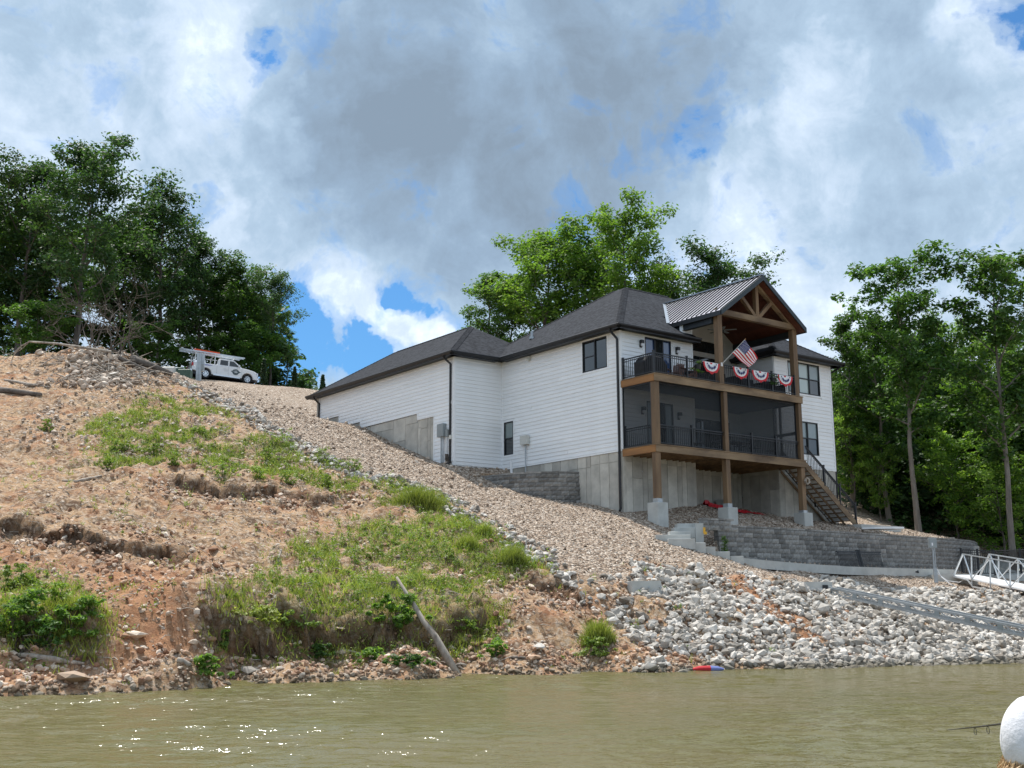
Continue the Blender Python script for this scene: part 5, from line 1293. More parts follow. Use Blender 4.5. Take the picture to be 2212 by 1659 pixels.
anc2 = anchor(1722, 1796, 1257, 1298, 43.2, 'concrete anchor block at the top of the grey lattice boom', .12)
MB().box(.1, .28, -.2, -.12, -.30, -.12).build('hinge_bracket', M['black'], anc2)
# lattice boom running down to the dock
A = at(1790, 1276, 43.0); B = at(2330, 1390, 34.0); d = B - A; Ln = float(np.linalg.norm(d)); d = d / Ln
bm_ = tag(empty('stiff_arm', tuple(A)), 'grey galvanised lattice boom running down across the riprap', 'dock boom')
hor = np.cross(d, [0, 0, 1]); hor /= np.linalg.norm(hor); upn = np.cross(hor, d)
def V3(v): return Vector([float(q) for q in v])
hh_ = .24; ww_ = .42
for s_ in (0, 1):
    for h_ in (0, 1):
        MB().bar(V3(hor * -ww_ * s_ + upn * hh_ * (h_ - .5)), V3(d * Ln + hor * -ww_ * s_ + upn * hh_ * (h_ - .5)), .075, .07).build('chord', M['galv'], bm_)
nb_ = int(Ln / 1.25)
for i in range(nb_ + 1):
    c_ = d * (i * 1.25 + .1)
    MB().bar(V3(c_ - upn * hh_ * .5 + hor * .02), V3(c_ + upn * hh_ * .5 + hor * .02), .2, .03, up=tuple(hor)).build('gusset_plate', M['gbox'], bm_)
    for s_ in (0, 1):
        for k_ in (0, 1):
            o_ = hor * -ww_ * s_; MB().bar(V3(c_ + d * .62 * k_ + upn * hh_ * (.5 - k_) + o_), V3(c_ + d * .62 * (k_ + 1) + upn * hh_ * (-.5 + k_) + o_), .025).build('lacing', M['galv'], bm_)
MB().bar(V3(-d * .35 + upn * .05), V3(d * .1), .05).build('hinge_pin', M['galv'], bm_)
# ------------------------------------------------------------------ gangway, pedestal, fence
A = at(2060, 1243, 52.0); B = at(2340, 1300, 42.5); d = B - A; Ln = float(np.linalg.norm(d)); d = d / Ln
gw_ = tag(empty('gangway', tuple(A)), 'white aluminium dock gangway with open truss rails', 'gangway')
hor = np.cross(d, [0, 0, 1]); hor /= np.linalg.norm(hor); hor = -hor; upn = np.cross(d, hor); upn = upn if upn[2] > 0 else -upn
WG = 1.25; HG_ = 1.02
MB().prism([V3(hor * 0), V3(d * Ln), V3(d * Ln + hor * WG), V3(hor * WG), V3(hor * WG * .8 - d * .35), V3(hor * WG * .2 - d * .35)], V3(-upn * .05), (0, 0, 0)).build('walkway', M['pvc'], gw_)
for s_ in (0, WG):
    o_ = hor * s_
    MB().bar(V3(o_ + d * .85 + upn * HG_), V3(o_ + d * Ln + upn * HG_), .045).build('top_chord', M['alu'], gw_)
    MB().bar(V3(o_ + d * 1.7 - upn * .32), V3(o_ + d * Ln - upn * .32), .06).build('bottom_chord', M['alu'], gw_)
    MB().bar(V3(o_ + d * .0 - upn * .05), V3(o_ + d * 1.25 - upn * .08), .05).bar(V3(o_ + d * 1.25 - upn * .08), V3(o_ + d * 1.7 - upn * .32), .05).build('edge_frame', M['alu'], gw_)
    MB().bar(V3(o_), V3(o_ + d * .85 + upn * HG_), .06).build('end_post', M['alu'], gw_)
    k = 0; s2 = 1.6
    while s2 < Ln - .5:
        MB().bar(V3(o_ + d * s2 - upn * .32), V3(o_ + d * s2 + upn * HG_), .05).build('upright', M['alu'], gw_)
        e1, e2 = (s2 - 1.2, s2) if False else (s2, s2 + 1.55)
        MB().bar(V3(o_ + d * (e1 if k % 2 else e2) + upn * HG_), V3(o_ + d * (e2 if k % 2 else e1) + upn * .0), .035).build('diagonal', M['alu'], gw_)
        s2 += 1.55; k += 1
    MB().bar(V3(o_ + d * .9 + upn * HG_), V3(o_ + d * 1.6 + upn * .0), .045).build('diagonal', M['alu'], gw_)
a = at(2040, 1240, 52.6)
ab = MB().box(-.55, 1.35, -.35, .9, -1.0, -.02); tag(ab.build('gangway_abutment', M['conc2'], loc=tuple(a)), 'concrete abutment carrying the top end of the gangway', 'abutment')
pd = at(2020, 1256, 51.6); pe = at(2020, 1162, 51.6); ph = pe[2] - pd[2]
ped = tag(empty('power_pedestal', tuple(pd)), 'grey electrical box on a pole before the long block wall', 'power pedestal')
MB().box(-.17, .17, -.1, .1, ph - .45, ph).build('meter_box', M['gbox'], ped, bevel=.01); MB().box(-.07, -.01, -.105, -.1, ph - .35, ph - .22).build('warning_sticker', M['white'], ped)
MB().tube([(0, 0, -.2), (0, 0, ph - .4)], .035, 8).tube([(.08, 0, -.1), (.08, 0, ph - .4)], .022, 8).build('pole', M['galv'], ped)
MB().box(-.04, .12, -.05, .05, -.1, .6).build('cover', M['galv'], ped)
MB().tube([(.1, -.03, .55), (.25, -.1, .2), (.5, -.5, -.15), (.78, -.9, -.32), (.8, -1.3, -.55), (.5, -1.6, -.75)], .022, 6).build('hose', M['pvc'], ped)
MB().tube([(.1, -.03, .35), (.5, -.15, .02), (1.0, -.2, -.05), (1.5, -.1, .18)], .018, 6).build('cable', M['pvc'], ped)
bp = at(1983, 1238, 51.5)
tag(MB().tube([tuple(bp), tuple(bp + [0, 0, .12])], [.06, .03], 8).box(bp[0] - .1, bp[0] + .02, bp[1] - .03, bp[1] + .03, bp[2] + .02, bp[2] + .09).build('path_lamp', M['black']), 'small black lamp on the kerb below the block wall', 'lamp')
def free_railing(name, A, B, lab, cat, hgt=1.1, tilt=0, posts=(0, 1), group=None, gap=.1):
    e = tag(empty(name, tuple(A)), lab, cat, group); A = Vector((0, 0, 0)); B = Vector(tuple(float(q) for q in B)) - Vector(e.location)
    r_ = railing(A, B, hgt=hgt, posts=posts, parent=e, name='rail', gap=gap, posth=hgt + .06); 
    if tilt: e.rotation_euler = (0, 0, 0); e.rotation_mode = 'AXIS_ANGLE'; ax = B.normalized(); e.rotation_axis_angle = (tilt, ax.x, ax.y, ax.z)
    return e
wd0 = at(1818, 1238, 49.4); wd1 = at(1863, 1238, 50.2); wd2 = at(1868, 1238, 50.3); wd3 = at(1914, 1238, 51.2)
free_railing('spare_railing', wd0, wd1, 'black metal railing panel leaning on the block wall, the left one of two', 'railing panel', .95, -.24, (1,), 'spare railing panels', .075)
free_railing('spare_railing', wd2, wd3, 'black metal railing panel leaning on the block wall, the right one of two', 'railing panel', .95, -.24, (0,), 'spare railing panels', .075)
fa = at(2080, 1241, 57.0); fb = at(2150, 1243, 57.5); fc = at(2260, 1235, 60.5)
free_railing('fence', fa, fb, 'black metal fence behind the gangway, section joining the block wall', 'fence', 1.2, 0, (0, .5, 1), 'black metal fence along the path', .11)
free_railing('fence', fb, fc, 'black metal fence behind the gangway, section cut by the right edge', 'fence', 1.2, 0, (.5, 1), 'black metal fence along the path', .11)
pth = MB(); q0, q1, q2, q3 = at(2085, 1245, 56.6), at(2330, 1238, 61), at(2330, 1212, 65), at(2098, 1205, 63)
pth.add([q0, q1, q2, q3, q0 - [0, 0, .3], q1 - [0, 0, .3]], [(0, 1, 2, 3), (4, 5, 1, 0)]); tag(pth.build('concrete_path', M['conc2']), kind='structure')
# ------------------------------------------------------------------ pickup truck with ladder rack
ra = at(443, 817, 93.2); fa_ = at(533, 829.5, 94.8)
ax = V3(fa_ - ra).normalized(); WBs = V3(fa_ - ra).length; ksc = WBs / 3.65
side = Vector((0, 0, 1)).cross(ax).normalized(); upx = ax.cross(side)
tk = bpy.data.objects.new('pickup_truck', None); COL.objects.link(tk); tag(tk, 'white crew cab pickup truck with a ladder rack parked on the gravel brow', 'pickup truck')
org = V3(ra) - ax * 1.25 * ksc + side * .98
tk.matrix_world = Matrix(((ax.x, side.x, upx.x, org.x), (ax.y, side.y, upx.y, org.y), (ax.z, side.z, upx.z, org.z), (0, 0, 0, 1))) @ Matrix.Diagonal((ksc, 1, 1, 1))
def arch(cx0, r, z0=.42, n=9, cz=.42): return [(cx0 - r * math.cos(math.pi * i / n), cz + r * math.sin(math.pi * i / n)) for i in range(n + 1)]
prof = [(0.05, .62), (0, .95), (.03, 1.27), (2.12, 1.29), (4.42, 1.29), (4.95, 1.24), (5.5, 1.13), (5.74, 1.02), (5.80, .72), (5.74, .45), (5.42, .42)] + list(reversed(arch(4.9, .50))) + [(4.3, .42), (1.85, .42)] + list(reversed(arch(1.25, .50))) + [(.6, .5)]
MB().prism([(x, -1.0, z) for x, z in prof], (0, 0, 0), (0, 2.0, 0)).build('body', M['wpaint'], tk, bevel=.035)
cabp = [(2.14, 1.28), (2.26, 1.80), (2.42, 1.88), (3.42, 1.89), (3.62, 1.85), (4.42, 1.29)]
cab_ = MB().prism([(x, -.93, z) for x, z in cabp], (0, 0, 0), (0, 1.86, 0)).build('cab', M['wpaint'], tk, bevel=.04)
for x0, x1, xt0, xt1 in ((2.42, 3.12, 2.45, 3.10), (3.24, 4.18, 3.24, 3.60)):
    for y in (-.937, .932):
        MB().prism([(x0, y, 1.34), (x1, y, 1.34), (xt1, y, 1.76), (xt0, y, 1.76)], (0, 0, 0), (0, .006, 0)).build('side_window', M['vglass'], tk)
MB().prism([(3.68, -.84, 1.80), (3.68, .84, 1.80), (4.36, .88, 1.33), (4.36, -.88, 1.33)], (.03, 0, .03), (.045, 0, .045)).build('windscreen', M['vglass'], tk)
MB().box(2.17, 2.2, -.8, .8, 1.36, 1.74).build('rear_window', M['vglass'], tk)
MB().box(.12, 2.05, -.85, .85, 1.20, 1.295).build('bed_liner', M['black'], tk)
for y0, y1 in ((-1.01, -.90), (.90, 1.01)): MB().box(-.02, .14, y0, y1, .93, 1.22).build('tail_light', M['lamp_red'], tk)
MB().box(-.12, .1, -.95, .95, .48, .68).build('rear_bumper', M['chrome'], tk, bevel=.02); MB().box(-.13, -.11, -.2, .2, .52, .62).build('number_plate', M['white'], tk)
MB().box(5.62, 5.92, -.98, .98, .40, .64).build('front_bumper', M['chrome'], tk, bevel=.03); MB().box(5.72, 5.84, -.6, .6, .68, 1.0).build('grille', M['black'], tk)
for y0, y1 in ((-1.0, -.66), (.66, 1.0)): MB().box(5.62, 5.82, y0, y1, .80, 1.02).build('headlight', M['chrome'], tk, bevel=.02)
MB().box(1.9, 4.25, -1.04, -.9, .36, .46).build('running_board', M['chrome'], tk); MB().box(.2, 5.6, -.8, .8, .3, .55).build('chassis', M['black'], tk)
MB().box(3.98, 4.12, -1.2, -1.0, 1.32, 1.5).build('mirror', M['wpaint'], tk, bevel=.02)
for x in (3.18, 2.16, 4.36): MB().box(x, x + .012, -1.004, -.996, .5, 1.27).build('door_gap', M['gbox'], tk)
for x in (2.95, 4.02): MB().box(x - .1, x + .02, -1.02, -1.0, 1.14, 1.18).build('door_handle', M['wpaint'], tk)
for x in (1.25, 4.9):
    for sy in (-1, 1):
        y = sy * .86; w_ = MB().tube([(x, y - .14, .40), (x, y - .11, .40), (x, y + .11, .40), (x, y + .14, .40)], [.36, .40, .40, .36], 22).build('wheel', M['tyre'], tk)
        rm = MB().tube([(x, y + sy * .12, .40), (x, y + sy * .15, .40)], [.255, .25], 18).build('rim', M['chrome'], w_)
        for k in range(6):
            a = k * 1.047 + .3; MB().tube([(x + .16 * math.cos(a), y + sy * .148, .4 + .16 * math.sin(a)), (x + .16 * math.cos(a), y + sy * .156, .4 + .16 * math.sin(a))], .052, 8).build('rim_opening', M['black'], w_)
# door emblem, lettering lines and tailgate marks (flat print)
yy = -1.006
em = MB(); ring = lambda cx0, cz, rx, rz, n=20: [(cx0 + rx * math.cos(6.283 * i / n), yy, cz + rz * math.sin(6.283 * i / n)) for i in range(n)]
em.prism(ring(3.82, .88, .30, .26), (0, 0, 0), (0, .004, 0)); em.prism([(3.38, yy, .92), (3.6, yy, 1.0), (4.05, yy, 1.0), (4.28, yy, .90), (4.05, yy, .78), (3.6, yy, .78)], (0, -.002, 0), (0, .003, 0)).build('door_emblem', M['decal'], tk)
MB().prism(ring(3.84, .88, .15, .07), (0, -.006, 0), (0, -.003, 0)).prism([(3.5, yy, .905), (3.68, yy, .95), (3.68, yy, .93), (3.5, yy, .89)], (0, -.006, 0), (0, -.003, 0)).prism([(3.66, yy, 1.04), (3.98, yy, 1.04), (3.95, yy, 1.07), (3.69, yy, 1.07)], (0, -.006, 0), (0, -.003, 0)).build('emblem_highlight', M['decalw'], tk)
for i in range(4): MB().box(2.72 + .03 * i, 3.2 - .02 * i, yy, yy + .003, 1.04 - i * .07, 1.065 - i * .07).build('lettering', M['decalw'], tk)
MB().box(1.05, 1.75, yy, yy + .003, 1.15, 1.20).box(1.1, 1.6, yy, yy + .003, 1.09, 1.12).build('lettering', M['decalb'], tk)
MB().prism([(-.012, .45, 1.05), (-.012, .62, .92), (-.012, .72, 1.05), (-.012, .6, 1.18)], (0, 0, 0), (.004, 0, 0)).box(-.014, -.01, .1, .35, 1.1, 1.17).box(-.014, -.01, .05, .25, 1.0, 1.03).build('tailgate_marks', M['decal'], tk)
rk = MB(); 
for x in (.25, 1.95):
    for y in (-.88, .88): rk.bar((x, y, 1.28), (x, y, 2.12), .07)
    rk.bar((x, -.95, 2.12), (x, .95, 2.12), .07)
for y in (-.88, .88): rk.bar((.2, y, 2.05), (2.0, y, 2.05), .06)
rk.bar((2.0, -.88, 2.05), (4.0, -.80, 2.10), .05).bar((2.0, .88, 2.05), (4.0, .80, 2.10), .05).bar((3.7, -.85, 2.08), (3.7, .85, 2.08), .06)
rk.build('ladder_rack', M['wpaint'], tk)
def ladder(x0, x1, y, z0, z1, mat, lab, w_=.4):
    m_ = MB().bar((x0, y, z0), (x1, y, z1), .035, .09).bar((x0, y + w_, z0), (x1, y + w_, z1), .035, .09)
    o = bpy.data.objects.new('ladder', m_.mesh('ladder', mat)); COL.objects.link(o); tag(o, lab, 'ladder'); o.matrix_world = tk.matrix_world
    n = int((x1 - x0) / .3); rg = MB().tube([(0, 0, 0), (0, w_, 0)], .016, 6).mesh('rung', mat)
    for i in range(1, n): f = i / n; r_ = link('rung', rg, o, loc=(x0 + (x1 - x0) * f, y, z0 + (z1 - z0) * f))
    return o
ladder(-1.15, 4.55, -.85, 2.26, 2.22, M['alu'], 'long aluminium ladder on the near side of the pickup rack'); ladder(-.95, 4.35, -.2, 2.28, 2.24, M['alu'], 'long aluminium ladder on the far side of the pickup rack', .45)
ladder(.1, 2.35, -.75, 2.40, 2.36, M['orange'], 'short orange ladder lying on top of the aluminium ladders', .42)
# utility pedestal and boxes by the truck
p0 = at(429, 824, 82); p0[2] = min(p0[2], ground_z(p0[0], p0[1])); ph = at(429, 764, 82)[2] - p0[2]
ut = tag(MB().box(-.19, .15, -.12, .12, -.5, ph).box(.15, .35, -.08, .12, ph * .36, ph - .05).build('utility_pedestal', M['galv'], loc=tuple(p0)), 'grey metal utility pedestal standing in front of the pickup', 'utility pedestal'); MB().box(-.02, .0, -.125, -.12, 0, ph).build('panel_seam', M['gbox'], ut); MB().box(.16, .33, -.16, -.08, ph * .4, ph * .62).build('meter', M['gbox'], ut)
for px, pb, w_, h_, mat, lab, Y in ((365, 822, .95, .95, M['wbox'], 'pale utility box, leftmost of the three behind the pickup', 80), (383, 822, .8, .9, M['green_box'], 'tall green utility box in the middle of the three behind the pickup', 80.4), (399, 823, .9, .8, M['green_box'], 'dark rounded utility box nearest the pickup bumper', 79.5)):
    p = at(px, pb, Y); p[2] = min(p[2], ground_z(p[0], Y)) if False else p[2]
    o = MB().box(-w_ / 2, w_ / 2, -.35, .35, -.6, h_).build('utility_box', mat, loc=tuple(p), bevel=.05); tag(o, lab, 'utility box', 'utility boxes behind the pickup')
    MB().box(-w_ * .4, w_ * .4, -.37, -.35, .1, h_ - .12).build('door', mat, o)
# ------------------------------------------------------------------ flag, bunting and deck furniture
def hl(u, v, z): return tuple(hw(u, v, z))
fl = tag(empty('flag', hl(4.22, -2.12, 10.70), YAW), 'striped flag with white stars hanging from an angled pole on the deck post', 'flag')
pole_d = Vector((1.12, -.42, 1.20)); MB().tube([(0, 0, 0), tuple(pole_d)], [.014, .012], 8).build('flagpole', M['wbox'], fl); MB().tube([tuple(pole_d), tuple(pole_d * 1.03)], [.035, .02], 8).build('finial', M['timber_o'], fl); MB().box(-.05, .05, .0, .05, -.1, .06).build('bracket', M['white'], fl)
FW, FH = 1.12, .88; nu, nv = 38, 26; FV = []; FM = []
def fpt(s_, t_):
    """s along the fly, t along the hoist (0 at the pole tip)"""
    a = pole_d * (1 - .56 * t_)                                       # hoist runs down the pole from its tip
    drop = Vector((.82, -.04, -.60)).normalized() * s_ * FW * .93
    fold = math.sin(s_ * 7 + t_ * 5) * .05 * s_ + math.sin(t_ * 9 + 1) * .05 * s_
    sag = Vector((0.12 * s_ * t_, 0, -.14 * s_ * (1 - t_) + .06 * s_ * t_ - .05 * math.sin(t_ * math.pi)))
    return a + drop + sag + Vector((fold * .4, fold, 0))
vs = [fpt(i / nu, j / nv) for i in range(nu + 1) for j in range(nv + 1)]; cl = MB(); cl.v = [tuple(v) for v in vs]
for i in range(nu):
    for j in range(nv):
        cl.mat(M['navy' if (i < nu * .4 and j < 14) else ('red' if (j // 2) % 2 == 0 else 'white')])
        cl.f.append((i * (nv + 1) + j, (i + 1) * (nv + 1) + j, (i + 1) * (nv + 1) + j + 1, i * (nv + 1) + j + 1)); cl.m.append(cl.mi)
cl.build('cloth', None, fl)
stb = MB()
for r_ in range(9):
    for c_ in range(6 if r_ % 2 == 0 else 5):
        s_ = .4 * ((c_ + (.5 if r_ % 2 == 0 else 1.0)) / 6); t_ = 14 / 26 * ((r_ + .5) / 9); c0 = fpt(s_, t_); e1 = (fpt(s_ + .01, t_) - c0).normalized(); e2 = (fpt(s_, t_ + .01) - c0).normalized()
        n_ = e1.cross(e2).normalized()
        for sd_ in (-1, 1):
            ps = [c0 + n_ * .006 * sd_ + (e1 * math.cos(a) + e2 * math.sin(a)) * (.022 if k % 2 == 0 else .009) for k, a in enumerate([math.pi * q / 5 for q in range(10)])]
            stb.add(ps, [tuple(range(10))])
o = stb.build('stars', M['white'], fl); o['kind'] = 'stuff'
def bunting(u0, u1, lab, seedn):
    rr = random.Random(seedn); w_ = u1 - u0; e = tag(empty('bunting', hl((u0 + u1) / 2, -2.11, 10.66), YAW), lab, 'bunting', 'fan buntings hanging on the upper deck railing')
    bands = [(0, .15, 'red'), (.15, .42, 'white'), (.42, .62, 'white'), (.62, .80, 'white'), (.80, 1.0, 'red')]
    nA = 22; H_ = .50; mbs = {'red': MB(), 'white': MB(), 'navy': MB()}
    def pt(r_, a): k = 1 + .07 * math.sin(a * 9); return Vector((-math.cos(a) * r_ * w_ / 2, -.03 - .035 * math.sin(a * nA) * r_ - .02 * r_, -math.sin(a) ** .85 * r_ * H_ * (k if r_ > .9 else 1)))
    for r0, r1, c_ in bands:
        for i in range(nA):
            a0, a1 = math.pi * i / nA, math.pi * (i + 1) / nA
            mbs[c_].add([pt(r0 + 1e-3, a0), pt(r1, a0), pt(r1, a1), pt(r0 + 1e-3, a1)], [(0, 1, 2, 3)])
    mbs['red'].build('red_band', M['red'], e); mbs['white'].build('white_band', M['white'], e)
    for i in range(7):
        a = math.pi * (i + .5) / 7; c0 = pt(.52, a) + Vector((0, -.035, 0)); rs = .082 if 0 < i < 6 else .05
        ps = [c0 + Vector((math.cos(q) * rs * (1 if k % 2 == 0 else .5), 0, math.sin(q) * rs * (1 if k % 2 == 0 else .5))) for k, q in enumerate([.3 * i + math.pi * q / 5 for q in range(10)])]
        MB().add(ps, [tuple(range(10))]).build('star', M['navy'], e)
    MB().tube([(-w_ / 2, -.02, .0), (w_ / 2, -.02, 0)], .012, 6).build('cord', M['white'], e)
bunting(2.96, 4.02, 'fan bunting left of the deck post, first from the left', 1); bunting(4.89, 5.93, 'fan bunting just right of the deck post, below the flag', 2)
bunting(6.16, 7.31, 'fan bunting third from the left, right of the black rail post', 3); bunting(7.95, 9.02, 'fan bunting nearest the right-hand deck post', 4)
# covered grill
g_e = tag(empty('covered_grill', hl(.72, -1.15, 9.80), YAW), 'large barbecue under a black cover at the left end of the upper deck', 'grill')
MB().prism([(-.68, 0, 0), (-.72, 0, .62), (-.60, 0, .72), (-.42, 0, .93), (.40, 0, .93), (.62, 0, .70), (.74, 0, .60), (.68, 0, 0)], (0, -.33, 0), (0, .33, 0)).build('cover', M['blackfab'], g_e, bevel=.04)
def adirondack(u, v, z, rz, mat, lab):
    e = tag(empty('deck_chair', hl(u, v, z), YAW + rz), lab, 'chair', 'chairs on the upper deck')
    for i in range(5): MB().box(-.26 + i * .105, -.17 + i * .105, .22, .25, .0, 1).build('back_slat', mat, e, rot=(rad(-20), 0, 0), loc=(0, .05, .30 + .0), sc=(1, 1, .66 + .05 * math.sin(i * .785)))
    for i in range(4): MB().box(-.27, .27, -.28 + i * .13, -.17 + i * .13, .36 - i * .03, .385 - i * .03).build('seat_slat', mat, e)
    for s_ in (-1, 1):
        MB().box(s_ * .34 - .06, s_ * .34 + .06, -.36, .36, .56, .585).build('armrest', mat, e)
        MB().box(s_ * .31 - .02, s_ * .31 + .02, -.32, -.24, 0, .56).build('leg', mat, e); MB().bar((s_ * .31, -.3, .34), (s_ * .31, .5, .04), .04, .09).build('leg', mat, e)
    return e
adirondack(2.15, -1.25, 9.79, rad(-65), M['brownplastic'], 'brown slatted chair between the covered grill and the first bunting')
adirondack(2.75, -1.5, 9.79, rad(40), M['brownplastic'], 'small brown chair partly behind the hanging plant')
def planter(u, lab):
    e = tag(empty('hanging_planter', hl(u, -2.14, 10.55), YAW), lab, 'planter', 'planters hooked on the upper railing')
    MB().tube([(0, 0, -.30), (0, 0, -.1)], [.11, .15], 12).build('pot', M['black'], e)
    rng = np.random.default_rng(int(u * 10)); C = np.array([[rng.normal() * .12, rng.normal() * .07, -.42 + .5 * rng.random()] for _ in range(14)]); V, F = leaves(C, np.full(14, .10), 420, .05, rng, .2); link('foliage', np_mesh('foliage', V, F, M['leaf']), e)
planter(2.62, 'trailing plant in a black pot left of the first bunting'); planter(7.64, 'trailing plant in a black pot between the third and last buntings')
def dark_seat(u, v, z, w_, lab, grp, name='patio_sofa'):
    e = tag(empty(name, hl(u, v, z), YAW), lab, 'sofa', grp)
    MB().box(-w_ / 2, w_ / 2, -.35, .35, .12, .42).build('seat', M['blackfab'], e, bevel=.03); MB().box(-w_ / 2, w_ / 2, .25, .38, .42, .80).build('backrest', M['blackfab'], e, bevel=.03)
    for s_ in (-1, 1): MB().box(s_ * w_ / 2 - .07, s_ * w_ / 2 + .07, -.35, .38, .12, .60).build('armrest', M['blackfab'], e, bevel=.02)
    return e
dark_seat(5.15, -1.3, 9.79, .9, 'dark armchair behind the second bunting on the upper deck', 'dark seats on the upper deck'); dark_seat(7.0, -1.1, 9.79, 1.5, 'dark two-seat sofa under the third bunting on the upper deck', 'dark seats on the upper deck'); dark_seat(8.7, -1.3, 9.79, .7, 'dark armchair behind the last bunting on the upper deck', 'dark seats on the upper deck'); dark_seat(3.6, -.9, 9.79, .9, 'dark armchair behind the first bunting on the upper deck', 'dark seats on the upper deck')
cfan = tag(empty('ceiling_fan', hl(6.82, .2, 13.1), YAW), 'grey-bladed ceiling fan under the vaulted porch ceiling', 'ceiling fan'); MB().tube([(0, 0, 0), (0, 0, 1.75)], .02, 6).tube([(0, 0, -.14), (0, 0, .03)], [.1, .12], 12).build('motor', M['black'], cfan)
for i in range(5): a = i * 1.2566 + .3; MB().obox(Matrix.Rotation(a, 4, 'Z'), .12, .72, -.07, .07, -.02, 0).build('blade', M['gbox'], cfan)
# lower porch furniture
tb_ = tag(empty('patio_table', hl(6.3, -.7, 6.75), YAW), 'dark rectangular patio table in the screened lower porch', 'table'); MB().box(-1.0, 1.0, -.45, .45, .70, .74).build('tabletop', M['gbox'], tb_)
for x in (-.9, .9):
    for y in (-.38, .38): MB().box(x - .03, x + .03, y - .03, y + .03, 0, .70).build('leg', M['black'], tb_)
um = tag(MB().tube([hl(5.55, -.9, 7.5), hl(5.62, -.9, 8.35)], [.03, .02], 8).build('folded_umbrella', M['wbox']), 'slim pale pole standing at the table in the screened porch', 'pole')
for i, (u, v, a, lab) in enumerate(((5.1, -1.0, 90, 'open-backed metal chair at the left end of the patio table'), (6.0, -1.45, 0, 'metal patio chair before the table, left one of two'), (6.9, -1.45, 8, 'metal patio chair before the table, right one of two'), (8.4, -1.2, -60, 'metal patio chair standing alone by the screen door'), (3.7, -1.0, 30, 'metal patio chair just left of the middle post'))):
    c_ = tag(empty('patio_chair', hl(u, v, 6.75), YAW + rad(a)), lab, 'chair', 'metal chairs in the screened porch')
    MB().box(-.24, .24, -.24, .24, .42, .45).build('seat', M['gbox'], c_)
    bk = MB()
    for k in range(6): bk.box(-.22 + k * .085, -.20 + k * .085, -.25, -.23, .45, .88)
    bk.box(-.24, .24, -.26, -.22, .88, .92).build('backrest', M['gbox'], c_)
    for x in (-.22, .22):
        for y in (-.22, .22): MB().box(x - .014, x + .014, y - .014, y + .014, 0, .42).build('leg', M['gbox'], c_)
rt_ = tag(empty('bistro_table', hl(.95, -1.2, 6.75), YAW), 'small round black table at the left end of the lower porch', 'table'); MB().tube([(0, 0, .86), (0, 0, .90)], .38, 20).build('tabletop', M['black'], rt_); MB().tube([(0, 0, 0), (0, 0, .86)], .03, 8).tube([(0, 0, 0), (0, 0, .03)], .24, 16).build('pedestal', M['black'], rt_)
wre = tag(MB().tube([hl(9.62 + .14 * math.cos(a), -2.22, 5.75 + .14 * math.sin(a)) for a in [6.283 * k / 10 for k in range(11)]], [.05, .07, .04, .06, .05, .07, .05, .06, .04, .06, .05], 6).build('wreath', M['deadwood']), 'small pale dried wreath hung on the right-hand post by the stairs', 'wreath')
# crumpled red sheet below the deck
rs = np.random.default_rng(9); nxs, nys = 30, 8; vs = []; fs = []
for i in range(nxs + 1):
    for j in range(nys + 1):
        q = hw(5.15 + i * .115, -.15 + j * .07 - i * .012, 0); g = ground_z(q[0], q[1]); f = i / nxs
        vs.append((q[0], q[1], g + .05 + (.22 * (1 - f) + .04) * abs(math.sin(j * 1.1 + i * .35)) * (.6 + .6 * rs.random()) * math.sin(math.pi * min(1, (j + .5) / nys))))
for i in range(nxs):
    for j in range(nys): a = i * (nys + 1) + j; fs.append((a, a + 1, a + nys + 2, a + nys + 1))
tag(MB().add(vs, fs).build('red_tarp', M['redhose']), 'crumpled red sheet lying on the gravel under the lower deck', 'tarp')
# ------------------------------------------------------------------ dead wood
def log(pts, rs, lab, name='fallen_log', mat='deadwood', group=None, n=8, lift=0):
    P = []
    for q in pts:
        if len(q) == 2: h_ = hit(*q); h_[2] += rs[0] * .5 + lift
        else: h_ = at(*q)
        P.append(h_)
    Q = []; 
    for a, b_ in zip(P[:-1], P[1:]): Q += [a, a * .5 + b_ * .5 + np.array([R_.gauss(0, .02), R_.gauss(0, .02), R_.gauss(0, .015)])]
    Q.append(P[-1]); rr_ = np.interp(np.linspace(0, 1, len(Q)), np.linspace(0, 1, len(rs)), rs)
    return tag(MB().tube([tuple(q) for q in Q], [float(r) * R_.uniform(.9, 1.1) for r in rr_], n).build(name, M[mat], smooth=True), lab, 'log', group)
b0 = hit(987, 1456); t0_ = hit(858, 1262)
lg = log([(988, 1458, b0[1] - .3), (940, 1375, b0[1] - .1), (893, 1305, b0[1] + .3), (857, 1247, b0[1] + .7)], [.12, .10, .07, .035], 'long pale dead trunk leaning down the bank into the water')
bb = V3(at(975, 1440, b0[1]))
for d_ in ((.45, -.1, .05), (-.4, .1, .12), (.35, .2, -.1), (-.25, -.1, -.12)): MB().tube([tuple(bb), tuple(bb + Vector(d_) * .6 + Vector((0, 0, .05))), tuple(bb + Vector(d_))], [.05, .035, .012], 6).build('root', M['deadwood'], lg)
sp0 = hit(850, 1278); tag(MB().tube([tuple(sp0 - [0, 0, .2]), tuple(sp0 + [0, 0, .32])], [.1, .09], 8).build('tree_stump', M['deadgrey']), 'short grey stump beside the top of the leaning trunk', 'stump')
log([(35, 1418), (90, 1424), (140, 1432), (182, 1436)], [.06, .085, .07, .03], 'weathered grey log lying by the water at the far left')
log([(0, 846), (40, 850), (88, 856)], [.16, .15, .11], 'thick brown log lying at the left edge of the slope', mat='deadgrey')
log([(10, 822), (60, 832), (105, 838)], [.07, .09, .04], 'thin pale branch above the thick brown log')
log([(135, 1040), (165, 1042), (190, 1036), (220, 1028)], [.05, .07, .06, .02], 'curved bare branch lying above the eroded ledge')
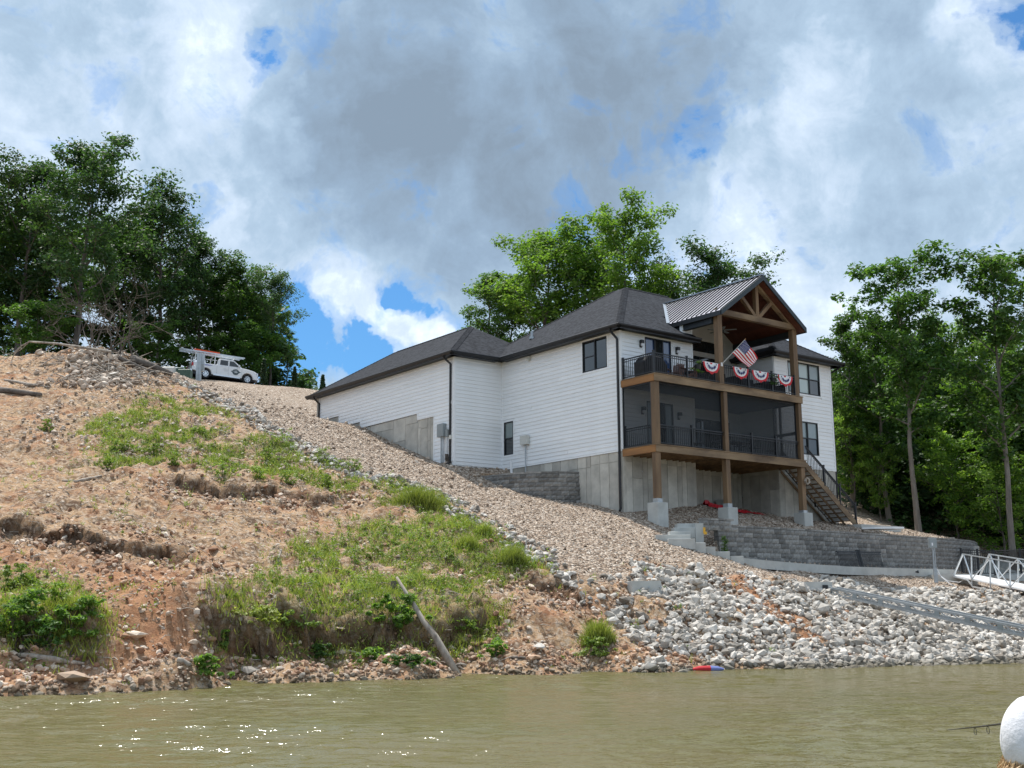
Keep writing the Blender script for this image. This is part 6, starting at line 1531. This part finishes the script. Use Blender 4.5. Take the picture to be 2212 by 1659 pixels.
log([(240, 760), (290, 785), (330, 800), (372, 818)], [.20, .22, .18, .12], 'large grey log sloping down the right side of the brush heap', mat='deadgrey', lift=.15)
log([(255, 778), (300, 800), (335, 812)], [.14, .15, .1], 'grey log lying just below the large one on the brush heap', mat='deadgrey', lift=.1)
log([(600, 1215), (607, 1190), (604, 1168)], [.03, .04, .015], 'pale stick standing askew in the red soil')
log([(383, 1428), (400, 1434), (412, 1440)], [.06, .07, .05], 'short round log stub near the shoreline weeds')
log([(725, 1400), (800, 1420), (880, 1438)], [.03, .035, .015], 'thin grey branch under the overhanging bank')
log([(1100, 1422), (1150, 1425), (1185, 1440)], [.03, .045, .03], 'gnarled dark root beside the shoreline stones', mat='deadgrey')
log([(1475, 1400), (1520, 1392), (1570, 1396)], [.05, .05, .03], 'weathered plank lying among the riprap stones')
# brush heap: grey branches fanning from a fallen crown
bh = tag(empty('brush_heap', tuple(hit(235, 770, 50, 80))), 'heap of grey bare branches and debris on the left brow', 'brush heap')
bo = V3(bh.location); rr = random.Random(21)
def branch(m_, p, d, Ln, r, depth):
    pts = [p]; q = p.copy(); dd = d.copy()
    for k in range(5):
        q = q + dd * Ln / 5; dd = (dd + Vector((rr.gauss(0, .18), rr.gauss(0, .18), rr.gauss(0, .14)))).normalized(); pts.append(q.copy())
        if depth and k > 0 and rr.random() < .85:
            nd = (dd + Vector((rr.gauss(0, .6), rr.gauss(0, .5), rr.gauss(0.1, .5)))).normalized(); branch(m_, q.copy(), nd, Ln * rr.uniform(.4, .7), r * .5, depth - 1)
    m_.tube(pts, [r, r * .85, r * .7, r * .5, r * .35, r * .12], 5, cap=False)
for i in range(15):
    m_ = MB(); branch(m_, Vector((rr.uniform(-1.6, 1.6), rr.uniform(-.5, .8), rr.uniform(-.3, .2))), Vector((rr.uniform(-.7, .9), rr.uniform(-.2, .3), rr.uniform(.35, 1))).normalized(), rr.uniform(2.0, 3.3), .055, 3)
    m_.build('branch', M['deadgrey'], bh)
arc_ = [V3(at(x, y, 62.5)) - bo for x, y in ((22, 790), (29, 768), (45, 748), (64, 738), (120, 742), (190, 752), (240, 760))]
m_ = MB().tube([tuple(q) for q in arc_], [.02, .03, .04, .05, .06, .07, .08], 6)
for k in (2, 3, 4): branch(m_, arc_[k], Vector((-.5, 0, -.5)).normalized(), 1.6, .03, 2)
m_.build('branch', M['deadwood'], bh)
twm = MB()
for _ in range(300):
    px, py = rr.gauss(235, 68), rr.uniform(752, 830)
    if not 45 < px < 375: continue
    g = hit(px, py, 48, 90)
    if g[1] > 85: continue
    a = rr.uniform(0, 3.14); Ls = rr.uniform(.3, 1.3); v_ = Vector((math.cos(a), math.sin(a) * .6, rr.uniform(-.2, .6))) * Ls * 1.3; o_ = V3(g) - bo + Vector((0, 0, .08))
    twm.tube([tuple(o_ - v_ * .5), tuple(o_ + Vector((0, 0, .06))), tuple(o_ + v_ * .5)], [.02, rr.uniform(.02, .05), .015], 4, cap=False)
o = twm.build('sticks', M['deadwood'], bh); o['kind'] = 'stuff'
Pd = np.array([hit(rr.gauss(205, 65), rr.uniform(756, 840), 48, 84) for _ in range(460)]); Pd = Pd[Pd[:, 1] < 82]
o = link('rubble', rocks_mesh('rubble', Pd, .05 + .26 * NR.random(len(Pd)) ** 3, M['gravelrock'], NR)); tag(o, 'broken stones and clods of the spoil heap on the left brow', 'rubble', kind='stuff')
sk = MB()
for _ in range(260):
    px, py = rr.uniform(0, 1250), rr.uniform(1010, 1440); g = hit(px, py); a = rr.uniform(0, 3.14); Ls = rr.uniform(.15, .7); v_ = Vector((math.cos(a), math.sin(a) * .8, rr.uniform(-.25, .3))) * Ls; o_ = V3(g) + Vector((0, 0, .04))
    if g[1] < 48: sk.tube([tuple(o_ - v_ * .5), tuple(o_ + Vector((rr.gauss(0, .03), 0, .05))), tuple(o_ + v_ * .5)], [.010, rr.uniform(.010, .022), .006], 4, cap=False)
tag(sk.build('sticks', M['deadwood']), 'loose pale sticks scattered over the bare slope', 'sticks', kind='stuff')
# ------------------------------------------------------------------ single shrubs and clumps on the bank
def shrub(px, py, w_, h_, mat, lab, name='shrub', n=900, size=.075, group='shrubs on the bank', droop=0, seedn=0, cat='shrub'):
    g = hit(px, py); e = tag(empty(name, tuple(g)), lab, cat, group); rng = np.random.default_rng(int(px * 7 + py)); k = 34
    C = np.c_[rng.normal(size=(k, 2)) * [w_ * .24, w_ * .16], h_ * (.05 + .95 * rng.random(k) ** 1.3)]; C[:, 0] *= 1.35 - .7 * C[:, 2] / h_
    V, F = leaves(C, (.10 * (w_ + h_) / 2 + .03) * (.5 + rng.random(k)), n, size, rng, .45); link('foliage', np_mesh('foliage', V, F, M[mat]), e)
    m_ = MB()
    for i in range(7): c_ = C[i]; m_.tube([(0, 0, -.05), (c_[0] * .5, c_[1] * .5, c_[2] * .6), tuple(c_)], [.012, .009, .004], 4, cap=False)
    m_.build('stems', M['deadgrey'], e); return e
def tuft(px, py, w_, h_, lab, n=1500, mat='grass'):
    g = hit(px, py); e = tag(empty('grass_clump', tuple(g)), lab, 'grass clump', 'tall grass clumps'); rng = np.random.default_rng(int(px)); B = np.c_[rng.normal(size=(n, 2)) * [w_ * .3, w_ * .14], np.zeros(n)]
    wz = np.array([ground_z(g[0] + b_[0], g[1] + b_[1]) for b_ in B[::12]]); B[:, 2] = np.repeat(wz, 12)[:n] - g[2] - .03
    a = rng.random(n) * 6.283; s_ = np.c_[np.cos(a), np.sin(a), np.zeros(n)] * .011; hh = h_ * (.5 + .6 * rng.random(n)) * np.exp(-(B[:, 0] / (w_ * .55)) ** 2); t_ = np.c_[rng.normal(size=(n, 2)) * .3, np.ones(n)] * hh[:, None]
    mid = B + t_ * .55; tip = B + t_ + np.c_[rng.normal(size=(n, 2)) * .12 * h_, -.05 * np.ones(n)]
    V = np.stack([B - s_, B + s_, mid + s_ * .7, mid - s_ * .7, mid - s_ * .7, mid + s_ * .7, tip, tip], 1).reshape(-1, 3); F = np.arange(len(V)).reshape(-1, 4)
    Vt = V; link('blades', np_mesh('blades', Vt, F, M[mat]), e); return e
tuft(905, 1088, 1.9, .75, 'tall bright grass clump beside the strip of white stones', 2400)
tuft(1010, 1185, .9, .6, 'grass clump on the slope below the tall bright one', 900); tuft(1110, 1215, 1.1, .65, 'grass clump at the right end of the green slope', 1100); tuft(1045, 1150, .7, .45, 'small grass clump against the white stones', 600)
tuft(1292, 1385, .85, .75, 'reddish tipped grass clump by the shore right of the bare gully', 1500)
shrub(1285, 1415, 1.1, .5, 'weed', 'green leafy weed at the foot of the reddish grass clump', n=1500, size=.055)
shrub(40, 1275, 1.1, .7, 'weed', 'upright leafy weeds on top of the far left bank', n=1100); shrub(30, 1375, 1.2, .9, 'leaf_lite', 'dark green bush hanging over the cut at the far left edge', n=1500); shrub(125, 1300, .8, .45, 'weed', 'small yellow-green weeds on the left bank beside the red gully', n=700); shrub(145, 1375, 1.1, .75, 'leaf_lite', 'broad leafy shrub above the grey log at the left shore', n=1700, size=.085)
shrub(95, 1395, .9, .6, 'leaf', 'dark nettles below the far left bank', n=1100); shrub(190, 1340, .6, .55, 'leaf_lite', 'narrow shrub at the right edge of the left bank', n=800); shrub(65, 1330, .9, .6, 'leaf_lite', 'mid green shrub in the middle of the left bank', n=1000)
shrub(850, 1352, 1.25, .85, 'leaf_lite', 'bright broad-leaved shrub left of the leaning trunk', n=2200, size=.10, name='broad_leaved_shrub')
shrub(560, 1345, 1.3, .45, 'grass', 'yellow-green growth on the left end of the undercut bank', n=1300); shrub(640, 1352, 1.2, .4, 'weed', 'green growth on the brow right of the yellow-green one', n=1200)
shrub(1000, 1365, 1.2, .4, 'weed', 'green growth on the brow right of the leaning trunk', n=1300); shrub(1070, 1418, .6, .5, 'leaf_lite', 'nettles at the foot of the bank right of the leaning trunk', n=900)
shrub(800, 1428, .9, .32, 'leaf_lite', 'low bright nettles at the foot of the undercut bank', n=1100); shrub(880, 1436, 1.1, .25, 'leaf', 'low dark nettles left of the trunk foot', n=1000); shrub(690, 1418, .8, .32, 'leaf', 'dull grey-green weeds under the undercut bank', n=800)
shrub(440, 1458, .75, .45, 'leaf_lite', 'low bush at the water edge beside the round log stub', n=1100); sap = shrub(487, 1405, .35, .5, 'leaf_lite', 'thin sapling with a leafy top above the shoreline bush', n=300, name='sapling')
for i, (px, py, w_, h_) in enumerate(((610, 965, 1.3, .8), (700, 1000, 1.1, .7), (760, 1020, 1.0, .6), (575, 1000, 1.0, .6), (250, 975, .7, .5), (330, 985, .6, .55), (230, 1015, .5, .5), (375, 1005, .6, .5), (480, 1030, .9, .6), (560, 1035, 1.0, .5), (620, 1045, 1.0, .5), (100, 935, .5, .6), (275, 975, .9, .3), (430, 940, .8, .4), (700, 1050, .9, .45))):
    shrub(px, py, w_, h_, 'weed', ['bushy weed clump at the top of the green slope beside the white stones', 'weed clump right of the bushy one beside the white stones', 'weed clump lowest along the white stones', 'weed clump between the eroded gully and the stones', 'low weed on the left part of the upper slope', 'upright weed in the middle of the upper slope', 'small upright weed at the lower left of the upper slope', 'upright weed above the upper eroded ledge', 'yellow-green weed over the upper ledge', 'leafy weed on the lower upper slope near the gully', 'leafy weed low at the right of the upper slope', 'single weed on bare ground at far left', 'dark-leaved low plant in the middle of the upper slope', 'small round weed high on the upper slope', 'weed clump just above the right end of the upper ledge'][i], 'weed_clump', n=600, size=.06, group='weed clumps on the upper slope', cat='weed')
for (px, py, lab) in ((1605, 1218, 'green vine hanging down the left end of the long block wall'),):
    pass
vn = at(1563, 1180, 45.9); e = tag(empty('vine', tuple(vn)), 'green vine hanging on the block wall beside the concrete steps', 'vine'); C = np.array([[R_.gauss(0, .06), -.12, z] for z in np.linspace(-.45, .35, 12)]); V, F = leaves(C, np.full(12, .11), 420, .06, NR); link('foliage', np_mesh('foliage', V, F, M['leaf_lite']), e)
# flat stones and pieces by the shore
for px, py, s_, mat, lab in ((290, 1378, .28, 'tan', 'flat pale yellow rock on the red slope'), (735, 1362, .22, 'tan', 'pale angular rock in the cut bank'), (540, 1455, .26, 'rip', 'pale grey rock at the shore right of the bush'), (1165, 1402, .24, 'rip', 'rounded white rock alone on the gravelly slope'), (970, 1446, .16, 'rip', 'white rock beside the foot of the leaning trunk'), (245, 815, .4, 'rip', 'large pale rock lying below the brush heap'), (1152, 1425, .22, 'redrock', 'dark earth clod near the shore'), (160, 1472, .35, 'tan', 'flat ledge rock in the water edge at left')):
    g = hit(px, py); tag(link('rock', rock_me[3] if mat == 'rip' else np_mesh('rock', ROCKS[5], IF, M[mat]), None, loc=tuple(g + [0, 0, s_ * .3]), rot=(.1, .2, R_.uniform(0, 6)), sc=(s_ * 1.3, s_, s_ * .7)), lab, 'rock')
fp = atz(1528, 1446, 0.03); flo = tag(empty('pool_float', tuple(fp), .2), 'small red and blue swim float at the edge of the riprap', 'swim float'); MB().tube([(-.62, 0, 0), (-.3, 0, .03), (.1, 0, .03)], [.04, .11, .12], 10).build('float', M['red'], flo); MB().tube([(.1, 0, .03), (.4, 0, .02), (.62, 0, 0)], [.12, .10, .04], 10).build('float', M['decalb'], flo); flo.scale = (.8, .8, .7)
# ------------------------------------------------------------------ angler in a white cap, close to the camera
skin = mk('sunburnt_skin', (.55, .20, .14), .55, .12, 30); hairm = mk('blonde_hair', (.68, .52, .32), .45, .2, 30, .2, 60, col2=(.42, .28, .15)); capm = mk('white_cap_cloth', (.72, .72, .75), .85, .06, 12, .25, 60); shirt = mk('pale_blue_shirt', (.42, .52, .62), .8, .1, 10)
hc = at(2257, 1628, 3.2); per = tag(empty('person', (hc[0], hc[1], hc[2]), rad(-62)), 'person in a white cap with wavy blonde hair at the lower right corner', 'person')
# local frame: +y is where the person looks, z up, origin at head centre
def skin_body(name, pts, edges, radii, mat, parent, root=0, sub=2):
    me = bpy.data.meshes.new(name); me.from_pydata(pts, edges, []); o = link(name, me, parent); me.materials.append(mat)
    md = o.modifiers.new('skin', 'SKIN'); md.use_smooth_shade = True
    for i, r in enumerate(radii): me.skin_vertices[0].data[i].radius = (r, r) if not isinstance(r, tuple) else r; me.skin_vertices[0].data[i].use_root = (i == root)
    s_ = o.modifiers.new('sub', 'SUBSURF'); s_.levels = s_.render_levels = sub; return o
pts = [(0, -.02, -.78), (0, -.03, -.55), (0, -.03, -.36), (0, -.02, -.22), (0, .0, -.13), (0, .01, -.02), (0, .015, .06),
       (-.17, -.03, -.30), (-.22, .02, -.50), (-.16, .22, -.52), (.17, -.03, -.30), (.22, .02, -.50), (.14, .24, -.50), (-.11, .02, -.84), (-.14, .40, -.84), (.11, .02, -.84), (.14, .40, -.84), (-.14, .42, -1.2), (.14, .42, -1.2)]
ed = [(0, 1), (1, 2), (2, 3), (3, 4), (4, 5), (5, 6), (2, 7), (7, 8), (8, 9), (2, 10), (10, 11), (11, 12), (0, 13), (13, 14), (0, 15), (15, 16), (14, 17), (16, 18)]
ra_ = [(.15, .11), (.14, .10), (.13, .085), .055, .058, (.078, .092), (.07, .085), .06, .045, .03, .06, .045, .03, .08, .065, .08, .065, .045, .045]
body = skin_body('body', pts, ed, ra_, skin, per)
def ell(cx0, cy, cz, rx, ry, rz, nu_=20, nv_=12, z0=-1.0, z1=1.0):
    vs = []; fs = []
    for j in range(nv_ + 1):
        t_ = z0 + (z1 - z0) * j / nv_; c_ = math.sqrt(max(0, 1 - t_ * t_))
        for i in range(nu_): a = 6.283 * i / nu_; vs.append((cx0 + rx * c_ * math.cos(a), cy + ry * c_ * math.sin(a), cz + rz * t_))
    for j in range(nv_):
        for i in range(nu_): fs.append((j * nu_ + i, j * nu_ + (i + 1) % nu_, (j + 1) * nu_ + (i + 1) % nu_, (j + 1) * nu_ + i))
    return vs, fs
v_, f_ = ell(0, .0, .025, .098, .118, .135, 28, 14, -.22, 1.0)
cp_ = MB().add(v_, f_); capo = cp_.build('cap', capm, per, smooth=True, rot=(rad(9), 0, 0)); so_ = capo.modifiers.new('solid', 'SOLIDIFY'); so_.thickness = .003
for v in capo.data.vertices:
    a = math.atan2(v.co.y, v.co.x); k_ = 1 + .022 * math.sin(a * 9 + v.co.z * 40) * max(0, .09 - v.co.z) / .09 + .012 * math.sin(a * 4 + 1 + v.co.z * 25); v.co.x *= k_; v.co.y *= k_
MB().add([(x * .085, .095 + .075 * math.cos(x * 1.35), .02 - .018 * abs(x)) for x in np.linspace(-1, 1, 9)] + [(x * .085, .075 + .02 * math.cos(x * 1.3), .035) for x in np.linspace(-1, 1, 9)], [(i, i + 1, i + 10, i + 9) for i in range(8)]).build('cap_peak', capm, capo)
MB().tube([(0, .0, .150), (0, .0, .158)], [.008, .005], 8).build('button', capm, capo)
for k in range(6):
    a = k * 1.047; MB().tube([(.099 * math.cos(a) * c_, .119 * math.sin(a) * c_, .025 + .129 * z_) for z_, c_ in [(q, math.sqrt(max(0, 1 - q * q))) for q in (.0, .3, .6, .85, .99)]], .0012, 4, cap=False).build('cap_seam', capm, capo)
rh = random.Random(5); hm = MB()
for k in range(700):
    a = rh.uniform(2.6, 6.9); x0, y0 = .088 * math.cos(a), .104 * math.sin(a); z0_ = rh.uniform(-.035, -.008); Lh = rh.uniform(.10, .26); ph_ = rh.uniform(0, 6); am = rh.uniform(.006, .026); ot = rh.uniform(0, .16)
    hm.tube([(x0 * (1 + ot * 4 * s_) + am * math.sin(ph_ + s_ * 9), y0 * (1 + ot * 3 * s_) + am * math.cos(ph_ + s_ * 8), z0_ - Lh * s_) for s_ in np.linspace(0, 1, 8)], [.0012, .002, .0024, .0024, .0022, .0018, .0014, .0006], 4, cap=False)
hm.build('hair', hairm, per, smooth=True)
for s_ in (-1, 1):
    e_ = MB().add(*ell(s_ * .034, .086, .0, .013, .011, .010, 10, 6)).build('eye', M['white'], per, smooth=True); MB().add(*ell(s_ * .034, .0955, .0, .005, .003, .005, 8, 4)).build('iris', M['black'], e_, smooth=True)
    MB().add(*ell(s_ * .085, .0, -.015, .012, .022, .032, 10, 6)).build('ear', skin, per, smooth=True)
MB().add([(0, .098, .01), (-.014, .095, -.035), (.014, .095, -.035), (0, .12, -.032), (0, .1, -.042)], [(0, 1, 3), (0, 3, 2), (1, 4, 3), (3, 4, 2)]).build('nose', skin, per, smooth=True)
MB().add(*ell(0, .086, -.062, .024, .008, .007, 12, 6)).build('mouth', mk('lips', (.45, .12, .12), .5), per, smooth=True)
sh = skin_body('shirt', [(0, -.02, -.80), (0, -.03, -.55), (0, -.03, -.33), (0, -.025, -.24), (-.17, -.03, -.29), (-.21, .0, -.42), (.17, -.03, -.29), (.21, .0, -.42)], [(0, 1), (1, 2), (2, 3), (2, 4), (4, 5), (2, 6), (6, 7)], [(.165, .125), (.155, .115), (.14, .1), .07, .075, .062, .075, .062], shirt, per)
for s_, wx_0, wy0, wz0 in ((-1, -.16, .22, -.52), (1, .14, .24, -.50)):
    m_ = MB(); hp = Vector((wx_0, wy0, wz0)); dx_ = Vector((-s_ * .25, .95, .1)).normalized()
    m_.obox(Matrix.Translation(hp + dx_ * .04), -.038, .038, -.045, .045, -.014, .014)
    ho = m_.build('hand', skin, per, bevel=.01)
    for k in range(4):
        b_ = hp + dx_ * .08 + Vector((-.028 + k * .019, 0, 0)); Lf = (.062, .072, .068, .052)[k]
        MB().tube([tuple(b_), tuple(b_ + Vector((0, Lf * .45, -.008))), tuple(b_ + Vector((0, Lf * .6, -.032))), tuple(b_ + Vector((0, Lf * .3, -.050)))], [.0095, .009, .0082, .007], 8).build('finger', skin, ho, smooth=True)
    MB().tube([tuple(hp + Vector((-s_ * .035, .02, 0))), tuple(hp + Vector((-s_ * .055, .055, -.012))), tuple(hp + Vector((-s_ * .03, .08, -.03)))], [.011, .0105, .008], 8).build('thumb', skin, ho, smooth=True)
r0_ = at(2320, 1545, 3.1); r1_ = at(2106, 1571, 4.6); r2_ = at(2046, 1577, 5.2)
rod = tag(empty('fishing_rod', tuple(r0_)), 'thin dark fishing rod pointing left from behind the white cap', 'fishing rod')
O_ = V3(r0_); a_, b_, c_ = V3(r0_) - O_, V3(r1_) - O_, V3(r2_) - O_; MB().tube([tuple(a_ - (b_ - a_) * .3), tuple(a_), tuple(b_), tuple(c_)], [.006, .005, .003, .0014], 8).build('blank', M['black'], rod)
for f in (.45, .82, 1.0):
    q = a_.lerp(b_, f); MB().tube([tuple(q + Vector((0, .012 * math.cos(t_), -.016 + .013 * math.sin(t_)))) for t_ in [6.283 * k / 10 for k in range(11)]], .0013, 4).build('line_guide', M['black'], rod)
